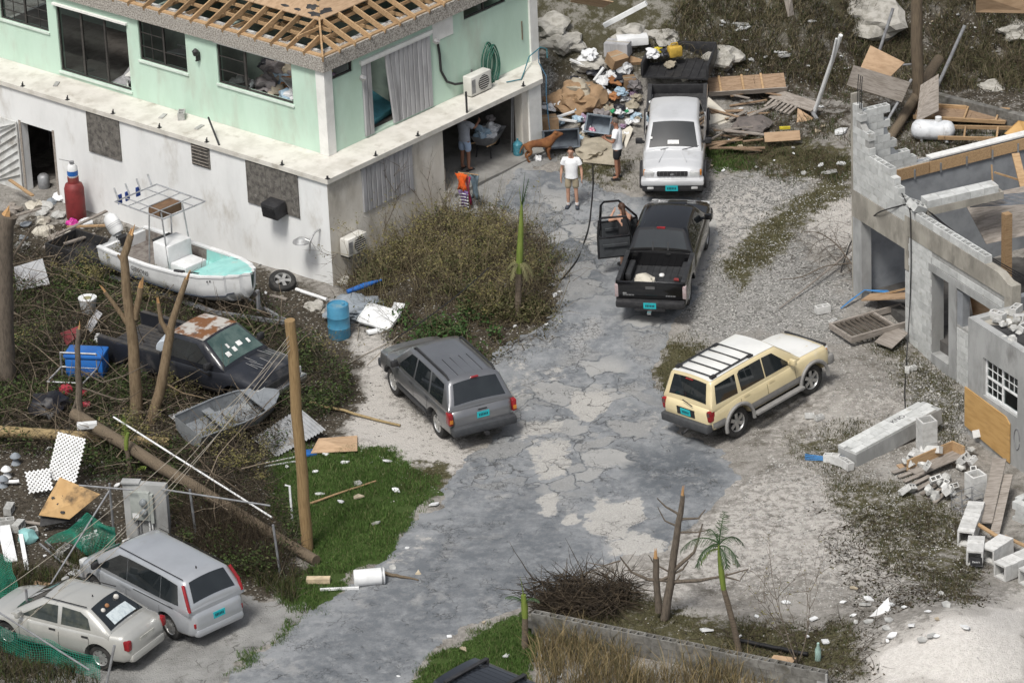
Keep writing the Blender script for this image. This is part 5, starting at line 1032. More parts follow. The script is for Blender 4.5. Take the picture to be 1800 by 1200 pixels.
fs.append(list(range(q))[::-1]); hull=MB().add(vs,fs).build('hull',mHull,boat,40)
def shell(i0,i1,off,z_,name,m,inner):
    vs=[];fs=[]; k=0
    for i in range(i0,i1):
        g=max(gw[i]-off,.005); r_=[(-g,zg[i]-.01),(-g*.96,inner(i)),(0,inner(i)),(g*.96,inner(i)),(g,zg[i]-.01)]; vs+=[(xs[i],y,z) for y,z in r_]
    for i in range(i1-i0-1):
        for j in range(4): fs.append((i*5+j,i*5+j+1,(i+1)*5+j+1,(i+1)*5+j))
    return MB().add(vs,fs).build(name,m,boat)
ic=int(np.searchsorted(xs,2.45)); ifd=int(np.searchsorted(xs,3.55))
shell(0,ic+1,.10,0,'cockpit_floor',mDeck,lambda i:.80); shell(ic,ifd+1,.10,0,'bow_well',mTurq,lambda i:.86)
vs=[];fs=[]
for i in range(ifd,n):
    g=max(gw[i]-.06,.01); vs+=[(xs[i],g*t,zg[i]+.005+.05*(1-t*t)) for t in (-1,-.5,0,.5,1)]
for i in range(n-ifd-1):
    for j in range(4): fs.append((i*5+j,i*5+j+1,(i+1)*5+j+1,(i+1)*5+j))
MB().add(vs,fs).build('foredeck',mTurq,boat,60); MB().bar((3.55,-.62,1.27),(3.55,.62,1.27),.02,.10).build('deck_edge',mTurq,boat)
for sg in (1,-1):
    vs=[];fs=[]
    for i in range(n):
        g=gw[i]; vs+=[(xs[i],sg*(g+.02),zg[i]-.03),(xs[i],sg*(g+.02),zg[i]+.02),(xs[i],sg*max(g-.11,0),zg[i]+.02),(xs[i],sg*max(g-.11,0),zg[i]-.03)]
    for i in range(n-1):
        for j in range(4): fs.append((i*4+j,i*4+(j+1)%4,(i+1)*4+(j+1)%4,(i+1)*4+j))
    MB().add(vs,fs).build('gunwale',mHull,boat,40)
    MB().tube([(xs[i],sg*(.925*gw[i]+.012),zk[i]+.30) for i in range(0,n-3)],.016,5).build('hull_stripe',mat('stripe_navy',(.03,.04,.06),bump=0),boat)
MB().box((0.0,-.80,.70),(.10,.80,1.10)).build('transom',mHull,boat)
MB().box((1.75,-.42,.81),(2.35,.42,1.62),bev=.03).build('console',mHull,boat,40); MB().box((2.36,-.38,.87),(2.95,.38,1.16),bev=.03).build('console_seat',mHull,boat,40); MB().box((1.6,-.3,1.55),(1.95,.3,1.60),rotm(0,0,0)).build('dash',mBlack,boat)
# T-top of aluminium tube
def tb(pts,r_=.022,nm='tower_tube'): MB().tube(pts,r_,7).build(nm,mAlu,boat,50)
for sg in (1,-1):
    tb([(1.55,sg*.42,.85),(1.68,sg*.38,2.55)]); tb([(2.35,sg*.42,.9),(2.15,sg*.38,2.55)]); tb([(.75,sg*.75,2.62),(2.65,sg*.75,2.62)])
    tb([(.75,sg*.38,2.6),(2.65,sg*.38,2.6)],.016)
for x in (.75,1.25,1.7,2.15,2.65): tb([(x,-.75,2.62),(x,.75,2.62)],.02 if x in (.75,2.65) else .015)
for y in (-.6,-.2,.2,.6): tb([(.72,y,2.6),(.58,y,2.92)],.025,'rod_holder')
bb=MB().box((1.68,-.40,2.35),(2.1,.40,2.60),bev=.01).build('electronics_box',mat('brown_box',(.17,.10,.055),(.12,.07,.04),rough=.7),boat)
for y in (-.55,-.28,.1): MB().box((.62,y,2.44),(.65,y+.14,2.70),rotm(0,0,0)).build('blue_strap',mat('blue_strap',(.03,.07,.28),rough=.8),boat)
# outboard, tilted
mot=MB(); mot.lathe([(.0,0),(.16,.02),(.20,.12),(.21,.35),(.18,.52),(.09,.60),(0,.61)],16,Matrix.Translation((-.12,0,1.2))@rotm(0,-38,0)@Matrix.Diagonal((1.25,.85,1,1))); mo=mot.build('outboard_cowl',mHull,boat,50)
MB().box((-.10,-.09,-.75),(.12,.09,.0),Matrix.Translation((-.12,0,1.22))@rotm(0,38,0),bev=.03).build('outboard_leg',mat('motor_grey',(.45,.46,.46),rough=.5),mo,40); MB().bar((.0,-.14,1.05),(.06,.14,1.05),.2,.25).build('motor_bracket',mBlack,mo)
for k in range(3): MB().lathe([(.215,0),(.215,.012)],16,Matrix.Translation((-.12,0,1.2))@rotm(0,-38,0)@Matrix.Diagonal((1.25,.85,1,1))@Matrix.Translation((0,0,.2+k*.05))).build('cowl_stripe',mat('motor_grey',(.45,.46,.46)),mo)
for k,(x,y,sg) in enumerate([(3.0,-.80,1),(3.6,.6,1),(3.45,-.66,1)]): MB().tube([(x,y,1.24),(x+.3,y+.05,1.27)],.06,7).build('fender',mBlack,boat,50)
def text(s_,size,m,parent,M,name='lettering',ext=.002):
    cu=bpy.data.curves.new('t','FONT'); cu.body=s_; cu.size=size; cu.extrude=ext; cu.align_x='CENTER'; ob=bpy.data.objects.new('t',cu); COL.objects.link(ob)
    dg=bpy.context.evaluated_depsgraph_get(); me=bpy.data.meshes.new_from_object(ob.evaluated_get(dg)); bpy.data.objects.remove(ob); me.materials.clear(); me.materials.append(m); return link(name,me,parent,M)
mInk=mat('ink',(.03,.03,.035),bump=0)
text('GIBSONS',.17,mInk,boat,Matrix.Translation((1.75,-.962,.90))@rotm(86,0,0)@Matrix.Rotation(R(-1),4,'Z'))
for k in range(9):
    if k in (2,6): continue
    MB().box((0,-.002,0),(.035,.002,.05),Matrix.Translation((4.15+k*.055,-.735+k*.05,1.20+k*.008))@rotm(0,0,40)).build('registration_character',mInk,boat)
# trailer
tr=empty('boat_trailer',MBt,'galvanised boat trailer under the white motor boat','trailer'); mGal=mat('galvanised',(.30,.31,.32),(.22,.22,.23),rough=.6,metal=.4,scale=5)
def tbar(a,b,w_=.07,h_=.10,nm='frame_rail'): MB().bar(a,b,w_,h_).build(nm,mGal,tr)
for sg in (1,-1): tbar((.2,sg*.65,.26),(4.2,sg*.55,.30)); tbar((4.2,sg*.55,.30),(6.3,sg*.05,.42)); MB().bar((.4,sg*.42,.40),(3.6,sg*.42,.42),.06,.05).build('bunk',mPlyG,tr); 
for x in (.6,1.7,2.8): tbar((x,-.65,.28),(x,.65,.28),.06,.08,'cross_member'); 
for x in (.8,3.2):
    for sg in (1,-1): tbar((x,sg*.42,.28),(x,sg*.42,.40),.05,.05,'bunk_post')
tbar((5.3,0,.42),(5.3,0,1.05),.08,.08,'winch_post'); MB().lathe([(.06,-.08),(.06,.08)],10,Matrix.Translation((5.25,0,.95))@rotm(90,0,0)).build('winch',mBlack,tr); tbar((6.2,0,.42),(6.45,0,.42),.06,.06,'coupling'); tbar((5.8,0,.05),(5.8,0,.5),.05,.05,'jack_stand')
for sg in (1,-1):
    o=MB().lathe([(.15,-.07),(.26,-.08),(.29,-.04),(.29,.04),(.26,.08),(.15,.07)],20,Matrix.Translation((1.6,sg*.86,.29))@rotm(90,0,0)).build('wheel',mTyre,tr,40); MB().lathe([(.16,-.02),(.16,.02)],16,Matrix.Translation((1.6,sg*.86,.29))@rotm(90,0,0)).build('rim',mGal,o)
# ------------------------------------------------------------------ people
mSkin=mat('skin',(.46,.27,.19),(.40,.22,.15),rough=.6,scale=8,bump=0); mSkinT=mat('skin_tan',(.30,.15,.095),(.25,.12,.08),rough=.6,bump=0); mHair=mat('hair_dark',(.03,.02,.015),(.05,.035,.025),rough=.7,scale=20); mHairG=mat('hair_grey',(.12,.10,.085),(.08,.07,.06),rough=.8,scale=20)
def skinmesh(name,verts,edges,m,root=0,sub=2,extra=None):
    me=bpy.data.meshes.new('tmp'); me.from_pydata([v[:3] for v in verts],edges,[]); ob=bpy.data.objects.new('tmp',me); COL.objects.link(ob)
    ob.modifiers.new('s','SKIN'); sv=me.skin_vertices[0].data
    for i,v in enumerate(verts): sv[i].radius=(v[3],v[4] if len(v)>4 else v[3]); sv[i].use_root=(i==root)
    md=ob.modifiers.new('u','SUBSURF'); md.levels=sub; md.render_levels=sub
    dg=bpy.context.evaluated_depsgraph_get(); out=bpy.data.meshes.new_from_object(ob.evaluated_get(dg)); bpy.data.objects.remove(ob)
    out.name=name; out.materials.clear(); out.materials.append(m)
    if extra:
        bm=bmesh.new(); bm.from_mesh(out); t=extra.mesh('x',m); bm.from_mesh(t); bm.to_mesh(out); bm.free()
    out.polygons.foreach_set('use_smooth',[True]*len(out.polygons)); return out
def lerp(a,b,t): return tuple(a[i]+(b[i]-a[i])*t for i in range(3))
def person(M,label,J,top,topm,low,lowm,skin=mSkin,hair=mHair,shoe=None,sock=None,sleeve=.55,leglen=.85,hold=None,longhair=False,bare_top=False):
    """J: joints in local metres facing +x; top/low are the garment names"""
    t=empty('person',M,label,'person')
    V=[(*J['pelvis'],.115,.145),(*J['waist'],.095,.13),(*J['chest'],.105,.155),(*J['neck'],.055),(*J['chin'],.062,.066),(*J['head'],.098,.084),(*J['crown'],.075,.066)]
    Ed=[(0,1),(1,2),(2,3),(3,4),(4,5),(5,6)]; ex=MB()
    for s_ in 'LR':
        b=len(V); V+=[(*J['sh'+s_],.062),(*lerp(J['sh'+s_],J['el'+s_],.5),.050),(*J['el'+s_],.041),(*lerp(J['el'+s_],J['wr'+s_],.45),.041),(*J['wr'+s_],.028,.024),(*J['ha'+s_],.036,.020)]
        Ed+=[(2,b),(b,b+1),(b+1,b+2),(b+2,b+3),(b+3,b+4),(b+4,b+5)]
        w_,h_=Vector(J['wr'+s_]),Vector(J['ha'+s_]); d=(h_-w_).normalized(); sd=d.cross(Vector((0,1 if s_=='L' else -1,0.15))); sd=sd.normalized() if sd.length>.1 else Vector((1,0,0)); cu=d.cross(sd)*(-1 if s_=='L' else 1)
        for k,(o,l) in enumerate(((-.030,.065),(-.010,.08),(.010,.078),(.029,.06))):
            p=h_+sd*o; ex.tube([p-d*.02,p+d*l*.5+cu*.005,p+d*l*.85+cu*.025],[.0095,.009,.007],6)
        p=w_+(h_-w_)*.45; ex.tube([p+sd*.02,p+sd*.05+d*.03,p+sd*.055+d*.065+cu*.01],[.011,.010,.008],6)
    for s_ in 'LR':
        b=len(V); V+=[(*J['hp'+s_],.088),(*lerp(J['hp'+s_],J['kn'+s_],.5),.075),(*J['kn'+s_],.055),(*lerp(J['kn'+s_],J['an'+s_],.35),.056),(*J['an'+s_],.038),(*J['to'+s_],.036,.03)]
        Ed+=[(0,b),(b,b+1),(b+1,b+2),(b+2,b+3),(b+3,b+4),(b+4,b+5)]
    hd=Vector(J['head']); up=(Vector(J['crown'])-Vector(J['chin'])).normalized(); fd=Vector(J.get('face',(1,0,0))).normalized(); fd=(fd-up*fd.dot(up)).normalized(); lf=up.cross(fd)
    fM=Matrix(((fd.x,lf.x,up.x,hd.x),(fd.y,lf.y,up.y,hd.y),(fd.z,lf.z,up.z,hd.z),(0,0,0,1)))
    ex.tube([fM@Vector((.085,0,.02)),fM@Vector((.118,0,-.025)),fM@Vector((.09,0,-.035))],[.010,.016,.012],6)
    for sg in (1,-1): ex.lathe([(0,-.008),(.028,-.006),(.03,.004),(0,.008)],8,fM@Matrix.Translation((-.005,sg*.088,-.005))@rotm(90,0,0)@Matrix.Diagonal((.7,1.2,1,1)))
    body=link('body',skinmesh('body',V,Ed,skin,0,2,ex),t)
    for sg in (1,-1): MB().lathe([(0,-.009),(.009,0),(0,.009)],8,fM@Matrix.Translation((.092,sg*.032,.012))).build('eye',mBlack,t)
    MB().tube([fM@Vector((.088,-.025,-.068)),fM@Vector((.098,0,-.07)),fM@Vector((.088,.025,-.068))],.006,5).build('mouth',mat('lips',(.3,.12,.1),bump=0),t)
    # hair cap
    bm=bmesh.new(); bmesh.ops.create_uvsphere(bm,u_segments=18,v_segments=12,radius=1)
    for v in list(bm.verts):
        if v.co.z<-.25-.5*(-v.co.x if v.co.x<0 else 0) or (v.co.x>.45 and v.co.z<.62): bm.verts.remove(v)
    for v in bm.verts: v.co=fM@Vector((v.co.x*.112-.006,v.co.y*.097,v.co.z*.115+.03))
    me=bpy.data.meshes.new('hair'); bm.to_mesh(me); bm.free(); me.materials.append(hair); me.polygons.foreach_set('use_smooth',[True]*len(me.polygons)); link('hair',me,t)
    if longhair: MB().tube([fM@Vector((-.09,0,.03)),fM@Vector((-.13,.0,-.10)),fM@Vector((-.12,.01,-.28)),fM@Vector((-.11,.0,-.42))],[.05,.06,.05,.015],8).build('ponytail',hair,t,60)
    # garments
    g_=MB(); secs=[(lerp(J['pelvis'],J['waist'],-.22),.150,.178),(lerp(J['pelvis'],J['waist'],.4),.140,.172),(J['waist'],.132,.170),(J['chest'],.140,.200),(lerp(J['chest'],J['neck'],.45),.122,.190),(lerp(J['chest'],J['neck'],.75),.085,.135),(lerp(J['chest'],J['neck'],.98),.062,.072)]
    if bare_top: secs=secs[:5]
    vs=[]; 
    for p_,a_,b_ in secs: vs+=[(p_[0]+a_*math.cos(2*math.pi*q/16)*(1+.05*math.sin(q*3.3+p_[2]*20)),p_[1]+b_*math.sin(2*math.pi*q/16),p_[2]) for q in range(16)]
    g_.add(vs,[(i*16+j,i*16+(j+1)%16,(i+1)*16+(j+1)%16,(i+1)*16+j) for i in range(len(secs)-1) for j in range(16)])
    for s_ in 'LR':
        if bare_top: g_.tube([lerp(J['chest'],J['sh'+s_],.35)[:2]+(J['chest'][2]+.03,),lerp(J['neck'],J['sh'+s_],.45)],[.06,.045],8); continue
        a_=Vector(J['sh'+s_]); c_=Vector(J['chest']); g_.tube([c_.lerp(a_,.45)+Vector((0,0,.035)),a_+Vector((0,0,-.01)),lerp(J['sh'+s_],J['el'+s_],sleeve*.5),lerp(J['sh'+s_],J['el'+s_],sleeve)],[.085,.082,.078,.082],12)
    g_.build(top,topm,t,80)
    V=[(*lerp(J['pelvis'],J['waist'],.4),.134,.160),(*J['pelvis'],.136,.162)]; Ed=[(0,1)]
    for s_ in 'LR': b=len(V); V+=[(*J['hp'+s_],.108),(*lerp(J['hp'+s_],J['kn'+s_],leglen*.5),.106),(*lerp(J['hp'+s_],J['kn'+s_],leglen),.100)]; Ed+=[(1,b),(b,b+1),(b+1,b+2)]
    link(low,skinmesh(low,V,Ed,lowm,1),t)
    for s_ in 'LR':
        a,to=Vector(J['an'+s_]),Vector(J['to'+s_]); d=(to-a); d.z=0; d.normalize(); yw=math.degrees(math.atan2(d.y,d.x))
        if sock: MB().lathe([(.05,0),(.053,.1),(.0,.1)],10,Matrix.Translation((a.x,a.y,a.z-.02))).build('sock',sock,t,60)
        if shoe: MB().box((-.09,-.05,-.0),(.20,.05,.085),at((a.x,a.y,0),yw),bev=.03).build('shoe',shoe,t,50)
        else: MB().box((-.07,-.045,0),(.19,.045,.02),at((a.x,a.y,0),yw),bev=.008).build('sandal',mBlack,t)
    return t
def pose(**k):
    J=dict(pelvis=(0,0,.93),waist=(0,0,1.10),chest=(0,0,1.32),neck=(.0,0,1.48),chin=(.02,0,1.555),head=(.03,0,1.645),crown=(.02,0,1.73),
     shL=(0,.185,1.41),elL=(-.02,.27,1.13),wrL=(.06,.29,.89),haL=(.08,.285,.81),shR=(0,-.185,1.41),elR=(-.02,-.27,1.13),wrR=(.06,-.29,.89),haR=(.08,-.285,.81),
     hpL=(0,.095,.88),knL=(.02,.11,.48),anL=(-.01,.12,.07),toL=(.13,.14,.035),hpR=(0,-.095,.88),knR=(.02,-.11,.48),anR=(-.01,-.12,.07),toR=(.13,-.14,.035))
    J.update(k); return J
mTee=mat('white_tee',(.78,.79,.80),(.70,.71,.73),rough=.9,scale=6,bump=.3,bscale=12); mKhaki=mat('khaki',(.33,.28,.20),(.28,.24,.17),rough=.9,scale=8,bump=.3,bscale=16); mBlkC=mat('black_cloth',(.012,.012,.014),(.02,.02,.022),rough=.9,scale=8); 
def stand(x,y): p=G(x,y); return (p.x,p.y,hz(p.x,p.y)+.03)
person(at(stand(1007,366),-100),'person in white t-shirt and khaki shorts standing on the cracked apron',pose(),'t_shirt',mTee,'shorts',mKhaki,mSkin,mat('hair_brown',(.05,.03,.02)),mat('dark_trainers',(.05,.06,.075),rough=.8),mat('white_sock',(.7,.7,.7),rough=.9),.5,.82)
person(at(stand(1087,314),165),'person in white t-shirt and black shorts beside the silver pickup looking at a phone',pose(elL=(.05,.27,1.14),wrL=(.27,.16,1.18),haL=(.34,.12,1.21),elR=(.05,-.26,1.14),wrR=(.26,-.12,1.17),haR=(.33,-.08,1.20),face=(.9,.1,-.45),head=(.05,0,1.64),crown=(.05,0,1.725)),'t_shirt',mTee,'shorts',mBlkC,mSkinT,mHairG,None,None,.55,.8)
ph=G(1087,314); phM=at((ph.x,ph.y,hz(ph.x,ph.y)+.03),165)
tag(MB().box((.33,.0,1.215),(.47,.07,1.228),bev=.004).build('phone',mBlack,None,None,phM),'dark phone in the hands of the person in black shorts','phone')
gf=HP(6.1,.55,1.145); person(at((gf.x,gf.y,1.148),50),'person in grey shirt and light blue shorts seen from behind inside the garage',pose(elL=(.16,.30,1.36),wrL=(.26,.16,1.56),haL=(.30,.12,1.63),elR=(.1,-.3,1.28),wrR=(.30,-.28,1.38),haR=(.37,-.26,1.42)),'shirt',mat('grey_shirt',(.36,.38,.42),(.30,.32,.36),rough=.9,scale=9,bump=.3,bscale=12),'shorts',mat('blue_shorts',(.40,.50,.66),(.34,.44,.6),rough=.9,scale=8),mSkinT,mHair,None,None,.75,.85)
bp_=blackP.t.matrix_world@Vector((.35,1.18,0)); wy=math.degrees(blackP.t.matrix_world.to_euler().z)
person(at((bp_.x,bp_.y,hz(bp_.x,bp_.y)+.02),wy+30),'person in black tank top leaning in the open door of the black pickup',pose(waist=(.03,0,1.10),chest=(.10,0,1.31),neck=(.15,0,1.45),chin=(.18,0,1.52),head=(.21,0,1.60),crown=(.21,0,1.69),shL=(.10,.17,1.39),shR=(.10,-.17,1.39),elL=(.22,.36,1.28),wrL=(.34,.22,1.42),haL=(.36,.15,1.5),elR=(.28,-.30,1.22),wrR=(.48,-.22,1.32),haR=(.54,-.2,1.36)),'tank_top',mBlkC,'jeans',mat('pale_jeans',(.45,.47,.52),rough=.9),mSkin,mat('hair_auburn',(.06,.028,.015),rough=.6),mBlack,None,.5,.98,longhair=True,bare_top=True)
# ------------------------------------------------------------------ dog
p=G(928,283); mDog=mat('dog_coat',(.20,.085,.03),(.13,.05,.02),rough=.9,scale=5,bump=.3,bscale=60)
dog=empty('dog',at((p.x+.35,p.y+.05,hz(p.x+.35,p.y)+.02),12),'brown dog standing at the foot of the white garage post','dog')
V=[(-.36,0,.50,.10,.09),(-.15,0,.50,.115,.10),(.12,0,.49,.14,.12),(.28,0,.52,.115,.10),(.42,0,.64,.072),(.50,0,.72,.075),(.60,0,.70,.05),(.68,0,.68,.036)]; Ed=[(i,i+1) for i in range(7)]
V+=[(-.46,0,.50,.03),(-.54,0,.40,.022),(-.58,0,.26,.014)]; Ed+=[(0,8),(8,9),(9,10)]
for sg in (1,-1):
    b=len(V); V+=[(-.34,sg*.09,.40,.075),(-.26,sg*.10,.29,.05),(-.40,sg*.10,.18,.028),(-.37,sg*.10,.04,.026),(-.31,sg*.10,.022,.028)]; Ed+=[(0,b),(b,b+1),(b+1,b+2),(b+2,b+3),(b+3,b+4)]
    b=len(V); V+=[(.24,sg*.09,.38,.062),(.21,sg*.09,.25,.04),(.24,sg*.09,.13,.027),(.235,sg*.09,.035,.027),(.29,sg*.09,.022,.028)]; Ed+=[(3,b),(b,b+1),(b+1,b+2),(b+2,b+3),(b+3,b+4)]
    b=len(V); V+=[(.46,sg*.05,.775,.028),(.45,sg*.09,.75,.02)]; Ed+=[(5,b),(b,b+1)]
V=[(*v[:3],*[q*1.14 for q in v[3:]]) for v in V]; link('body',skinmesh('body',V,Ed,mDog,1),dog); MB().lathe([(0,-.016),(.016,0),(0,.016)],8,Matrix.Translation((.715,0,.69))).build('nose',mBlack,dog)
for sg in (1,-1): MB().lathe([(0,-.01),(.01,0),(0,.01)],8,Matrix.Translation((.545,sg*.05,.745))).build('eye',mBlack,dog)
# ------------------------------------------------------------------ debris and yard things
def gat(x,y,rz=0,rx=0,ry=0,dz=0):
    p=G(x,y); return at((p.x,p.y,hz(p.x,p.y)+dz),rz,rx,ry)
def put(name,b,m,x,y,label,cat,group=None,rz=0,rx=0,ry=0,dz=0,smooth=None):
    me=b.mesh(name,m,smooth) if isinstance(b,MB) else b
    return tag(link(name,me,None,gat(x,y,rz,rx,ry,dz)),label,cat,group)
def pole(name,base,top,r0,r1,m,label,cat,zb=None,zt=None,n=14,wob=.02,group=None):
    """post between a ground pixel and a world point or pixel+height"""
    a=Vector(base); b=Vector(top); pts=[];rs=[]
    for i in range(9):
        t=i/8; pts.append(a.lerp(b,t)+Vector((random.uniform(-wob,wob),random.uniform(-wob,wob),0))-a); rs.append(r0+(r1-r0)*t)
    return tag(MB().tube(pts,rs,n).build(name,m,None,50,Matrix.Translation(a)),label,cat,group)
mPole=mat('pole_wood',(.30,.205,.10),(.20,.13,.06),rough=.9,scale=6,stretch=(9,9,.5),bump=.5,bscale=25); mPoleG=mat('pole_grey',(.16,.125,.085),(.09,.07,.05),rough=.95,scale=6,stretch=(9,9,.5),bump=.5,bscale=25); mLog=mat('log_yellow',(.33,.25,.13),(.22,.165,.085),rough=.9,scale=4,stretch=(1,6,6),bump=.4)
mPVC=mat('pvc_white',(.72,.73,.73),(.6,.61,.61),rough=.5,scale=3,bump=0); mSteel=mat('steel_pipe',(.30,.31,.32),(.22,.22,.23),rough=.5,metal=.4,scale=6,bump=0)
random.seed(21)
a=G(541,966); pole('utility_pole',(a.x,a.y,a.z-.3),PZ(510,562,6.05),.145,.125,mPole,'yellow brown broken wooden utility pole standing at the edge of the lawn','pole')
a=G(1614,196); pole('utility_pole',(a.x,a.y,a.z-.3),(a.x-.1,a.y,a.z+9),.17,.15,mPoleG,'mossy dark utility pole standing behind the ruined walls','pole')
def lying(name,p0,p1,r0,r1,m,label,cat,d0=.1,d1=.1,n=12,group=None,wob=.015):
    a=G(*p0); b=G(*p1); a.z+=d0; b.z+=d1; return pole(name,a,b,r0,r1,m,label,cat,wob=wob,n=n,group=group)
lying('fallen_pole',(-20,778),(300,798),.15,.14,mLog,'yellow log lying across the brush behind the white lattice','pole',.35,.3)
lying('fallen_pole',(135,775),(556,993),.16,.13,mPoleG,'dark fallen utility pole slanting down to the lawn','pole',.75,.12)
lying('white_conduit',(205,790),(480,945),.025,.025,mPVC,'long white conduit lying along the dark fallen pole','pipe',.90,.55,8,wob=.003)
# cables
mCab=mat('cable_black',(.012,.012,.013),rough=.6,bump=0); mCabG=mat('cable_grey',(.30,.27,.22),(.2,.18,.15),rough=.7,bump=0)
def cable(pts,r,m,label,sag=0,name='cable',dz=.03,group=None):
    P=[]
    for p in pts: P.append(Vector(p) if len(p)==3 and not isinstance(p,tuple) else (Vector(p) if len(p)==3 else G(*p)+Vector((0,0,dz))))
    Q=[]
    for i in range(len(P)-1):
        for k in range(8):
            t=k/8; q=P[i].lerp(P[i+1],t); 
            if sag: q.z-=sag*4*t*(1-t)
            Q.append(q)
    Q.append(P[-1])
    if not sag:
        for _ in range(3): Q=[Q[0]]+[(Q[i-1]+Q[i]*2+Q[i+1])/4 for i in range(1,len(Q)-1)]+[Q[-1]]
    return tag(MB().tube(Q,r,5).build(name,m,None,60),label,'cable',group)
T_=PZ(508,590,5.7)
for k,(x,y,z) in enumerate([(60,1075,1.0),(95,1070,.9),(-30,1060,1.3),(20,1110,1.0)]):
    cable([list(T_+Vector((0,0,-.12*k))),list(PZ(x,y,z))],.008,mCabG,['uppermost','second','third','lowest'][k]+' slack grey cable running from the broken pole down to the sedan',.35,'overhead_cable')
cable([list(PZ(700,590,.9)),list(PZ(645,642,.15))],.014,mCabG,'short taut guy wire rising from the sand toward the planted bank',0,'guy_wire')
cable([list(PZ(700,592,.92)),list(PZ(860,470,1.9))],.016,mCab,'black cable strung across the dead shrubs of the bank',.1)
cable([(1041,262),(1043,330),(1036,400),(1018,455),(985,497),(958,484),(938,465)],.022,mCab,'thick black cable looping over the apron to the palm stump')
cable([(612,640),(690,600)],.012,mCabG,'grey wire lying on the white sand by the barrel')
w0=MR@Vector((2.62,-.03,3.73)); cable([list(MR@Vector((2.0,.1,3.95))),list(w0),list(MR@Vector((2.65,-.04,2.2))),list(MR@Vector((2.6,-.05,1.0))),list(G(1593,640)+Vector((0,0,.03))),list(G(1590,690)+Vector((0,0,.03))),list(G(1592,735)+Vector((0,0,.03)))],.016,mCab,'black cable hanging down the front of the ruined block wall')
cable([list(MR@Vector((2.45,.05,3.85))),list(MR@Vector((1.2,-.15,3.2))),list(G(1495,455)+Vector((0,0,.5))),list(G(1478,480)+Vector((0,0,.05)))],.018,mCab,'black cable drooping from the ruined wall to the fallen branches')
for k in range(3): cable([list(MR@Vector((2.9+.1*k,.3,3.75))),list(MR@Vector((6.9,.35+.1*k,3.4)))],.014,mCab,'black wire along the hollow top of the ruined wall',.12,group='wires on the ruined wall')
# generic debris builders
def plankM(l,w_,t_): return MB().box((-l/2,-w_/2,0),(l/2,w_/2,t_))
def plank(x,y,l,w_,t_,rz,m,label,cat='plank',group=None,rx=0,ry=0,dz=.02,name='plank'): return put(name,plankM(l,w_,t_),m,x,y,label,cat,group,rz,rx,ry,dz)
def yawpx(p,q): a,b=G(*p),G(*q); return math.degrees(math.atan2(b.y-a.y,b.x-a.x)),(b-a).length,(a+b)/2
def plank2(p,q,w_,t_,m,label,cat='plank',group=None,name='plank',d0=.03,d1=.03):
    a=G(*p)+Vector((0,0,d0)); b=G(*q)+Vector((0,0,d1)); return tag(MB().bar((0,0,0),b-a,w_,t_).build(name,m,None,None,Matrix.Translation(a)),label,cat,group)
def sheetpx(name,pts,th,m,label,cat,group=None):
    """sheet whose corners stand over photo pixels at given heights above ground"""
    return sheet(name,[G(x,y,0)+Vector((0,0,z)) if True else None for x,y,z in pts],th,m,label,cat,group)
def sheetz(name,pts,th,m,label,cat,group=None): return sheet(name,[PZ(x,y,z) for x,y,z in pts],th,m,label,cat,group)
# --- yard beside the house
mRed=mat('tank_red',(.20,.03,.03),(.13,.02,.02),rough=.6,scale=4,dirt=(.2,.08,.06),damt=.3); mBlueP=mat('blue_plastic',(.02,.13,.42),(.02,.10,.34),rough=.4,scale=3,bump=.05); mBarrel=mat('barrel_blue',(.06,.23,.36),(.05,.18,.29),rough=.5,scale=4,dirt=(.2,.28,.3),damt=.25,bump=.1)
t=empty('propane_cylinder',gat(135,386),'tall dark red gas cylinder against the white wall','gas cylinder')
MB().lathe([(.0,0),(.24,0),(.28,.08),(.28,.95),(.24,1.08),(.12,1.15),(.12,1.28),(0,1.28)],24).build('tank',mRed,t,50); MB().lathe([(.16,1.12),(.16,1.3),(.14,1.3),(.14,1.12)],18,cap=False).build('collar',mRed,t,50)
t=empty('gas_bottle',gat(135,386,0,0,0,1.3),'small white and blue gas bottle on top of the red cylinder','gas bottle'); MB().lathe([(0,0),(.13,0),(.15,.05),(.15,.18),(.15,.28),(.10,.37),(.0,.38)],18).build('bottle',mPVC,t,50); MB().lathe([(.153,.06),(.153,.2)],18,cap=False).build('label_band',mBlueP,t); MB().lathe([(.06,.38),(.07,.46),(.0,.48)],10).build('valve',mSteel,t); MB().bar((0,0,.45),(-.35,.1,.5),.03,.01).build('hose_end',mSteel,t)
for x,y,m_,lab,s_ in ((128,397,mat('pink_bag',(.6,.05,.32),rough=.4,bump=.5,bscale=14),'bright pink plastic bag at the foot of the red cylinder',.17),(151,398,mBagW,'white plastic bag beside the pink bag',.2),(108,350,mBagW,'white bag behind the red cylinder',.22)):
    put('plastic_bag',bag_mesh('plastic_bag',m_,x*.1,s_,.8),None,x,y,lab,'bag')
t=empty('gas_bottle',gat(78,330),'pale grey gas bottle inside the dark doorway','gas bottle'); MB().lathe([(0,0),(.15,0),(.17,.05),(.17,.35),(.1,.42),(0,.43)],16).build('bottle',mSteel,t,50)
t=empty('loose_wheel',gat(497,505,20,25,0,.16),'car wheel with alloy rim lying by the white house corner','wheel')
ty,rm=list(Car.cache.values())[0]; o=link('tyre',ty,t,Matrix.Rotation(R(90),4,'X')); link('rim',rm,o)
t=empty('plastic_barrel',gat(597,592),'faded blue plastic barrel standing on the sand','barrel'); MB().lathe([(0,0),(.27,0),(.29,.04),(.29,.3),(.30,.32),(.29,.34),(.29,.6),(.30,.62),(.29,.64),(.285,.92),(.27,.94),(.26,.90),(.0,.90)],28).build('body',mBarrel,t,40)
for r_,z_ in ((.1,.2),): MB().lathe([(.04,.9),(.04,.93),(0,.93)],10,Matrix.Translation((.14,.05,0))).build('bung',mBarrel,t)
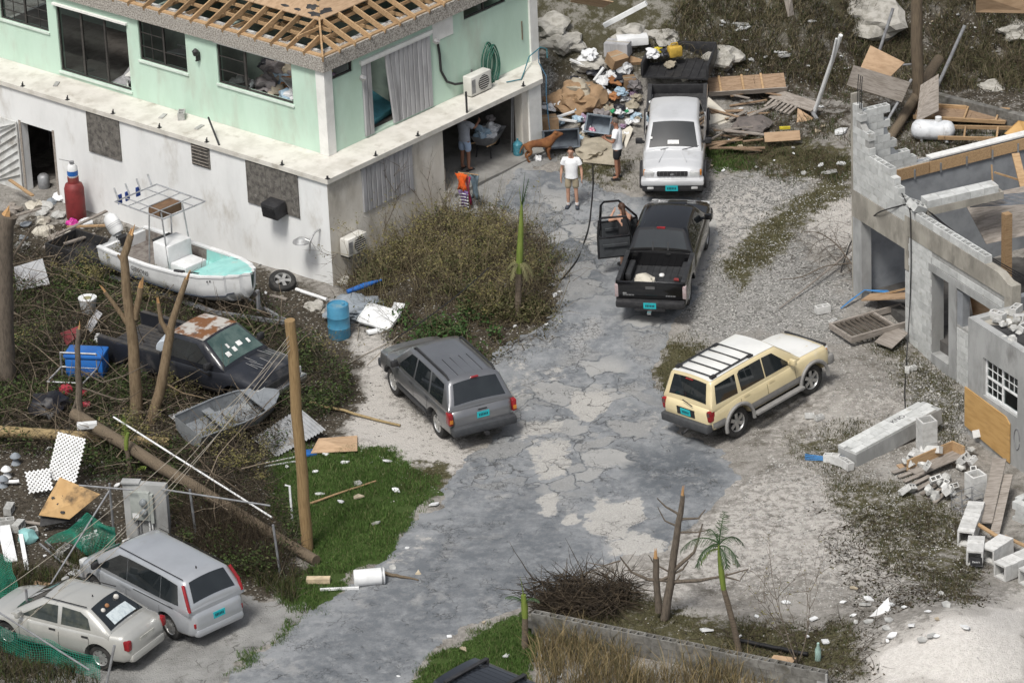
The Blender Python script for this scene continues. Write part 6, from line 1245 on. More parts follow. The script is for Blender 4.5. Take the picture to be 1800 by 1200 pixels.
cable([(575,592),(632,575),(628,600)],.012,mCabG,'pale hose loop around the foot of the blue barrel')
me=MB().box((-.55,-.33,0),(.55,.33,.10),bev=.09); put('white_tub_lid',me,mPVC,668,570,'large white rounded panel tilted beside the blue barrel','panel',None,-35,0,0,0,50).matrix_world=gat(668,570,-38,28,0,.18)
tag(MB().box((-.16,-.3,0),(.16,.3,.05),bev=.015).build('foam_board',mPVC,None,40,gat(697,562,-25,30,0,.2)),'small white foam panel leaning on the white rounded panel','panel')
tag(MB().box((-.3,-.1,0),(.3,.1,.05)).build('foam_strip',mPVC,None,None,gat(665,582,20)),'white foam strip on the ground below the rounded panel','panel')
put('tarpaulin',bag_mesh('tarpaulin',mat('tarp_grey',(.25,.28,.31),(.18,.2,.22),rough=.7,scale=3,bump=.6,bscale=9),4.4,.7,.45,4),None,622,553,'crumpled blue grey tarpaulin heap behind the blue barrel','tarpaulin')
tag(MB().tube([(0,0,0),(.5,.05,.06),(1.0,.1,.1)],[.06,.08,.03],8).build('blue_cushion',mBlueP,None,50,gat(612,540,20,0,0,.45)),'bright blue rolled cover on the grey tarpaulin','cover')
lying('pvc_pipe',(520,512),(575,530),.05,.05,mPVC,'white plastic pipe lying between the wheel and the tarpaulin','pipe',.06,.06,10)
mRock=mat('pale_rock',(.40,.385,.35),(.25,.24,.21),rough=.95,scale=4,bump=.8,bscale=20,rand=.1)
def rock(x,y,r_,label,group=None,sq=.7,sd=None,dz=0): return put('rock',chunk('rock',r_,mRock,sd or x*.37,sq,3),None,x,y,label,'rock',group,x%90,0,0,dz)
rock(553,540,.25,'pale boulder between the car wheel and the blue barrel'); rock(606,495,.2,'white stone block under the small air conditioner'); rock(575,548,.15,'grey stone beside the pale boulder')
tag(MB().box((-.28,-.05,0),(.28,.05,.04)).build('plank',mPlyG,None,None,gat(490,525,-35,0,0,.02)),'short grey plank below the loose car wheel','plank')
# cooler with frame
t=empty('cool_box',gat(157,680,-12,0,0,.30),'blue plastic cool box tangled in broken branches','cool box'); MB().box((-.5,-.3,.1),(.5,.3,.62),bev=.05).build('box',mBlueP,t,40); MB().box((-.53,-.33,.62),(.53,.33,.74),bev=.05).build('lid',mBlueP,t,40)
t=empty('chair_frame',gat(145,688,-12,0,0,.28),'bare grey metal chair frame in front of the blue cool box','chair frame')
for a_,b_ in (((-.5,0,.1),(-.5,0,.8)),((.45,0,.1),(.45,0,.8)),((-.5,0,.8),(.45,0,.8)),((-.5,0,.4),(.45,0,.4)),((-.5,0,.4),(-.75,-.5,.2)),((.45,0,.4),(.2,-.5,.2)),((-.75,-.5,.2),(.2,-.5,.2))): MB().tube([a_,b_],.025,6).build('tube',mSteel,t)
t=empty('bucket',gat(157,560,0,0,0,.2),'white bucket with a yellowed lid among green leaves','bucket'); MB().lathe([(0,0),(.18,0),(.24,.36),(.25,.38),(.25,.42),(.23,.42),(0,.40)],22).build('pail',mPVC,t,40); MB().lathe([(.22,.405),(0,.415)],20,cap=False).build('lid',mat('lid_yellow',(.30,.28,.16),(.2,.19,.1),rough=.8),t)
put('rubbish_heap_cover',bag_mesh('rubbish_heap_cover',mat('black_sheet',(.008,.008,.012),(.02,.02,.025),rough=.5,bump=.4,bscale=10),9.9,.48,.7,3),None,92,740,'black plastic sheet bunched in the brush by the log','plastic sheet',dz=.28)
for x,y,r_,m_,lab in ((117,693,.16,'redp','red plastic ball shaped bag left of the snapped stump'),(146,697,.11,'redp','small red plastic piece right of the snapped stump'),(118,716,.12,'yel','yellow packet at the foot of the snapped stump'),(155,715,.09,'redp','tiny red scrap below the cool box'),(178,602,.15,'wht','white carton beside the wrecked pickup bed')):
    m_={'redp':mat('red_plastic',(.40,.03,.05),(.3,.02,.04),rough=.5,bump=.4,bscale=14),'yel':mat('yellow_plastic',(.55,.45,.04),rough=.5),'wht':mPVC}[m_]; put('plastic_scrap',bag_mesh('plastic_scrap',m_,x*.21,r_*1.2,.8,2),None,x,y+18,lab,'plastic scrap',dz=.32)
sheetz('torn_red_sheet',[(106,586,.5),(142,572,.7),(138,590,.5),(118,608,.3)],.02,mat('red_panel',(.22,.03,.035),rough=.6),'torn dark red panel behind the snapped stump','panel')
sheetz('grey_sheet',[(25,470,.5),(75,455,.8),(88,500,.3),(30,512,.1)],.02,mat('grey_sheet',(.33,.34,.35),(.25,.25,.26),rough=.6,scale=3),'grey sheet propped in the twigs near the doorway','panel')
sheetz('grey_sheet',[(150,575,.25),(170,545,.4),(180,552,.4),(160,585,.2)],.02,mGalv,'narrow pale panel beside the white bucket','panel')
# wooden ramp debris behind boat: dark trailer
t=empty('small_dark_trailer',gat(165,470,-40),'small dark utility trailer hidden behind the motor boat','trailer'); MB().box((-1.2,-.6,.3),(1.0,.6,.36)).build('floor',mBlack,t)
for a_,b_ in (((-1.2,-.6,.36),(1.0,-.56,.65)),((-1.2,.56,.36),(1.0,.6,.65)),((-1.2,-.56,.36),(-1.16,.56,.65))): MB().box(a_,b_).build('side_board',mBlack,t)
MB().bar((1.0,0,.33),(1.9,0,.35),.07,.07).build('drawbar',mSteel,t); 
for sg in (1,-1): MB().lathe([(.14,-.07),(.27,-.07),(.27,.07),(.14,.07)],18,Matrix.Translation((-.2,sg*.7,.27))@rotm(90,0,0)).build('wheel',mTyre,t,40)
for k,(x0,y0,x1,y1) in enumerate([(100,440,190,400),(120,425,200,425),(115,455,170,440),(60,370,20,345),(15,410,75,395)]): plank2((x0,y0),(x1,y1),.1,.04,[mPlyG,mWood][k%2],['grey plank slanting over the dark trailer','thin brown plank across the dark trailer','short grey plank low behind the boat stern','weathered plank on the heap below the plank door','brown plank in the heap left of the red cylinder'][k],d0=.45,d1=.5)
for k in range(18):
    x,y=random.uniform(10,120),random.uniform(355,440); put('rubbish_lump',bag_mesh('rubbish_lump',[mPlyG,mSack,mConcB,_mats['tarp_grey']][k%4],k*1.9,random.uniform(.12,.28),.6,2,.6),None,x,y,['grey wooden','pale canvas','grey stony','blue grey plastic'][k%4]+' rubbish lump in the heap beside the red gas cylinder','rubbish',['wooden','canvas','stony','plastic'][k%4]+' lumps in the heap by the doorway')
# --- dinghy and metal sheets
mDin=mat('dinghy_alu',(.30,.32,.335),(.22,.235,.25),rough=.45,metal=.4,scale=3,bump=.1)
t=empty('aluminium_dinghy',gat(404,768,40,12,0,.34),'battered grey aluminium dinghy lying in the brush below the wrecked pickup','dinghy')
dx,(dw_,dk)=interp([(-1.3,.55,.0),(0,.62,-.02),(.7,.55,0),(1.2,.34,.08),(1.45,.12,.18),(1.52,.02,.25)],16); vs=[];fs=[]
for i in range(len(dx)): g=dw_[i]; vs+=[(dx[i],y,z) for y,z in ((-g,.45),(-.85*g,.12+dk[i]),(-.3*g,dk[i]),(.3*g,dk[i]),(.85*g,.12+dk[i]),(g,.45))]
for i in range(len(dx)-1):
    for j in range(5): fs.append((i*6+j,i*6+j+1,(i+1)*6+j+1,(i+1)*6+j))
fs.append([0,1,2,3,4,5]); MB().add(vs,fs).build('hull',mDin,t,50)
vs=[(.75,-.52,.46),(.75,.52,.46),(1.2,.34,.47),(1.45,.12,.48),(1.52,0,.48),(1.45,-.12,.48),(1.2,-.34,.47)]; MB().add(vs+[(x,y,z-.03) for x,y,z in vs],[list(range(7)),list(range(13,6,-1))]+[(i,7+i,7+(i+1)%7,(i+1)%7) for i in range(7)]).build('bow_deck',mDin,t)
MB().box((-.45,-.58,.25),(-.2,.58,.28)).build('thwart',mDin,t)
for sg in (1,-1): MB().tube([(dx[i],sg*dw_[i],.46) for i in range(len(dx))],.02,6).build('gunwale',mDin,t)
def corr(w_,l,n=16,amp=.025):
    b=MB(); xs_=np.linspace(-w_/2,w_/2,n*4+1); vs=[]
    for x in xs_: z=amp*math.sin((x/w_)*n*2*math.pi); vs+=[(x,-l/2,z),(x,l/2,z+.06*math.sin(x*2))]
    b.add(vs,[(2*i,2*i+1,2*i+3,2*i+2) for i in range(len(xs_)-1)]); return b
mCor=mat('corrugated',(.40,.41,.42),(.30,.31,.32),rough=.5,metal=.3,scale=3,dirt=(.25,.22,.18),damt=.3)
put('corrugated_sheet',corr(1.5,1.1),mCor,508,775,'corrugated grey metal sheet beside the utility pole','metal sheet',None,35,8,-10,.22); put('corrugated_sheet',corr(1.1,.8),mCor,345,750,'bent corrugated metal sheet behind the dinghy stern','metal sheet',None,40,18,5,.25)
sheetz('plywood_sheet',[(546,796,.08),(628,792,.08),(628,765,.08),(560,770,.25)],.02,mPly,'reddish plywood offcut with a slot lying on the lawn edge','plywood'); put('blue_board',plankM(.3,.3,.05),mBlueP,545,797,'small blue board under the reddish plywood','board',None,10)
for k,(x,y,l,a_) in enumerate([(495,810,.9,20),(500,816,1.0,15)]): plank(x,y,l,.03,.03,a_,mPVC,'thin white batten under the corrugated sheet by the pole','batten','white battens by the pole')
t=empty('pvc_pipe',gat(514,916),'white angled drain pipe standing on the lawn beside the utility pole','pipe'); MB().tube([(0,0,0),(-.01,0,.95),(-.12,0,.97)],.03,10).build('pipe',mPVC,t,50)
lying('broken_branch',(545,888),(660,848),.03,.022,mWood,'long peeled stick lying on the lawn','branch',.05,.05)
lying('broken_branch',(545,712),(705,752),.04,.03,mLog,'curved pale branch lying across the white sand','branch',.08,.05,wob=.05)
# --- meter wall and fence
mMet=mat('meter_box',(.33,.35,.33),(.27,.29,.27),rough=.6,scale=4)
M_=gat(262,948,-14); t=empty('meter_wall',M_,'freestanding grey concrete slab carrying electric meters behind the minivan','wall'); MB().box((-.52,-.1,-.2),(.55,.1,1.52),bev=.012).build('slab',mConcG,t,40); MB().box((-.55,-.12,1.521),(-.1,.12,1.56),rotm(0,0,4)).build('cap_stone',mConcG,t)
o=MB().box((-.32,-.22,.62),(.16,-.101,1.36),bev=.01).build('meter_box',mMet,t,40); MB().box((.16,-.2,.55),(.24,-.101,1.3)).build('side_trunking',mMet,o); MB().box((-.28,-.228,.68),(-.12,-.221,.8)).build('label_plate',mPVC,o)
for z in (1.13,.88): 
    MB().lathe([(.085,0),(.085,.09),(.06,.11),(0,.11)],18,Matrix.Translation((.02,-.22,z))@rotm(90,0,0)).build('meter',mat('meter_glass',(.25,.27,.28),rough=.15,bump=0),o,40)
for x in (-.2,-.13,.10,.17): MB().tube([(x,-.14,-.1),(x,-.14,.62)],.022,8).build('conduit',mPVC if x>0 else mSteel,t)
def fpost(x,y,h_,label,lean=0): p=G(x,y); return tag(MB().tube([(0,0,-.2),(lean,0,h_)],.03,8).build('fence_post',mSteel,None,None,Matrix.Translation(p)),label,'fence post')
fpost(201,948,1.5,'galvanised fence post left of the meter slab'); fpost(494,1012,1.35,'leaning fence post at the end of the dark fallen pole',-.1); fpost(347,952,1.4,'fence post in the dark hedge right of the meter slab',-.08); fpost(55,1130,1.4,'thin fence post in front of the silver sedan'); fpost(178,1225,1.3,'slanting fence post by the sedan rear wheel',.4)
for k,(p,q,z0_,z1_,lab) in enumerate([((148,948),(246,960),1.45,1.5,'horizontal fence rail left of the meter slab'),((292,955),(482,985),1.45,1.45,'thin fence rail running right from the meter slab'),((90,1040),(200,955),.2,1.4,'slanting fence rail behind the blocks'),((-10,1150),(165,1260),1.25,1.2,'thin rail in front of the silver sedan')]):
    a=G(*p)+Vector((0,0,z0_)); b=G(*q)+Vector((0,0,z1_)); tag(MB().tube([a,b],.022,7).build('fence_rail',mSteel),lab,'fence rail')
# green debris netting: strands as geometry
mNet=mat('green_net',(.01,.20,.13),(.01,.15,.10),rough=.7,bump=0)
def net(name,grid,label,step=1):
    """grid of world points -> crossing strands"""
    b=MB(); ny_,nx_=len(grid),len(grid[0])
    for r_ in grid: b.tube(r_,.006,3,cap=False)
    for j in range(nx_): b.tube([grid[i][j] for i in range(ny_)],.006,3,cap=False)
    return tag(b.build(name,mNet),label,'net')
def netpatch(quad,nu,nv,label,bulge=.15,seed=0):
    a,b,c_,d=[Vector(p) for p in quad]; rows=[]
    for i in range(nv+1):
        v=i/nv; r_=[]
        for j in range(nu+1):
            u=j/nu; p=a.lerp(b,u).lerp(d.lerp(c_,u),v); nn=mnoise.noise_vector(p*1.6+Vector((seed,0,0))); p+=nn*bulge; p.z=max(p.z,hz(p.x,p.y)+.02); r_.append(p)
        rows.append(r_)
    return net('debris_net',rows,label)
netpatch([PZ(75,948,.35),PZ(150,900,1.0),PZ(205,925,.9),PZ(195,975,.05)],34,16,'green netting slumped over rubble left of the meter slab',.22)
sm=list(o2 for o2 in bpy.data.objects if o2.name.startswith('parked_sedan'))[0].matrix_world
netpatch([sm@Vector((1.9,.98,.62)),sm@Vector((-1.5,1.02,.50)),sm@Vector((-1.6,1.15,.02)),sm@Vector((1.8,1.12,.1))],56,10,'torn green netting along the side of the silver sedan',.10,4)
netpatch([PZ(-15,960,.9),PZ(22,985,.8),PZ(26,1060,.1),PZ(-10,1050,.1)],14,22,'green netting hanging at the heap behind the sedan bonnet',.15,8)
# lattice and tarred plywood
def lattice(M,w_,h_,label,n=9):
    t=empty('lattice_panel',M,label,'lattice'); 
    def clip(p,d):
        ts=[]
        for k,(lo,hi) in enumerate(((0,w_),(0,h_))):
            ts.append(sorted(((lo-p[k])/d[k],(hi-p[k])/d[k])))
        return max(ts[0][0],ts[1][0]),min(ts[0][1],ts[1][1])
    st=.105
    for sg in (1,-1):
        k=-int(w_/st)-int(h_/st)-2
        while k*st<w_+h_:
            p=(k*st,0) if sg>0 else (k*st,h_); d=(1,sg); t0,t1=clip(p,d)
            if t1-t0>.06: MB().bar((p[0]+d[0]*t0,p[1]+d[1]*t0,.006*sg),(p[0]+d[0]*t1,p[1]+d[1]*t1,.006*sg),.042,.008).build('slat',mPVC,t)
            k+=1
lattice(gat(85,862,-20,62,8,.35),.75,1.15,'large white lattice panel propped behind the tarred plywood'); lattice(gat(52,880,15,50,0,.2),.6,.55,'small white lattice panel beside the tarred plywood')
mTarPly=mat('tarred_ply',(.46,.30,.14),(.40,.25,.11),rough=.85,scale=2,bump=.2,dirt=(.02,.02,.02),damt=.55,dscale=2.6)
tp=sheetz('plywood_sheet',[(68,905,.35),(122,912,.25),(176,868,.75),(105,838,.95)],.02,mTarPly,'orange plywood with patches of black tar paper in the rubble',"plywood")
random.seed(33)
for cx,cy,r_ in ((.25,.2,.16),(.38,.05,.14),(-.1,.1,.06),(-.2,-.1,.05),(.1,-.2,.07),(.0,.3,.05),(-.35,.05,.05),(.3,-.12,.08),(.18,.33,.09),(-.05,-.3,.05)):
    pl=[]
    for q in range(11): a_=2*math.pi*q/11; u_=random.uniform(.4,1.3); pl.append((cx+r_*u_*math.cos(a_),cy+r_*u_*.8*math.sin(a_)))
    MB().prism(pl,.002,.006).build('tar_patch',mTar,tp)
sheetz('tar_paper_sheet',[(70,925,.1),(125,915,.15),(122,900,.3),(72,903,.3)],.01,mTar,'black tar paper below the orange plywood','tar paper')
for k,(x,y,rz_,rx) in enumerate([(150,972,30,0),(113,975,60,8),(27,930,70,85),(52,942,20,15),(160,955,40,0),(10,900,80,90),(12,925,10,0)]): tag(link('concrete_block',me_dirty,None,gat(x,y,rz_,rx,0,.02 if rx<60 else .1)),['hollow block lying flat nearest the minivan bonnet','hollow block left of the flat one by the minivan','upright hollow block at the rubble edge','tilted hollow block by the teal bin','half buried block under the green netting','block on end left of the plywood','grey block in the rubble left of the upright one'][k],'block')
put('teal_bin',bag_mesh('teal_bin',mat('teal_plastic',(.25,.48,.47),(.2,.4,.4),rough=.5,bump=.2),2.5,.26,.8,2),None,48,950,'crushed pale teal plastic bin in the rubble','bin')
for k,(p,q,m_,lab) in enumerate([((8,940),(20,990),mPVC,'white board standing at the rubble edge'),((38,955),(48,1005),mPVC,'narrow white plank leaning in the rubble'),((70,960),(108,990),mSteel,'thin steel tube lying in the rubble'),((80,955),(112,985),mSteel,'second steel tube beside the first in the rubble'),((0,915),(80,925),mPlyG,'grey plank across the rubble'),((110,990),(165,1010),mPlyG,'grey plank by the minivan nose'),((60,1030),(110,1037),mPly,'orange board behind the sedan bonnet')]):
    plank2(p,q,[.3,.1,.04,.04,.09,.12,.25][k],.03,m_,lab,d0=.25 if k<2 else .08,d1=.05)
for k,(x,y) in enumerate([(135,1000),(145,1003),(128,1008),(140,1010)]): put('foam_plate',MB().lathe([(0,0),(.1,0),(.12,.02),(0,.02)],12),mPVC,x,y,'white foam plate on the ground by the minivan nose','plate','foam plates by the minivan')
for k,(x,y) in enumerate([(12,838),(28,815),(6,855)]): put('garden_ornament',MB().lathe([(0,0),(.12,0),(.08,.08),(.05,.14),(.14,.2),(.1,.26),(.04,.30),(0,.32)],14),_mats['tarp_grey'] if k else mPVC,x,y,['small white pot in the rubble at the log','tiered grey garden lantern below the yellow log','grey pot beside the white pot'][k],'garden ornament',smooth=50)
lying('pvc_pipe',(-10,855),(35,852),.05,.05,mPVC,'white pipe in the rubble below the garden lantern','pipe',.1,.1,8)
put('pole_fitting',MB().box((-.25,-.08,0),(.25,.08,.16),bev=.02),mPVC,158,800,'white lamp fitting lying on the fallen poles','fitting',None,5,0,0,.75)
# --- by the road
t=empty('water_heater',gat(650,1027,5,0,0,.2),'white cylindrical water heater lying at the road edge','water heater'); MB().lathe([(0,-.36),(.18,-.36),(.2,-.34),(.2,.34),(.18,.36),(0,.36)],22,rotm(0,90,0)).build('tank',mPVC,t,40); MB().lathe([(.205,.28),(.205,.32)],22,rotm(0,90,0),cap=False).build('band',mSteel,t)
lying('broken_branch',(675,1012),(735,1022),.05,.02,mPoleG,'grey broken branch behind the white water heater','branch',.08,.05); plank(597,1037,.9,.06,.05,0,mPVC,'narrow white board at the lawn tip by the road','board'); plank(560,1024,.55,.18,.12,-5,mat('foam_cream',(.55,.45,.3),rough=.9),'cream foam block on the grass at the lawn tip','foam')
# --- scraps, flat thin flakes of white foam or plaster
me_fl=[]
for i in range(7):
    n_=random.randint(4,6); pl=[]; 
    for j in range(n_): t=2*math.pi*j/n_+random.uniform(-.4,.4); r_=random.uniform(.6,1.1); pl.append((r_*math.cos(t)*.16,r_*math.sin(t)*.10))
    me_fl.append(MB().prism(pl,0,.03).mesh('flake',[mPVC,mPVC,mat('scrap_grey',(.42,.42,.40),(.3,.3,.29)),mPVC,mat('scrap_tan',(.45,.38,.28),(.33,.28,.2)),mPVC,mPVC][i]))
def scraps(pts,label,cat,group,smin=.6,smax=1.3):
    for x,y in pts:
        sc=random.uniform(smin,smax); fi=random.randrange(7); o=link('foam_scrap',me_fl[fi],None,gat(x,y,random.uniform(0,360),random.uniform(-14,14),random.uniform(-14,14),.03)@Matrix.Scale(sc,4)); hue={2:'grey',4:'tan'}.get(fi,'white'); sz='small ' if sc<(smin+smax)/2 else 'larger '; tag(o,(sz+label.replace('larger ','').replace('small ','')).replace('white',hue),cat,sz+hue+' '+group)
scraps([(600,884),(630,875),(695,863),(680,812),(605,815),(660,922),(572,800),(630,852),(560,870),(690,1000),(735,1010),(765,888),(715,965),(505,822)],'flat white foam scrap lying on the bright green lawn','foam scrap','scraps on the lawn')
scraps([(970,503),(985,515),(976,520),(965,560),(975,565),(985,568),(960,572),(990,480),(905,575),(820,628)],'white foam flake at the foot of the broken palm','foam scrap','scraps by the broken palm',.5,1.1)
scraps([(850,1095),(815,1142),(890,1155),(950,1155),(985,1190),(700,1190),(940,1050),(790,1120)],'white scrap on the lower lawn beside the road','foam scrap','scraps on the lower lawn',.4,1.0)
scraps([(random.uniform(1480,1700),random.uniform(1040,1140)) for _ in range(22)]+[(1420,1120),(1430,1090),(1450,1130),(1320,1165),(1330,1085),(1500,1035),(1380,1060),(1300,1120),(1240,1110),(1400,1180)],'white plaster scrap strewn below the sand heap','foam scrap','scraps by the sand heap',.5,1.3)
scraps([(random.uniform(1240,1500),random.uniform(20,310)) for _ in range(44)],'white foam scrap strewn on the weedy slope behind the pickups','foam scrap','scraps on the slope',.35,1.0)
scraps([(random.uniform(1580,1800),random.uniform(20,150)) for _ in range(14)],'white foam scrap on the slope behind the retaining wall','foam scrap','scraps behind the retaining wall',.4,1.0)
scraps([(1303,45),(1310,50),(1298,55),(1380,100),(1375,95),(1475,235),(1480,290),(1460,305)],'larger white foam sheet piece on the slope','foam scrap','large scraps on the slope',1.2,2.2)
scraps([(random.uniform(20,560),random.uniform(430,1000)) for _ in range(45)],'small white scrap caught in the broken branches','foam scrap','scraps in the brush',.3,.8)
tag(MB().prism([(0,0),(.5,.05),(.45,.42)],0,.02).build('foam_sheet',mPVC,None,None,gat(1528,1085,0,60,0,.02)),'triangular white sheet standing on edge in the debris by the sand heap','sheet')
# --- rubbish heap beside the garage
mCard=mat('cardboard',(.33,.22,.13),(.26,.17,.095),rough=.9,scale=4,bump=.3,bscale=14,rand=.12); mCanvas=mat('canvas_tan',(.36,.32,.25),(.27,.24,.185),rough=.95,scale=3,bump=.4,bscale=10); mCream2=mat('cream_board',(.55,.52,.45),(.45,.42,.36),rough=.8,scale=2,rand=.06)
HB=[('white',mBagW),('grey',mBagG),('dark',mat('dark_bag',(.02,.022,.03),(.035,.035,.04),rough=.4,bump=.5,bscale=14)),('lilac',mat('lilac_cloth',(.33,.25,.33),(.2,.1,.2),rough=.9,scale=7)),('blue',mat('pale_blue_cloth',(.30,.42,.52),(.4,.5,.58),rough=.9,scale=6)),('orange',mat('rust_cloth',(.36,.17,.07),(.28,.12,.05),rough=.9,scale=7)),('green',mat('green_plastic',(.03,.28,.12),rough=.6)),('yellow',_mats['yellow_plastic']),('beige',mCanvas),('pink',mat('magenta_cloth',(.45,.08,.2),(.6,.5,.5),rough=.9,scale=9))]
BD=dict(HB)
mesh_bank={}
def lump(kind,sd,r_):
    k=(kind,sd%6)
    if k not in mesh_bank: mesh_bank[k]=bag_mesh('rubbish_bag',BD[kind],k[1]*2.3+len(kind),.2,.72,3,.75)
    return mesh_bank[k]
items=[(1034,118,'white',1.0),(1098,134,'white',.9),(1075,140,'white',.9),(1060,158,'white',.95),(1050,138,'dark',1.1),(1088,150,'dark',.9),(1080,157,'orange',.9),(1042,183,'white',.8),(1048,195,'blue',.7),(1068,180,'white',.7),(1092,182,'blue',.8),(1080,185,'orange',.6),(1008,200,'lilac',.7),(1018,203,'yellow',.4),(1036,204,'yellow',.4),(1068,203,'beige',.8),(1078,208,'green',.45),(1090,203,'dark',.9),(1102,207,'green',.3),(1105,205,'white',.6),(984,222,'blue',.7),(1010,215,'blue',.6),(1023,218,'lilac',.7),(1034,222,'lilac',.8),(1015,232,'blue',.7),(1032,240,'white',.7),(1041,243,'pink',.5),(1112,196,'beige',.8),(1120,185,'beige',.7),(998,214,'beige',.7),(985,205,'white',.6),(965,210,'white',.7),(970,190,'white',.8),(1055,212,'beige',.7),(1105,222,'white',.5),(1118,225,'white',.4),(1055,170,'white',.7),(1063,192,'beige',.8),(1030,196,'beige',.7),(1098,170,'orange',.5),(1115,165,'grey',.9),(1058,225,'grey',1.0),(1088,212,'white',.5),(1020,228,'white',.5)]
names={'white':'white plastic bag','grey':'grey sack','dark':'black rubbish bag','lilac':'lilac patterned cloth','blue':'pale blue cloth bundle','orange':'rust orange cloth','green':'green plastic scrap','yellow':'yellow wrapper','beige':'beige cloth bundle','pink':'magenta cloth bundle'}
for k,(x,y,kd,sc) in enumerate(items): tag(link('rubbish_bundle',lump(kd,k,1),None,gat(x,y,k*47,random.uniform(-20,20),random.uniform(-20,20),.05+.25*random.random())@Matrix.Scale(sc*1.15,4)),names[kd]+' in the rubbish heap beside the garage','rubbish',kd+' pieces in the rubbish heap')
for k in range(60):   # lower layer
    x,y=random.uniform(965,1125),random.uniform(125,250); 
    if y<175 and x<1010: continue
    kd=random.choice(['white','beige','dark','orange','blue','lilac','grey','white','beige']); tag(link('rubbish_bundle',lump(kd,k+9,1),None,gat(x,y,k*83,random.uniform(-30,30),0,.0)@Matrix.Scale(random.uniform(.4,.8),4)),names[kd]+' in the rubbish heap beside the garage','rubbish',kd+' pieces in the rubbish heap')
put('brown_dust_cover',bag_mesh('brown_dust_cover',mCard,7.7,.72,.62,4,.5),None,1012,190,'large crumpled brown sheet in the rubbish heap','sheet',None,20,0,0,.05); put('cream_dust_cover',bag_mesh('cream_dust_cover',mCanvas,3.1,.4,.6,3,.6),None,1020,188,'beige crumpled sheet inside the large brown one','sheet',None,60,0,0,.45)
def carton(x,y,w_,d_,h_,rz_,lab,rx=0,dz=.05,m=None):
    b=MB(); b.box((-w_/2,-d_/2,0),(w_/2,d_/2,h_)); t=put('carton',b,m or mCard,x,y,lab,'carton',None,rz_,rx,0,dz); MB().box((-w_/2-.005,-.02,h_-.0),(w_/2+.005,.02,h_+.004)).build('flap_seam',mCanvas,t); return t
carton(962,234,.6,.45,.42,10,'brown carton against the white garage post'); carton(1082,130,.5,.4,.35,35,'opened brown carton high in the rubbish heap',25,.3); carton(1106,158,.35,.3,.3,12,'small brown carton beside the cream boards',10,.1); carton(1087,108,.7,.45,.4,-20,'pale grey carton at the top of the rubbish heap',0,.2,mGalv)
sheetz('cardboard_sheet',[(1085,112,2.25),(1128,128,1.9),(1140,108,2.3),(1098,95,2.5)],.015,mCard,'flat brown cardboard sheet at the top of the rubbish heap','cardboard'); put('white_cooler',MB().box((-.45,-.2,0),(.45,.2,.25),bev=.03),mPVC,1112,92,'white foam box behind the brown cardboard','box',None,5,0,0,.25,40)
# grey plastic crates
mCr=mat('crate_grey',(.11,.13,.15),(.08,.09,.11),rough=.6,scale=5)
def bin_(x,y,w_,d_,h_,rz_,rx,lab,dz=.05,m=mCr):
    t=empty('storage_bin',gat(x,y,rz_,rx,0,dz),lab,'bin'); th=.03
    MB().box((-w_/2,-d_/2,0),(w_/2,d_/2,.03)).build('base',m,t)
    for a_,b_ in (((-w_/2,-d_/2,.03),(w_/2,-d_/2+th,h_)),((-w_/2,d_/2-th,.03),(w_/2,d_/2,h_)),((-w_/2,-d_/2+th,.03),(-w_/2+th,d_/2-th,h_)),((w_/2-th,-d_/2+th,.03),(w_/2,d_/2-th,h_))): MB().box(a_,b_).build('side',m,t)
    MB().tube([(-w_/2,-d_/2,h_),(w_/2,-d_/2,h_),(w_/2,d_/2,h_),(-w_/2,d_/2,h_),(-w_/2,-d_/2,h_)],.025,5).build('rim',m,t)
bin_(985,258,1.0,.5,.42,5,70,'dark grey plastic storage bin lying on its side behind the dog',.25); bin_(1062,240,.75,.5,.45,-25,60,'grey plastic storage bin tipped over behind the person in black shorts',.3,mat('crate_light',(.20,.24,.28),(.15,.18,.21),rough=.6))
sheetz('canvas_sheet',[(1025,285,1.02),(1080,290,1.02),(1100,235,1.25),(1020,245,1.3)],.02,mCanvas,'tan canvas sheet spread at the foot of the rubbish heap','canvas'); put('canvas_roll',bag_mesh('canvas_roll',mCanvas,6.6,.45,.4,3,.5),None,1045,272,'crumpled tan canvas on the spread sheet','canvas')
sheetz('cream_board',[(1100,262,1.02),(1092,232,1.2),(1108,222,1.3),(1113,228,1.25)],.02,mCream2,'cream board standing behind the person in black shorts','board')
for k,(p,q) in enumerate([((1003,128),(1030,142)),((975,231),(1010,222)),((978,232),(1015,240)),((1045,165),(1062,145))]): plank2(p,q,.07,.05,mPVC,['white post in the gravel above the brown sheet','white plastic strut on the dark storage bin','second white strut beside the dark storage bin','white strut in the middle of the rubbish heap'][k],'strut',d0=.4,d1=.45)
# cream panels under the silver pickup
for k,(pts,lab) in enumerate([([(1098,128,1.75),(1100,152,1.55),(1180,175,1.35),(1188,145,1.7)],'large cream panel lying behind the silver pickup'),([(1215,232,1.05),(1285,205,1.22),(1245,170,1.5),(1205,180,1.3)],'cream door panel under the side of the silver pickup'),([(1218,240,.98),(1283,212,1.14),(1270,200,1.2),(1215,222,1.05)],'second cream panel below the one by the silver pickup'),([(1105,160,1.5),(1106,178,1.4),(1135,182,1.3),(1140,165,1.45)],'broken cream panel corner by the pickup mirror')]): sheetz('cream_sheet',pts,.04,mCream2,lab,'panel')
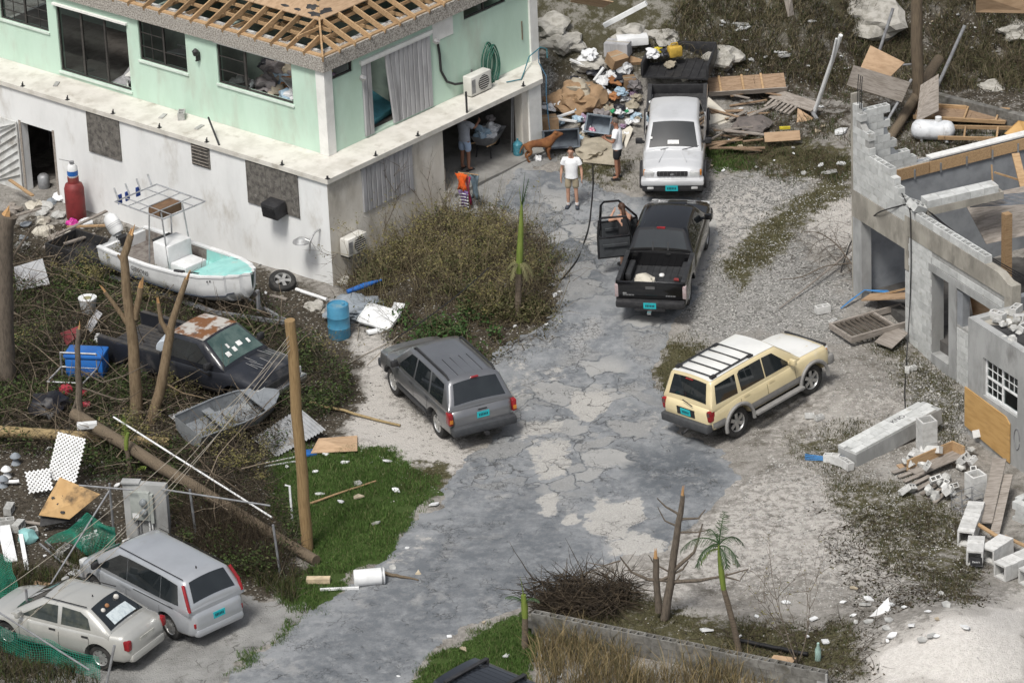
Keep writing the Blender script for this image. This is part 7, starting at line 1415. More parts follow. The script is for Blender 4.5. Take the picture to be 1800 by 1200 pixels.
# black bed liner with things in it
t=empty('truck_bed_liner',gat(1195,140,-12,0,0,.35),'black plastic truck bed liner filled with rubbish behind the silver pickup','bed liner')
MB().box((-.95,-.85,0),(.95,.85,.05)).build('floor',mBlack,t)
for a_,b_ in (((-.95,.8,.05),(.95,.87,.5)),((-.98,-.85,.05),(-.90,.8,.45)),((.90,-.85,.05),(.98,.8,.45))): MB().box(a_,b_,bev=.02).build('side',mBlack,t,40)
for k in range(8): MB().box((-.85+k*.24,-.8,.05),(-.80+k*.24,.78,.07)).build('floor_rib',mBlack,t)
t=empty('jerrycan',gat(1187,128,20,0,0,.5),'yellow plastic jerrycan in the black bed liner','jerrycan'); MB().box((-.2,-.14,0),(.2,.14,.32),bev=.05).build('body',mat('ochre_plastic',(.50,.33,.06),rough=.5,bump=.1),t,40); MB().tube([(-.12,0,.32),(-.1,0,.40),(.08,0,.40),(.1,0,.32)],.025,6).build('handle',_mats['ochre_plastic'],t); MB().lathe([(.04,.32),(.04,.38),(0,.38)],10,Matrix.Translation((.15,0,0))).build('cap',mBlack,t)
for k,(x,y,kd,sc,lab) in enumerate([(1150,125,'white',1.1,'white bag at the left end of the black bed liner'),(1172,122,'dark',1.0,'navy bag beside the yellow jerrycan'),(1158,117,'yellow',.6,'yellow packet in the black bed liner'),(1180,143,'beige',.8,'cream cushion in the black bed liner')]): tag(link('rubbish_bundle',lump(kd,k+2,1),None,gat(x,y,k*60,0,0,.45)@Matrix.Scale(sc,4)),lab,'rubbish')
sheetz('beige_board',[(1190,130,2.0),(1200,145,1.75),(1225,133,1.95),(1205,120,2.2)],.02,mCream2,'beige board lying in the black bed liner','board')
# timber frame wreckage right of the silver pickup
mOld=mat('old_timber',(.27,.19,.125),(.18,.12,.075),rough=.9,scale=5,rand=.18,stretch=(1,6,6),bump=.35)
M_=gat(1310,168,3,22,0,.35); t=empty('timber_wall_frame',M_,'brown timber panel with battens propped on the wreckage by the silver pickup','timber frame')
MB().box((-1.05,-.33,0),(1.15,.33,.025)).build('board',mOld,t); MB().box((-1.07,-.36,-.06),(1.17,-.332,.1)).build('edge_rail',mPlyG,t)
for x in (-.75,-.1,.45): MB().box((x,-.33,.026),(x+.06,.33,.08)).build('batten',mWood,t)
t=empty('louvre_shutter',gat(1385,195,-48,18,0,.2),'grey louvred shutter board leaning below the timber panel','shutter'); MB().box((-.75,.0,0),(.9,.42,.03)).build('board',mPlyG,t)
for k in range(7): MB().box((-.6+k*.15,-.38,0),(-.52+k*.15,.0,.03)).build('slat',mPlyG,t)
sheetz('plywood_sheet',[(1400,225,1.0),(1415,232,.95),(1430,208,1.15),(1402,190,1.35)],.02,mPly,'small orange plywood behind the louvred shutter','plywood')
for k in range(26):
    x,y=random.uniform(1255,1345),random.uniform(178,215) if k<12 else random.uniform(235,275); l=random.uniform(.4,1.3)
    q_=('long' if l>.85 else 'short')+' '+['brown','grey','brown','brown'][k%4]; plank(x,y,l,random.uniform(.05,.12),.03,random.uniform(-40,50),[mOld,mPlyG,mOld,mOld][k%4],q_+' broken plank in the wreckage '+('behind' if k<12 else 'in front of')+' the grey felt sheet','plank',q_+' planks '+('behind' if k<12 else 'before')+' the felt',random.uniform(-12,12),random.uniform(-12,12),random.uniform(.05,.3))
sheetz('brown_board',[(1318,275,.82),(1378,277,.85),(1395,262,.95),(1322,262,.98)],.03,mat('brown_door',(.26,.12,.06),(.2,.09,.045),rough=.7,scale=4),'reddish brown panel at the front of the wreckage','board'); plank(1375,258,1.0,.28,.05,3,mPly,'orange board edge above the reddish brown panel','board',dz=.3,rx=50); plank(1380,247,.3,.1,.06,0,_mats['yellow_plastic'],'yellow foam strip on the wreckage','foam',dz=.35)
put('grey_rag',bag_mesh('grey_rag',mat('grey_felt',(.15,.13,.12),(.10,.09,.085),rough=.95),5.5,.55,.25,3,.5),None,1320,228,'grey felt sheet on the wreckage','felt',dz=.1)
# pipes, boards and rocks on the slope
def pz_pipe(p,q,r_,m,lab,name='pipe'): return tag(MB().tube([PZ(*p),PZ(*q)],r_,9).build(name,m),lab,'pipe')
a=G(1430,205); tag(MB().tube([a+Vector((0,0,.05)),PZ(1478,62,4.0)],.06,10).build('pvc_pipe',mPVC),'long white pipe leaning up the slope','pipe'); tag(MB().tube([PZ(1460,115,3.0),PZ(1470,68,3.9)],.03,8).build('pvc_pipe',mPVC),'short white pipe strapped to the long leaning one','pipe'); plank2((1412,190),(1436,215),.1,.04,mSteel,'grey metal strip at the foot of the long white pipe',d0=.3,d1=.1)
for p,q,r_,lab in (((1537,117,2.6),(1570,15,4.2),.045,'grey steel pipe standing on the grey plywood sheets'),((1537,118,2.6),(1605,113,2.5),.03,'thin grey pipe lying across the grey plywood'),((1630,192,1.5),(1696,45,3.8),.05,'long pale pipe leaning right of the mossy pole'),((1555,220,1.5),(1602,140,2.4),.04,'curved pale pipe left of the mossy pole')): pz_pipe(p,q,r_,mSteel,lab)
for pts,m_,lab in (([(1488,150,2.2),(1585,180,2.0),(1600,145,2.6),(1500,115,2.8)],mPlyG,'large weathered grey plywood sheet leaning behind the ruined corner'),([(1510,125,2.6),(1560,140,2.5),(1590,110,3.0),(1530,80,3.2)],mPly,'orange plywood sheet behind the weathered grey one'),([(1610,215,1.5),(1650,195,1.7),(1650,130,2.6),(1618,150,2.2)],mPlyG,'dark grey sheet right of the mossy pole'),([(1715,22,5.0),(1810,24,5.0),(1810,-10,5.6),(1716,-8,5.6)],mPly,'orange plywood sheet at the top of the slope'),([(1002,4,5.0),(1060,14,4.8),(1078,4,5.2),(1010,-8,5.4)],mPly,'orange board at the top of the slope above the heap'),([(1378,0,4.6),(1385,30,4.2),(1395,26,4.2),(1390,-10,4.8)],mPlyG,'grey weathered board upright on the slope')):
    sheetz('plywood_sheet' ,pts,.025,m_,lab,'plywood')
tag(MB().bar(PZ(1062,45,4.1),PZ(1136,6,4.8),.14,.12).build('white_beam',mPVC),'long white beam lying on the slope above the rubbish heap','beam')
lying('fallen_pole',(1560,260),(1650,150),.13,.16,mPoleG,'grey fallen log leaning against the mossy pole','pole',.15,.8)
for k,(x,y,w_,h_,rz_) in enumerate([(1690,215,2.6,.8,-16),(1745,250,3.0,.7,-10)]):
    t=empty('timber_floor_frame',gat(x,y,rz_,4,0,.2),['brown plywood backed timber frame below the retaining wall','open timber frame beside the white gas tank'][k],'timber frame')
    if not k: MB().box((-w_/2,-h_/2,0),(w_/2,h_/2,.02)).build('board',mOld,t)
    for yy in (-h_/2,h_/2): MB().box((-w_/2,yy-.03,.022),(w_/2,yy+.03,.12)).build('rail',mWood,t)
    for xx in (-.8,.1,1.0): MB().box((xx,-h_/2+.03,.022),(xx+.05,h_/2-.03,.11)).build('joist',mWood,t)
sheetz('plywood_sheet',[(1765,235,1.4),(1810,250,1.3),(1810,215,1.6),(1790,212,1.7)],.02,_mats['ply_new'],'golden plywood at the end of the timber frames','plywood')
t=empty('gas_tank',gat(1640,247,-12,0,0,.32),'white horizontal gas tank lying in the weeds behind the ruin','gas tank'); MB().lathe([(0,-.62),(.16,-.58),(.25,-.5),(.28,-.4),(.28,.4),(.25,.5),(.16,.58),(0,.62)],24,rotm(0,90,0)).build('tank',mat('tank_white',(.62,.64,.66),(.5,.52,.54),rough=.5,scale=4,dirt=(.25,.22,.2),damt=.35,dscale=5),t,50); MB().lathe([(.09,0),(.09,.12),(0,.13)],14,Matrix.Translation((.15,0,.27))).build('valve_dome',mPVC,t,40)
for x in (-.3,.35): MB().box((x-.03,-.2,-.33),(x+.03,.2,-.2)).build('foot',mSteel,t)
MB().tube([(.4,-.2,-.1),(.42,-.32,-.25)],.05,8).build('outlet',mSteel,t)
for k,(x,y,r_,lab) in enumerate([(990,70,.65,'large grey limestone boulder beside the house end'),(1035,110,.5,'grey limestone rock above the rubbish heap'),(965,40,.6,'pale limestone outcrop at the slope by the house'),(1530,30,1.0,'big pale boulder at the top of the slope'),(1785,50,.55,'flat tan rock on the slope at the plywood'),(1740,152,.4,'tan rock on top of the retaining wall'),(1110,55,.5,'mossy limestone rock on the slope'),(1165,60,.45,'limestone rock behind the bed liner'),(1270,95,.6,'limestone rock on the slope behind the timber panel'),(955,88,.22,'round tan stone against the house end')]): rock(x,y,r_,lab,None,.55,k*2.7,-.1)
# --- garage contents
t=empty('wheelbarrow',MH@at((7.45,.85,1.15),200),'wheelbarrow loaded with bags inside the garage','wheelbarrow'); MB().add([(-.5,-.35,.62),(.5,-.35,.62),(.5,.35,.62),(-.5,.35,.62),(-.35,-.22,.35),(.4,-.22,.35),(.4,.22,.35),(-.35,.22,.35)],[(4,5,6,7),(0,4,7,3),(1,2,6,5),(0,1,5,4),(3,7,6,2)]).build('tray',mSteel,t)
for sg in (1,-1): MB().tube([(.9,sg*.3,.55),(.1,sg*.22,.33),(-.55,sg*.06,.2)],.02,6).build('handle',mWood,t); MB().tube([(.4,sg*.2,.33),(.45,sg*.22,0)],.02,6).build('leg',mBlack,t)
o=MB().lathe([(.08,-.05),(.2,-.05),(.21,0),(.2,.05),(.08,.05)],20,Matrix.Translation((-.55,0,.21))@rotm(90,0,0)).build('wheel',mTyre,t,40); MB().lathe([(.1,-.03),(.1,.03)],12,Matrix.Translation((-.55,0,.21))@rotm(90,0,0)).build('rim',mRim,o)
for k,(a_,b_,z_,kd,sc) in enumerate([(7.5,.85,1.75,'white',1.1),(7.6,.9,2.05,'grey',.6),(7.15,.85,1.75,'blue',1.1),(7.8,.95,1.7,'white',.8),(7.3,.65,1.7,'white',.7)]): tag(link('rubbish_bundle',lump(kd,k+1,1),None,MH@at((a_,b_,z_),k*50)@Matrix.Scale(sc,4)),['large white bag on the wheelbarrow','grey bag on top of the wheelbarrow load','bright blue bag on the wheelbarrow','white bag at the handles of the wheelbarrow','small white bag at the front of the wheelbarrow'][k],'bag')
t=empty('water_bottle',MH@at((7.78,.08,1.145)),'big blue water bottle standing at the garage jamb','water bottle'); MB().lathe([(0,0),(.13,0),(.14,.03),(.14,.09),(.13,.1),(.14,.11),(.14,.2),(.13,.21),(.14,.22),(.14,.32),(.06,.40),(.03,.42),(.03,.47),(0,.47)],20).build('bottle',mat('water_blue',(.06,.22,.28),(.04,.16,.2),rough=.2,bump=0),t,40)
for k in range(2): tag(MB().tube([HP(7.85-.08*k,.32,1.15),HP(7.9-.05*k,.28,2.85)],.018,6).build('broom_handle',mSteel),'thin broom handle leaning at the garage jamb','handle','handles at the jamb')
tag(link('rubbish_bundle',lump('white',3,1),None,gat(945,281)@Matrix.Scale(.6,4)),'white plastic bag under the dog','bag')
# clothes on a stand
t=empty('clothes_rack',gat(826,366,-25),'clothes hanging from a short stake outside the garage','clothes'); MB().tube([(0,0,0),(0,0,1.05)],.02,6).build('stake',mWood,t); MB().tube([(-.3,0,1.02),(.3,0,1.02)],.015,6).build('hanger',mWood,t)
def cloth(x0,x1,z0,z1,m,nm,y=0):
    b=MB(); nx=8; vs=[]
    for i in range(nx+1):
        u=i/nx
        for j in range(6): v=j/5; vs.append((x0+(x1-x0)*u+(.04*math.sin(v*4+u*3)),y+.05*math.sin(u*9+v*3),z0+(z1-z0)*v))
    b.add(vs,[(i*6+j,i*6+j+1,(i+1)*6+j+1,(i+1)*6+j) for i in range(nx) for j in range(5)]); o=b.build(nm,m,t,70); md=o.modifiers.new('s','SOLIDIFY'); md.thickness=.015; return o
cloth(-.34,-.02,.52,1.02,mat('orange_cloth',(.62,.11,.015),(.5,.08,.01),rough=.9,scale=7),'orange_shirt',-.04); cloth(-.06,.06,.1,.95,mat('maroon_cloth',(.28,.02,.07),rough=.9),'maroon_cloth'); cloth(.04,.3,.28,1.0,mat('slate_cloth',(.10,.14,.17),rough=.9),'slate_shirt',.04)
o=cloth(-.25,.02,.05,.55,mat('purple_cloth',(.16,.10,.25),rough=.9),'striped_towel',-.1)
for k in range(5): MB().tube([(-.24,-.14,.1+k*.09),(-.1,-.16,.12+k*.09),(.03,-.13,.09+k*.09)],.012,4).build('towel_stripe',mTee,o)
# clutter seen through the upper windows
for k in range(34):
    a_,b_=1.55+random.random()*1.8,random.uniform(2.2,4.8); kd=random.choice(['white','beige','grey','dark','orange','blue','yellow','beige','lilac']); tag(link('rubbish_bundle',lump(kd,k,1),None,MH@at((a_,b_,3.6+.5*random.random()+.2*(a_-1.5)),k*71,random.uniform(-30,30))@Matrix.Scale(random.uniform(.8,1.7),4)),names[kd]+' heaped inside the widest upper window','rubbish',kd+' clutter inside the upper window')
for k,(a_,b_,z_,l,rz_,rx) in enumerate([(1.9,9.0,3.5,1.2,30,20),(2.4,7.0,4.3,1.6,70,25),(2.0,6.8,4.5,1.3,100,10),(2.1,3.0,4.4,1.1,60,15),(1.9,9.3,3.25,.9,10,5)]): tag(MB().box((-l/2,-.25,0),(l/2,.25,.03)).build('fallen_ceiling_board',mGyp if k%2 else mGalv,None,None,MH@at((a_,b_,z_),rz_,rx)),['pale board fallen inside the open sliding door','grey ceiling board slumped inside the square upper window','second ceiling board in the square upper window','grey board on the clutter in the widest upper window','pale board on the floor inside the sliding door'][k],'board')
t=empty('small_table',MH@at((1.75,8.75,3.17),20),'white small table just inside the sliding door','table'); MB().box((-.3,-.25,.42),(.3,.25,.46)).build('top',mTrim,t)
for sx in (1,-1):
    for sy in (1,-1): MB().box((sx*.26-.025,sy*.21-.025,0),(sx*.26+.025,sy*.21+.025,.42)).build('leg',mTrim,t)
tag(MB().box((-.9,-.6,0),(.9,.6,.3),bev=.06).build('mattress',mat('teal_mattress',(.06,.22,.27),(.05,.17,.21),rough=.8),None,40,MH@at((3.4,1.95,3.4),10,25)),'teal mattress leaning inside the slatted doorway','mattress')
for k,(b_,rz_,fl_) in enumerate([(6.7,20,0),(5.3,10,0),(10.9,30,0),(6.2,40,1)]):
    if fl_: tag(link('concrete_block',me_dirty,None,MH@at((.85,b_,3.14),rz_)),'hollow concrete block on the balcony slab by the square window','block')
    else: tag(MB().box((-.16,-.06,0),(.16,.06,.03)).build('brick_slab',mConcB,None,None,MH@at((.62,b_,3.14),rz_)),['thin grey slab piece on the balcony left of the block','thin grey slab piece on the balcony right of the block','thin grey slab piece on the balcony by the sliding door'][k],'slab')
# --- right yard: rack, boards, block column, stacks, rubble
t=empty('slatted_bed_base',gat(1540,580,28,0,0,.12),'dark slatted timber base lying at the foot of the ruined wall','bed base')
for yy in (-.5,.5): MB().box((-1.1,yy-.03,0),(1.1,yy+.03,.16)).build('side_rail',mPlyG,t)
for xx in (-1.07,1.07,.25): MB().box((xx-.03,-.47,0),(xx+.03,.47,.15)).build('end_rail',mPlyG,t)
for k in range(8): MB().box((-.95+k*.15,-.47,.1),(-.86+k*.15,.47,.125)).build('slat',mat('dark_slat',(.09,.075,.06),(.06,.05,.04),rough=.9,scale=6),t)
sheetz('plywood_sheet',[(1537,600,.28),(1568,612,.2),(1597,585,.3),(1570,572,.35)],.02,mPlyG,'weathered plywood board beside the slatted base','plywood')
for k in range(6): a=G(1475+k*2,545-k*3); tag(MB().tube([G(1478+k*3,545-k*2)+Vector((0,0,.05+k*.01)),G(1520,525)+Vector((0,0,.25)),G(1560+k*2,523+k)+Vector((0,0,.2))],.014,5).build('blue_tube',mat('blue_tube',(.05,.22,.5),rough=.4,bump=0)),'thin bright blue tube lying behind the slatted base','tube','blue tubes by the ruin')
for k in range(4): tag(MB().tube([G(1415,800+k*3)+Vector((0,0,.03)),G(1450,806+k*2)+Vector((0,0,.05)),G(1490,808+k)+Vector((0,0,.1))],.014,5).build('blue_tube',_mats['blue_tube']),'thin bright blue tube at the end of the fallen block column','tube','blue tubes at the block column')
for k,(x,y,rz_,rx,lab) in enumerate([(1446,550,20,0,'lone hollow block on the gravel left of the slatted base'),(1465,570,50,0,'small broken block piece by the slatted base'),(1603,652,30,0,'broken block below the ruined doorway'),(1595,655,80,0,'broken block beside the other one below the doorway'),(1423,735,0,0,'single pale block by the cream SUV front wheel'),(1440,738,30,0,'pale slab piece by the cream SUV')]): tag(link('concrete_block',me_loose,None,gat(x,y,rz_,rx,0,.02)@Matrix.Scale(1 if k==0 else .6,4)),lab,'block')
yw,L_,c_=yawpx((1490,812),(1640,752)); t=empty('fallen_block_column',at((c_.x,c_.y,hz(c_.x,c_.y)),yw,0,-4),'long fallen wall strip of pale blocks lying on the gravel','block column'); MB().box((-L_/2,-.32,0),(L_/2,.30,.40)).build('concrete_core',mConcG,t)
for r_ in range(3):
    for i in range(int(L_/.4)): link('block',me_solid,t,Matrix.Translation((-L_/2+.2+.4*i+(.1 if r_==1 else 0),-.215+r_*.205,.40))@Matrix.Diagonal((1,1,.35,1)))
for i in range(3): link('loose_end_block',me_loose,t,at((-L_/2-.25,-.2+.24*i,.12),80+20*i,10))
text('KNO',.2,mInk,t,at((.35,.0,.471),0),'lettering',.001)
# square flue blocks
def flue_mesh(m,s=.4,h_=.2,th=.045):
    b=MB(); o=s/2; i=o-th
    b.add([(-o,-o,0),(o,-o,0),(o,o,0),(-o,o,0),(-o,-o,h_),(o,-o,h_),(o,o,h_),(-o,o,h_),(-i,-i,0),(i,-i,0),(i,i,0),(-i,i,0),(-i,-i,h_),(i,-i,h_),(i,i,h_),(-i,i,h_)],[(0,1,5,4),(1,2,6,5),(2,3,7,6),(3,0,4,7),(8,12,13,9),(9,13,14,10),(10,14,15,11),(11,15,12,8),(4,5,13,12),(5,6,14,13),(6,7,15,14),(7,4,12,15),(0,8,9,1),(1,9,10,2),(2,10,11,3),(3,11,8,0)]); return b.mesh('flue_block',m)
me_flue=flue_mesh(mBlk,.39,.19)
def stack(M,n_,label,group,ends=None):
    N_=['bottom','second','third','fourth','topmost'] if not ends else ['first','second','third','fourth','fifth','sixth','seventh','eighth']
    for i in range(n_): tag(link('column_block',me_flue,None,M@Matrix.Translation((0,0,i*.197))@rotm(0,0,random.uniform(-2,2))),(N_[i] if ends or i<n_-1 else 'topmost')+' '+label+(', counted from its open end' if ends else ''),'block',group)
stack(gat(1629,800,20),5,'hollow square block in the upright stack by the fallen column','upright stack by the column'); stack(gat(1715,880,25,0,0,.15),3,'hollow square block in the short stack beside the wire basket','short stack by the basket')
def row(p,q,n_,label,group,dz=.2):
    yw,L_,c_=yawpx(p,q); a=G(*p); stack(at((a.x,a.y,hz(a.x,a.y)+dz),yw)@rotm(0,90,0),n_,label,group,True)
row((1697,960),(1722,900),8,'square block in the long row lying against the planks','long row by the planks'); row((1713,995),(1718,960),4,'square block in the row with the dark printed label','row with the label'); row((1735,990),(1785,962),4,'square block in the tilted row below the planks','tilted row'); row((1757,1018),(1810,1000),5,'square block in the row nearest the sand heap','row by the sand heap'); row((1800,1030),(1830,1020),2,'square block at the edge of the last row','edge row')
a=G(1713,995); tag(MB().box((-.14,-.006,-.1),(.14,.0,.1)).build('printed_label',mBlack,None,None,at((a.x+.02,a.y-.14,a.z+.2),-8,-8)),'black printed label on the end of a block row','label')
lb=bpy.data.objects['printed_label']; text('Pavers',.07,mPVC,lb,Matrix.Translation((0,-.008,-.03))@rotm(90,0,0))
for k,(p,q,w_,d0,d1,m_) in enumerate([((1732,935),(1757,855),.32,.25,.75,mPlyG),((1748,950),(1772,870),.22,.15,.55,mPlyG),((1712,940),(1765,970),.1,.35,.3,mWood),((1765,962),(1815,985),.09,.3,.3,mWood)]): plank2(p,q,w_,.04,m_,['wide weathered scaffold plank leaning over the block rows','second weathered plank behind the wide one','thin brown batten across the block rows','thin brown batten at the end of the block rows'][k],d0=d0,d1=d1)
t=empty('timber_form',gat(1645,825,38,0,0,.15),'shallow brown timber trough lying on the block rubble','timber form'); MB().box((-.75,-.2,0),(.75,.2,.03)).build('base',mPlyG,t); MB().box((-.75,.2,0),(.75,.235,.28)).build('side',mWood,t); MB().box((.75,-.2,0),(.79,.235,.28)).build('end',mWood,t)
t=empty('wire_basket',gat(1700,900,30,0,0,.05),'grey wire shopping basket half buried beside the block rubble','basket')
for z in (0,.15,.3,.45): MB().tube([(-.3,-.22,z),(.3,-.22,z),(.3,.22,z),(-.3,.22,z),(-.3,-.22,z)],.009,4).build('hoop',mSteel,t)
for x,y in [(-.3,-.22),(0,-.22),(.3,-.22),(.3,.22),(0,.22),(-.3,.22)]: MB().tube([(x,y,0),(x,y,.45)],.009,4).build('upright',mSteel,t)
for k in range(34):
    x,y=random.uniform(1590,1720),random.uniform(800,880); big=k<18
    tag(link('concrete_block',me_loose if big else random.choice(me_ch),None,gat(x,y,random.uniform(0,360),random.uniform(-60,60),random.uniform(-30,30),.08+.2*random.random())@Matrix.Scale(random.uniform(.6,.95) if big else random.uniform(.6,1.2),4)),'broken pale block in the rubble below the golden plywood' if big else 'rubble chunk below the golden plywood','block' if big else 'rubble','broken blocks below the plywood' if big else 'rubble below the plywood')
for k in range(8): plank(1590+k*9,828+k*7,.7,.12,.03,30+k*4,mPlyG,'grey pallet board under the block rubble','board','pallet boards under the rubble',dz=.05)
tag(link('concrete_block',me_loose,None,gat(1715,775,60,70,20,.2)),'hollow block leaning at the foot of the golden plywood','block'); plank(1592,822,.35,.3,.04,20,mPly,'small orange board at the edge of the block rubble','board')
# plinth with rubble at the lower right
a=G(1760,905); yw=-63.5; t=empty('foundation_wall',at((a.x+.3,a.y-.2,hz(a.x,a.y)-.1),-50),'low foundation wall of grey blocks filled with rubble','wall')
for r_ in range(3):
    for i in range(5): link('block',me_solid,t,Matrix.Translation((.2+i*.4+.1*(r_%2),0,r_*.2)))
    for i in range(4): link('block',me_solid,t,Matrix.Translation((0,.3+i*.4+.1*(r_%2),r_*.2))@rotm(0,0,90))
for k in range(16): tag(link('rubble_chunk',random.choice(me_ch),None,t.matrix_world@at((.3+random.random()*1.5,.2+random.random()*1.2,.5+.1*random.random()),k*40)@Matrix.Scale(random.uniform(.6,1.2),4)),'rubble chunk filling the low foundation wall','rubble','rubble in the foundation')
for k in range(3): tag(MB().tube([(0,0,0),(.01,.0,.45)],.01,5).build('rebar_rod',mBlack,None,None,t.matrix_world@at((.2+.1*k,.1,.55))),'dark steel bar standing up from the foundation wall','rebar','bars in the foundation')
# low block wall along the bottom
p0=G(938,1112); p1=G(1420,1222); d=p1-p0; L_=d.length; yw=math.degrees(math.atan2(d.y,d.x))
t=empty('garden_wall',at((p0.x,p0.y,min(p0.z,p1.z)-.1),yw),'long low grey block garden wall with open cells on top','wall'); me_g=MB().box((-.196,-.1,.003),(.196,.1,.194)).mesh('block',mGW)
me_go=cmu_mesh('open_block',mGW,.392,.2,.194)
for r_ in range(4):
    for i in range(int(L_/.4)+2): link('block',me_go if r_==3 else me_g,t,Matrix.Translation((i*.4+.2*(r_%2),0,r_*.2)))
MB().box((0,-.088,0),(L_+.5,-.04,.78)).build('mortar_core',mMort,t)
sheetz('plywood_sheet',[(1345,1170,.1),(1385,1175,.1),(1400,1155,.15),(1360,1150,.2)],.02,mPly,'orange plywood scrap behind the low garden wall','plywood'); lying('dark_pipe',(1300,1130),(1420,1155),.05,.05,mCab,'dark pipe lying behind the low garden wall','pipe',.08,.08,8)
put('green_bottle',MB().lathe([(0,0),(.07,0),(.07,.3),(.03,.4),(.03,.48),(0,.48)],12),mat('pale_green_plastic',(.35,.5,.45),rough=.3),1438,1160,'pale green plastic bottle standing by the bare shrub','bottle',rx=8,smooth=50)
# ------------------------------------------------------------------ plants
rng=np.random.default_rng(5)
def area(polys,dens,fe=6,brk=.0,sc=1.0):
    out=[]
    for poly,a in polys:
        W=[G(min(max(x,-60),1860),min(max(y,-60),1230)) for x,y in poly]; x0,x1=min(p.x for p in W)-.6,max(p.x for p in W)+.6; y0,y1=min(p.y for p in W)-.8,max(p.y for p in W)+.8
        n=int(dens*(x1-x0)*(y1-y0)); X=rng.uniform(x0,x1,n); Y=rng.uniform(y0,y1,n); Z=hgt(X,Y); px,py=projn(X,Y,Z)
        d=inpoly(px+24*(vn(X,Y,1.7,51)-.5)+16*(vn(X,Y,5,52)-.5),py+18*(vn(X,Y,1.7,53)-.5)+12*(vn(X,Y,5,54)-.5),poly); k=d>rng.uniform(-fe,fe,n)
        if brk: k&=(vn(X,Y,1.2*sc,61)*.6+vn(X,Y,3.7*sc,62)*.4)>brk*rng.uniform(.8,1.2,n)
        hx,hy=(X+4.7)*.664+(Y-4)*.748,-(X+4.7)*.748+(Y-4)*.664; k&=~((hx>-.05)&(hy>-.05))     # not inside the house
        out.append(np.stack([X[k],Y[k],Z[k]],-1))
    return np.concatenate(out)
def vmats(name,cols,rough=.8): return [mat(f'{name}_{i}',c,tuple(v*.75 for v in c),rough=rough,scale=3,bump=0,spec=.2) for i,c in enumerate(cols)]
def blades(name,P,h0,h1,w,lean,cols,label,cat,wt=None):
    n=len(P); h=rng.uniform(h0,h1,n)*(.6+.8*vn(P[:,0],P[:,1],2.2,71)); a=rng.uniform(0,2*np.pi,n); l=rng.uniform(.1,lean,n)*h; t=rng.uniform(0,2*np.pi,n)
    d=np.stack([np.cos(t),np.sin(t),0*t],-1)*(w*rng.uniform(.6,1.4,n))[:,None]; ld=np.stack([np.cos(a),np.sin(a)],-1)
    B=P.copy(); B[:,2]-=.01; mid=B.copy(); mid[:,:2]+=ld*(l*.35)[:,None]; mid[:,2]+=h*.6; tip=B.copy(); tip[:,:2]+=ld*l[:,None]; tip[:,2]+=h*np.where(lean>1,.8,1)
    V=np.stack([B-d,B+d,mid+d*.7,mid-d*.7,tip],1).reshape(-1,3); i=np.arange(n)*5
    F=np.concatenate([np.stack([i,i+1,i+2],-1),np.stack([i,i+2,i+3],-1),np.stack([i+3,i+2,i+4],-1)]); ms=vmats(name,cols)
    mi=rng.choice(len(cols),n,p=wt); o=npmesh(name,V,F,ms,'stuff',label,cat,np.concatenate([mi,mi,mi])); return o
def twigs(name,P,L0,L1,r0,r1,up,cols,label,cat,seg=4,curl=.5,lift=0.0,wt=None):
    n=len(P); L=rng.uniform(L0,L1,n)**1.0; r=rng.uniform(r0,r1,n); a=rng.uniform(0,2*np.pi,n); el=np.clip(rng.normal(up,.35,n),-.25,1.5)
    d=np.stack([np.cos(a)*np.cos(el),np.sin(a)*np.cos(el),np.sin(el)],-1); pts=[P+np.array([0,0,1])*rng.uniform(0,lift+1e-3,n)[:,None]]
    for s in range(seg):
        d=d+rng.normal(0,curl/seg,(n,3)); d/=np.linalg.norm(d,axis=1)[:,None]; pts.append(pts[-1]+d*(L/seg)[:,None])
    pts=np.stack(pts,1)                      # n,seg+1,3
    g=hgt(pts[:,:,0],pts[:,:,1])+.005; pts[:,:,2]=np.maximum(pts[:,:,2],g)
    u=np.cross(d,rng.normal(0,1,(n,3))); u/=np.linalg.norm(u,axis=1)[:,None]; v=np.cross(d,u)
    V=[]
    for s in range(seg+1):
        rr=(r*(1-.75*s/seg))[:,None]
        for k in range(3): th=2*np.pi*k/3; V.append(pts[:,s]+(u*math.cos(th)+v*math.sin(th))*rr)
    V=np.stack(V,1).reshape(-1,3); base=np.arange(n)*(3*(seg+1)); F=[]
    for s in range(seg):
        for k in range(3): F.append(np.stack([base+3*s+k,base+3*s+(k+1)%3,base+3*(s+1)+(k+1)%3,base+3*(s+1)+k],-1))
    F=np.concatenate(F); ms=vmats(name,cols,.9); mi=rng.choice(len(cols),n,p=wt); npmesh(name,V,F,ms,'stuff',label,cat,np.tile(mi,seg*3)); return pts
def leaves(name,P,s0,s1,cols,label,cat,wt=None,flat=.5,parent=None):
    n=len(P); s=rng.uniform(s0,s1,n); a=rng.normal(0,1,(n,3)); a[:,2]*=flat; a/=np.linalg.norm(a,axis=1)[:,None]; b=np.cross(a,rng.normal(0,1,(n,3))); b/=np.linalg.norm(b,axis=1)[:,None]
    a*=s[:,None]; b*=(s*.45)[:,None]; nrm=np.cross(a,b)*2.0/np.maximum(s[:,None],1e-6)*.25
    V=np.stack([P-a,P+b-nrm*.3,P+a,P-b-nrm*.3],1).reshape(-1,3); i=np.arange(n)*4; F=np.stack([i,i+1,i+2,i+3],-1); mi=rng.choice(len(cols),n,p=wt)
    return npmesh(name,V,F,vmats(name,cols,.7),'stuff',label,cat,mi,parent)
GR=[(.05,.10,.02),(.072,.135,.03),(.11,.165,.05),(.16,.165,.075)]
blades('lawn_grass',area(LAWN,1700,7,.22),.05,.12,.007,.7,GR,'short bright green grass of the lawns','grass',[.35,.33,.22,.10])
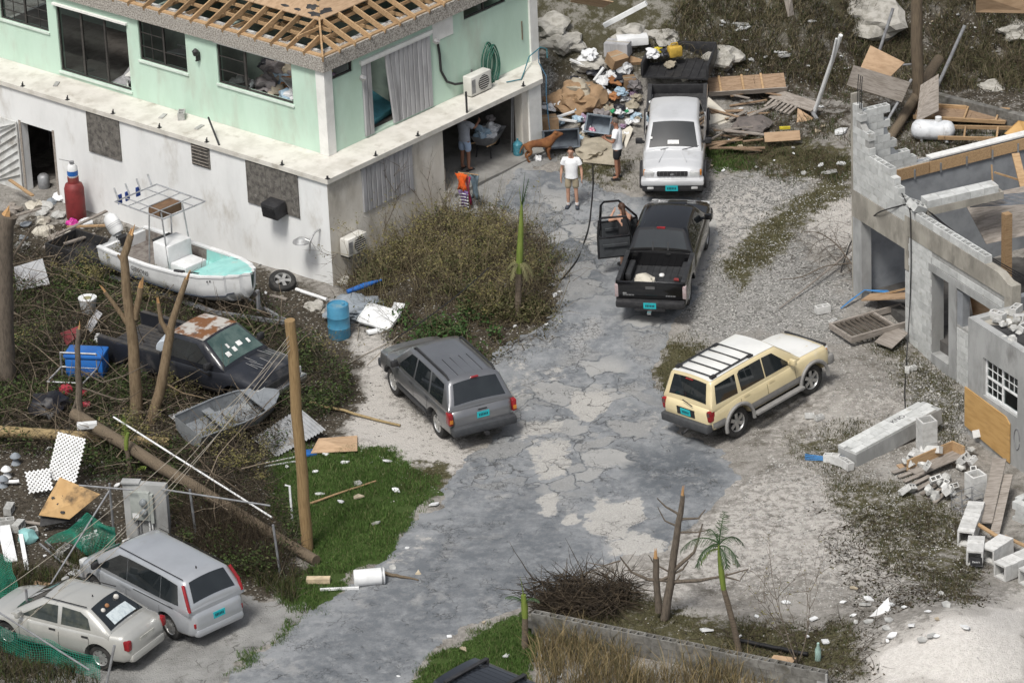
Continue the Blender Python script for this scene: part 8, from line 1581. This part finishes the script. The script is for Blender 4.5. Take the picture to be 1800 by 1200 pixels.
blades('weeds',area(OLIVE,900,14,.38),.03,.10,.007,.9,[(.07,.065,.03),(.10,.09,.045),(.05,.065,.022),(.14,.12,.07)],'low olive weeds in patches on the gravel','weeds',[.35,.3,.2,.15])
HILL=[([(945,-60),(1860,-60),(1860,165),(1640,150),(1500,150),(1330,150),(1240,110),(1140,80),(1060,90),(1040,40)],1)]
blades('slope_grass',area(HILL,560,12,.34),.12,.5,.009,1.5,[(.09,.08,.042),(.135,.115,.068),(.055,.062,.026),(.19,.16,.105),(.055,.044,.03)],'long withered grass on the slope behind the pickups','grass',[.3,.22,.2,.13,.15])
P=area(HILL,34,10,.40); twigs('slope_brush',P,.3,1.1,.004,.011,.5,[(.06,.045,.032),(.09,.065,.045),(.13,.10,.075)],'dry brown brush on the slope','brush',4,.7,.2,[.5,.3,.2])
P=area(HILL,150,10,.40); P[:,2]+=rng.uniform(.02,.35,len(P)); leaves('slope_leaves',P,.02,.05,[(.04,.055,.016),(.06,.065,.025),(.03,.04,.014)],'sparse dull green foliage on the slope','foliage')
MID=[([(1330,170),(1500,160),(1500,330),(1400,330),(1240,280),(1330,240)],1),([(1520,190),(1700,200),(1800,250),(1700,290),(1560,280)],1)]
blades('wreck_weeds',area(MID,350,12,.35),.05,.2,.008,1.0,[(.07,.068,.032),(.10,.09,.05),(.04,.065,.02)],'short weeds among the wreckage right of the pickups','weeds',[.4,.3,.3]); twigs('wreck_twigs',area(MID,30,10,.3),.2,.8,.004,.010,.15,[(.07,.05,.035),(.12,.09,.06)],'broken twigs among the wreckage right of the pickups','twigs',3,.5,.1)
YARD=[([(-40,440),(130,450),(190,500),(440,540),(520,575),(535,600),(590,650),(615,690),(600,720),(560,745),(470,800),(480,870),(540,960),(520,1010),(400,1030),(310,960),(290,860),(-40,790)],1)]
BR=[(.05,.042,.031),(.09,.074,.054),(.15,.128,.095),(.03,.025,.02)]
YARD2=[([(-40,460),(130,470),(190,510),(440,560),(500,600),(520,660),(500,720),(440,790),(430,860),(440,920),(400,960),(310,930),(290,860),(-40,790)],1)]
DK=[(.022,.032,.012),(.04,.052,.018),(.055,.045,.03),(.03,.022,.016)]
P=area(YARD,150,10,.34); twigs('yard_brush',P,.2,.95,.002,.007,.35,BR,'tangle of broken grey brown branches filling the yard','brush',4,.8,.5,[.35,.3,.15,.2])
P=area(YARD2,11,4); twigs('yard_branches',P,.8,2.0,.008,.022,.25,[(.10,.078,.055),(.17,.135,.098),(.24,.195,.145),(.07,.055,.04)],'longer broken branches lying over the yard tangle','branches',5,.7,.6,[.25,.35,.3,.1])
P=area(YARD,420,12,.30); P[:,2]+=rng.uniform(0,.4,len(P)); leaves('yard_litter',P,.02,.055,[(.045,.038,.022),(.085,.065,.04),(.04,.05,.018),(.02,.018,.012)],'withered leaf litter in the yard tangle','leaf litter',[.35,.25,.25,.15])
P=area(YARD,1100,10,.545,.7); P[:,2]+=rng.uniform(0,.55,len(P)); leaves('yard_foliage',P,.025,.06,[(.042,.07,.019),(.07,.10,.03),(.028,.042,.014),(.085,.09,.036)],'green and olive foliage surviving in the yard tangle','foliage',[.35,.25,.3,.1])
HEDGE=[([(295,880),(350,900),(440,930),(500,990),(500,1010),(430,1020),(330,960),(300,930)],1)]
twigs('dead_hedge',area(HEDGE,260,5),.5,1.3,.003,.008,1.1,[(.035,.026,.018),(.06,.045,.03),(.10,.08,.05)],'dark upright twigs of the dead hedge beside the minivan','hedge',4,.5,0,[.5,.35,.15])
CORN=[([(-40,1090),(60,1130),(140,1170),(170,1215),(-40,1215)],1),([(90,975),(200,960),(240,990),(140,1030)],.6),([(-40,985),(60,1000),(140,1035),(20,1040),(-40,1060)],1),([(430,1010),(540,1000),(520,1060),(470,1050)],.7)]
blades('corner_weeds',area(CORN,700,8,.25),.08,.35,.008,1.0,[(.07,.065,.03),(.045,.07,.018),(.11,.095,.05),(.03,.03,.018)],'rough weeds around the parked sedan','weeds',[.3,.3,.2,.2]); twigs('corner_twigs',area(CORN,60,8),.2,.9,.003,.009,.35,BR,'broken twigs around the parked sedan','twigs',4,.7,.15)
BANK=[([(592,492),(640,455),(700,415),(780,372),(850,372),(905,400),(950,425),(985,470),(985,540),(960,585),(880,625),(800,640),(720,600),(690,590),(620,545)],1)]
P=area(BANK,120,26,.30); twigs('bank_brush',P,.25,1.0,.003,.010,.5,[(.09,.07,.045),(.15,.12,.075),(.20,.165,.105),(.05,.038,.027)],'dead brown shrub stems covering the bank beside the house','brush',4,.9,.1,[.3,.3,.2,.2])
P=area(BANK,26,18,.38); twigs('bank_canes',P,.7,1.7,.004,.011,1.15,[(.17,.145,.08),(.12,.10,.055),(.22,.19,.11)],'upright tan canes standing out of the bank brush','canes',4,.5,0)
P=area(BANK,1300,26,.55); P[:,2]+=rng.uniform(0,.5,len(P))*(.25+1.2*vn(P[:,0],P[:,1],1.6,77)); leaves('bank_foliage',P,.022,.05,[(.095,.10,.04),(.13,.125,.06),(.06,.08,.025),(.075,.06,.035),(.16,.15,.085)],'withered olive foliage on the bank beside the house','foliage',[.3,.22,.22,.14,.12])
P=area(BANK,300,26,.30); P[:,2]+=rng.uniform(0,.12,len(P)); leaves('bank_litter',P,.02,.05,[(.05,.04,.026),(.03,.025,.018),(.10,.08,.05)],'brown leaf litter under the bank shrubs','leaf litter')
LOWB=[([(690,575),(780,560),(840,560),(880,610),(800,640),(730,605)],1)]
P=area(LOWB,900,18,.35); P[:,2]+=rng.uniform(0,.4,len(P)); leaves('vine_foliage',P,.035,.085,[(.04,.09,.022),(.06,.12,.035),(.03,.06,.018),(.10,.14,.06)],'broad green vine leaves spilling in front of the grey SUV','foliage',[.35,.25,.3,.1],.4)
MIDB=[([(800,545),(900,520),(960,560),(930,600),(850,625)],1)]
P=area(MIDB,1300,22,.42); P[:,2]+=rng.uniform(0,.5,len(P)); leaves('bush_foliage',P,.025,.06,[(.075,.075,.028),(.10,.095,.04),(.05,.055,.02),(.13,.11,.06)],'dense olive bush foliage behind the grey SUV','foliage')
DRY=[([(940,1125),(1000,1120),(1090,1150),(1160,1215),(930,1215)],1),([(1120,1190),(1300,1180),(1360,1215),(1100,1215)],.6)]
blades('dry_grass',area(DRY,420,10,.3),.3,.75,.008,1.0,[(.27,.21,.11),(.20,.155,.08),(.14,.11,.06),(.09,.085,.04)],'tall straw coloured dry grass in front of the garden wall','grass',[.3,.3,.2,.2])
PILE=[([(945,1050),(1000,1030),(1090,1035),(1120,1060),(1060,1090),(990,1090),(950,1080)],1)]
twigs('brush_pile',area(PILE,420,8),.3,1.1,.005,.018,.12,[(.055,.042,.03),(.09,.07,.048),(.03,.024,.018)],'heap of dead sticks behind the garden wall','brush pile',4,.5,.35); 
WALLB=[([(1120,1090),(1300,1100),(1540,1100),(1540,1190),(1400,1210),(1150,1130)],1),([(1430,900),(1700,900),(1740,1060),(1500,1080)],.8)]
twigs('scrub_twigs',area(WALLB,45,12,.35),.15,.6,.003,.010,.15,[(.05,.04,.028),(.09,.07,.05)],'dark twigs strewn behind the garden wall','twigs',3,.5,.06); P=area(WALLB,140,14,.42); leaves('scrub_litter',P+np.array([0,0,.02]),.02,.06,[(.04,.034,.024),(.075,.06,.04),(.045,.05,.02),(.35,.34,.31)],'dark litter strewn behind the garden wall','leaf litter',[.4,.25,.25,.1])
# stones
def stones(name,P,s0,s1,cols,label,wt=None):
    n=len(P); s=rng.uniform(s0,s1,n)*rng.uniform(.5,1,n); O=np.array([[1,0,0],[0,1,0],[-1,0,0],[0,-1,0],[0,0,.8],[.2,.1,-.6]]); jit=rng.uniform(.5,1.2,(n,6,1)); a=rng.uniform(0,6.28,n); c,sn=np.cos(a),np.sin(a)
    V=O[None]*jit; X=V[:,:,0]*c[:,None]-V[:,:,1]*sn[:,None]; Y=V[:,:,0]*sn[:,None]+V[:,:,1]*c[:,None]; V=np.stack([X,Y,V[:,:,2]*.7],-1)*s[:,None,None]+P[:,None,:]; V=V.reshape(-1,3); b=np.arange(n)*6
    F=[]; 
    for t in ((0,1,4),(1,2,4),(2,3,4),(3,0,4),(1,0,5),(2,1,5),(3,2,5),(0,3,5)): F.append(np.stack([b+k for k in t],-1))
    mi=rng.choice(len(cols),n,p=wt); npmesh(name,V,np.concatenate(F),vmats(name,cols,.95),'stuff',label,'gravel',np.tile(mi,8))
GRV=[([(1240,300),(1500,290),(1505,510),(1640,620),(1700,740),(1690,1040),(1500,1060),(1250,1040),(1310,840),(1480,700),(1470,610),(1340,590),(1200,560),(1260,420)],1),([(950,100),(1010,90),(1060,150),(1010,200),(960,190)],1),([(1690,640),(1700,800),(1640,790),(1600,690)],1)]
stones('gravel_stones',area(GRV,260,14,.25),.008,.045,[(.46,.45,.42),(.34,.335,.32),(.20,.195,.185),(.58,.57,.54)],'loose limestone gravel stones',[.35,.3,.2,.15])
ALLW=[([(560,560),(980,380),(1500,280),(1700,800),(1540,1190),(900,1060),(620,840)],1)]
stones('white_grit',area(ALLW,26,14,.3),.008,.035,[(.55,.54,.51),(.42,.41,.39),(.10,.10,.095)],'scattered grit and plaster crumbs on the driveway',[.5,.3,.2]); stones('brush_grit',area(YARD+BANK+HILL,26,8,.2),.012,.045,[(.55,.55,.53),(.4,.39,.37),(.25,.2,.15)],'pale crumbs of plaster in the brush',[.5,.3,.2])
stones('ruin_rubble',area([([(1600,640),(1700,690),(1700,810),(1640,790),(1605,720)],1),([(1560,640),(1640,620),(1660,680),(1580,680)],1)],60,8),.03,.10,[(.40,.39,.37),(.24,.235,.225),(.13,.125,.115)],'grey broken rubble at the foot of the ruined wall',[.35,.35,.3])
EDGE=[([(600,790),(700,800),(790,860),(770,900),(690,840)],1),([(640,600),(800,760),(830,800),(780,830),(620,760)],1)]
stones('sand_crumbs',area(EDGE,60,10,.4),.008,.04,[(.5,.48,.44),(.03,.028,.025),(.2,.18,.15)],'crumbs on the white sand patch',[.5,.3,.2])
# trees
mBark=mat('bark_brown',(.21,.155,.095),(.14,.10,.06),rough=.95,scale=7,stretch=(3,3,.7),bump=.6,bscale=25); mBarkG=mat('bark_grey',(.14,.115,.09),(.085,.07,.055),rough=.95,scale=7,stretch=(3,3,.7),bump=.6,bscale=25); mSplit=mat('split_wood',(.46,.28,.13),(.36,.2,.085),rough=.85,scale=6,stretch=(5,5,.5),bump=.4)
def VP(x,y,Y): a=ray(x,y); return CAM+a*((Y-CAM.y)/a.y)
def tree(name,label,base,trunk,limbs,m,cat='tree',splinter=(0,),r0=.14,r1=.09,seedy=1):
    """trunk and limbs given as photo pixels standing over the base's depth (dy offsets metres)"""
    b=G(*base); t=empty(name,Matrix.Translation(b),label,cat); random.seed(seedy)
    def conv(pts): return [VP(p[0],p[1],b.y+(p[2] if len(p)>2 else 0))-b for p in pts]
    T=[Vector((0,0,-.15))]+conv(trunk); n=len(T); Q=[];RR=[]
    for i in range(n-1):
        for k in range(3): u=k/3; Q.append(T[i].lerp(T[i+1],u)+Vector((random.uniform(-.012,.012),random.uniform(-.012,.012),0))); RR.append(r0+(r1-r0)*(i+u)/(n-1))
    Q.append(T[-1]); RR.append(r1); MB().tube(Q,RR,12).build('trunk',m,t,60)
    def split(p,d,r_):
        d=d.normalized(); 
        for k in range(4):
            o=Vector((random.uniform(-1,1),random.uniform(-1,1),0))*r_*.5; MB().tube([p+o-d*.08,p+o+d*random.uniform(.08,.22)*(1+r_*4)],[r_*.55,.006],5).build('splinter',mSplit,t)
    if 0 in splinter: split(Q[-1],Q[-1]-Q[-3],r1)
    for j,(pts,ra,rb) in enumerate(limbs):
        L=conv(pts); Z=[];RZ_=[]
        for i in range(len(L)-1):
            for k in range(3): u=k/3; Z.append(L[i].lerp(L[i+1],u)+Vector((random.uniform(-.01,.01),random.uniform(-.01,.01),0))); RZ_.append(ra+(rb-ra)*(i+u)/(len(L)-1))
        Z.append(L[-1]); RZ_.append(rb); MB().tube(Z,RZ_,9 if ra>.03 else 6).build('limb',m,t,60)
        if j+1 in splinter: split(Z[-1],Z[-1]-Z[-3],rb)
    return t
tree('broken_tree','thick dark tree trunk snapped off at the heap by the doorway',(8,690),[(6,600),(4,500),(6,400),(14,378)],[([(4,480),(30,440),(55,400)],.05,.02)],mBarkG,r0=.3,r1=.24)
tree('broken_tree','tall forked brown tree trunk stripped of its crown beside the wrecked pickup',(240,742),[(238,660),(232,590),(222,510),(218,450),(230,412)],[([(232,580),(215,555),(184,513)],.075,.05),([(237,560),(243,530),(247,505)],.09,.075),([(221,470),(212,455),(207,448)],.05,.03)],mBark,splinter=(0,1,2),r0=.17,r1=.085,seedy=3)
tree('broken_tree','leaning brown tree trunk with split top beside the tall forked one',(262,748),[(280,690),(292,630),(300,575)],[([(300,575),(312,535),(328,490)],.10,.065),([(298,590),(284,565),(278,532)],.075,.05),([(284,670),(320,690),(360,700)],.03,.012)],mBark,splinter=(1,2),r0=.15,r1=.11,seedy=4)
tree('snapped_stump','slim snapped stump with bright split wood in front of the cool box',(142,762),[(139,700),(137,650),(137,600),(138,578)],[([(139,690),(128,720),(122,740)],.04,.03),([(140,680),(170,690),(200,700),(222,705)],.03,.012),([(140,650),(180,672),(220,660),(260,640)],.025,.008),([(139,720),(160,745),(185,765)],.03,.01)],mBarkG,'stump',r0=.10,r1=.055,seedy=5)
tree('bare_tree','bare pruned tree with a cut stump twin beside the garden wall',(1166,1088),[(1178,1030),(1188,950),(1196,900),(1200,870)],[([(1158,1075),(1154,1030),(1153,980)],0.085,0.070),([(1196,905),(1170,890),(1155,875)],0.031,0.011),([(1192,925),(1168,915),(1156,890)],0.027,0.009),([(1196,912),(1228,910),(1240,895)],0.034,0.011),([(1195,935),(1225,935),(1250,930)],0.027,0.009),([(1186,1000),(1220,970),(1235,920)],0.051,0.014),([(1180,1020),(1140,1018),(1110,1005),(1090,978)],0.051,0.014),([(1090,985),(1060,994),(1034,988)],0.020,0.009),([(1180,1022),(1230,1020),(1270,1012),(1315,1000)],0.051,0.013),([(1185,1010),(1150,990),(1140,975)],0.025,0.011),([(1270,1012),(1300,1020),(1316,998)],0.024,0.007),([(1160,1020),(1200,1000),(1210,985)],0.034,0.014),([(1172,1045),(1190,1020),(1196,1010)],0.034,0.014)],mBarkG,splinter=(0,1),r0=.11,r1=.05,seedy=6)
random.seed(9)
def bush(name,label,base,n_,spread,h_,r_,m,leafc=None,px=None,seed=1,cat='shrub',nl=0):
    b=G(*base); t=empty(name,Matrix.Translation(b),label,cat); random.seed(seed); mb=MB(); tips=[]
    def grow(p,d,l,r,dep):
        q=p; pts=[p]
        for k in range(4):
            d=(d+Vector((random.gauss(0,.18),random.gauss(0,.18),random.gauss(.03,.12)))).normalized(); q=q+d*l/4; pts.append(q)
            if dep>0 and k>0:
                for _ in range(2 if random.random()<.6 else 1): grow(q,(d+Vector((random.gauss(0,.6),random.gauss(0,.6),random.gauss(.1,.4)))).normalized(),l*random.uniform(.35,.6),r*.5,dep-1)
        mb.tube(pts,[r*(1-.2*i) for i in range(5)],5,cap=False); tips.append(pts[-1]); tips.append(pts[-2])
    for k in range(n_):
        a=2*math.pi*k/n_+random.uniform(-.4,.4); grow(Vector((0,0,-.05)),Vector((math.cos(a)*spread,math.sin(a)*spread,1)).normalized(),h_*random.uniform(.7,1.1),r_,2)
    mb.build('stems',m,t,60)
    if nl:
        P=np.array([list(random.choice(tips)+Vector((random.gauss(0,.06),random.gauss(0,.06),random.gauss(0,.05)))) for _ in range(nl)]); o=leaves('leaves',P,.018,.04,leafc,None,None,parent=t)
    return t
bush('bare_shrub','leafless shrub against the house corner behind the small air conditioner',(650,455),6,.75,1.9,.022,mBarkG,seed=2); bush('bare_shrub','thin sapling with sparse yellowish leaves behind the garden wall',(1402,1165),4,.55,1.9,.018,mBarkG,[(.16,.15,.05),(.2,.17,.07)],seed=3,nl=160); bush('bare_shrub','small leafless shrub at the garage jamb',(765,395),5,.5,1.5,.014,mBarkG,seed=4)
for k,(x,y,lab) in enumerate([(700,480,'dead shrub low on the bank next to the lower shutter'),(760,455,'dead shrub in the middle of the bank'),(830,430,'dead shrub below the hanging clothes'),(880,470,'dead shrub beside the broken palm'),(800,520,'dead shrub at the front of the bank'),(860,560,'olive shrub at the front corner of the bank'),(660,505,'dead shrub at the house end of the bank'),(735,510,'dead shrub behind the grey tarpaulin'),(920,520,'olive shrub behind the broken palm'),(850,490,'dead shrub left of the broken palm'),(790,480,'tall dead shrub in the middle of the bank')]): bush('dead_shrub',lab,(x,y),5,.6,1.25+.25*math.sin(k*2.3),.013,mat('stem_tan',(.19,.155,.09),(.13,.105,.06),rough=.9),[(.11,.115,.045),(.08,.095,.03),(.16,.145,.075)],seed=20+k,nl=520)
for k,(x,y,lab) in enumerate([(165,520,'green leafy shrub behind the white bucket'),(265,545,'green leafy shrub below the boat bow'),(300,540,'green leafy shrub behind the wrecked pickup bed'),(190,500,'green shrub at the boat stern'),(320,715,'green shrub beside the leaning trunk'),(250,800,'small green shrub below the forked tree'),(400,800,'olive shrub below the dinghy'),(440,850,'olive shrub left of the lawn'),(585,650,'dry shrub right of the utility pole'),(60,640,'olive shrub beside the dark trunk')]): bush('leafy_shrub',lab,(x,y),6,.7,.9,.010,mBarkG,[(.04,.085,.018),(.06,.12,.03),(.03,.055,.014)] if k<6 else [(.075,.08,.03),(.05,.06,.02),(.10,.09,.045)],seed=40+k,nl=900 if k<8 else 260)
# fallen bare branches by the ruin
for k,(pts,r_,lab) in enumerate([([(1500,470,0),(1470,430,0),(1440,410,0),(1415,408,0)],.022,'arched bare branch lying left of the ruined corner'),([(1500,465,0),(1450,470,0),(1410,490,0),(1370,492,0)],.02,'bare branch trailing left from the ruined corner'),([(1500,455,0),(1440,500,0),(1370,545,0)],.035,'long straight pole lying from the ruined corner to the road'),([(1495,480,0),(1480,440,0),(1462,405,0)],.012,'thin bare twig arching up at the ruined corner'),([(1470,432,0),(1445,440,0),(1440,470,0)],.010,'thin bare twig hanging from the arched branch'),([(1455,420,0),(1430,430,0),(1420,455,0)],.010,'thin drooping twig beside the arched branch')]):
    Q=[]; hs_=[.45,.55,.35,.1] if k<2 else [.3,.2,.05,.05] if k==2 else [.3,.5,.35,.2]
    for i,(x,y,_) in enumerate(pts): p=G(x,y+ (hs_[i]*55 if k!=2 else 0)); Q.append(p+Vector((0,0,hs_[i])))
    R_=[]; 
    for i in range(len(Q)-1):
        for u in range(4): R_.append(Q[i].lerp(Q[i+1],u/4))
    R_.append(Q[-1])
    for _ in range(2): R_=[R_[0]]+[(R_[i-1]+2*R_[i]+R_[i+1])/4 for i in range(1,len(R_)-1)]+[R_[-1]]
    tag(MB().tube(R_,[r_*(1-.6*i/len(R_)) for i in range(len(R_))],6).build('fallen_branch',mBarkG if k!=2 else mPlyG,None,60),lab,'branch')
twigs('ruin_twigs',area([([(1380,400),(1500,400),(1500,490),(1380,500)],1)],30,6),.3,1.0,.003,.008,.3,[(.06,.048,.036),(.1,.08,.06)],'fine broken twigs left of the ruined corner','twigs',4,.8,.1)
# palms
mPT=mat('palm_trunk',(.15,.12,.09),(.09,.07,.05),rough=.95,scale=8,stretch=(1,1,5),bump=.6,bscale=14); mPG=mat('palm_green',(.17,.22,.045),(.12,.17,.03),rough=.6,scale=4,stretch=(3,3,.5)); mFr=[mat('frond_green',(.03,.065,.018),(.02,.045,.014),rough=.6,bump=0),mat('frond_dry',(.15,.145,.065),(.10,.095,.045),rough=.8,bump=0)]
def frond(t,p,d,L,droop,m,n_=26,w_=.3,wl=.012):
    pts=[];q=Vector(p);d=Vector(d).normalized()
    for i in range(13): pts.append(q.copy()); d=(d+Vector((0,0,-droop/12))).normalized(); q+=d*L/12
    b=MB(); b.tube(pts,[.018*(1-i/14) for i in range(13)],5)
    for i in range(2,n_):
        u=i/n_*12; k=min(int(u),11); c_=pts[k].lerp(pts[k+1],u-k); tg=(pts[k+1]-pts[k]).normalized(); sd=tg.cross(Vector((0,0,1))); sd=sd.normalized() if sd.length>.05 else Vector((1,0,0))
        for sg in (1,-1):
            dr=(sd*sg*random.uniform(.7,1.1)+tg*random.uniform(.5,1.0)+Vector((0,0,-random.uniform(.2,.9)))).normalized(); l=w_*(1-abs(2*i/n_-1)**2*.6)*random.uniform(.6,1.1); e=c_+dr*l+Vector((0,0,-.06*l)); n2=dr.cross(tg).normalized().cross(dr)*wl
            b.add([c_-n2,c_+n2,c_.lerp(e,.6)+n2*.8,e,c_.lerp(e,.6)-n2*.8],[(0,1,2,3,4)])
    b.build('frond',m,t)
def palm(base,trunk,shaft,fr,label,r0=.09,r1=.075):
    b=G(*base); t=empty('palm_tree',Matrix.Translation(b),label,'palm'); cv=lambda P:[VP(x,y,b.y)-b for x,y in P]
    T=[Vector((0,0,-.1))]+cv(trunk); MB().tube(T,[r0+(r1-r0)*i/(len(T)-1) for i in range(len(T))],12).build('trunk',mPT,t,60); Sx=cv(shaft); MB().tube(Sx,[r1*1.0,r1*1.15,r1*.8,r1*.35][:len(Sx)],10).build('crown_shaft',mPG,t,60)
    for (x0,y0),(dx,dy,dz_),L,dr,m,w_ in fr: frond(t,VP(x0,y0,b.y)-b,(dx,dy,dz_),L,dr,m,24,w_,.0075)
    return t
palm((910,560),[(911,520),(912,480)],[(912,480),(914,440),(916,395),(917,360)],[((917,365),(.12,0,1),1.0,.1,mFr[0],.12),((917,370),(-.05,0,1),.7,.1,mPG,.10),((917,365),(.25,.1,1),.8,.2,mFr[0],.12)]+[((912,462),(math.cos(a),math.sin(a)*.7,.35),.6,2.6,mFr[1],.16) for a in (0.2,.9,2.4,3.0,-.5,-1.2,-2.0,1.6)],'broken palm with a bare green spear standing at the bank edge',.09,.08)
palm((1302,1150),[(1290,1100),(1278,1055),(1272,1035)],[(1272,1035),(1268,1005),(1265,980),(1263,955)],[((1264,955),(-.75,.1,.8),1.05,2.2,mFr[0],.3),((1264,957),(-.6,-.4,.6),.85,2.6,mFr[0],.28),((1264,955),(.1,.1,1),.75,1.3,mFr[0],.26),((1264,957),(.55,.2,.9),.8,2.8,mFr[0],.26),((1264,960),(.5,-.4,.6),.75,3.0,mFr[0],.26),((1264,957),(-.2,.5,.9),.8,2.2,mFr[0],.28),((1264,965),(-.9,-.2,.5),.6,2.4,mPG,.16),((1264,960),(-.95,.2,.35),.8,2.6,mFr[0],.28),((1264,962),(.3,-.7,.5),.6,3.0,mFr[0],.25)],'small green palm leaning beside the bare pruned tree',.075,.06)
palm((922,1138),[(923,1105),(923,1085)],[(923,1085),(922,1065),(920,1045)],[((921,1050),(-.1,0,1),.55,.2,mPG,.10),((921,1060),(-.5,0,1),.5,1.8,mFr[0],.12),((922,1060),(.3,-.2,.8),.5,2.0,mFr[0],.12)],'short broken palm stump at the end of the garden wall',.08,.07)
palm((230,838),[(225,800),(222,790)],[(222,790),(222,775),(225,760)],[((222,785),(.0,0,1),.8,.2,mPG,.14),((235,835),(-.9,0,.15),1.5,.6,mFr[0],.3),((238,832),(.2,-.2,.6),.6,1.4,mPG,.2)],'small crushed palm beside the meter slab',.06,.05)
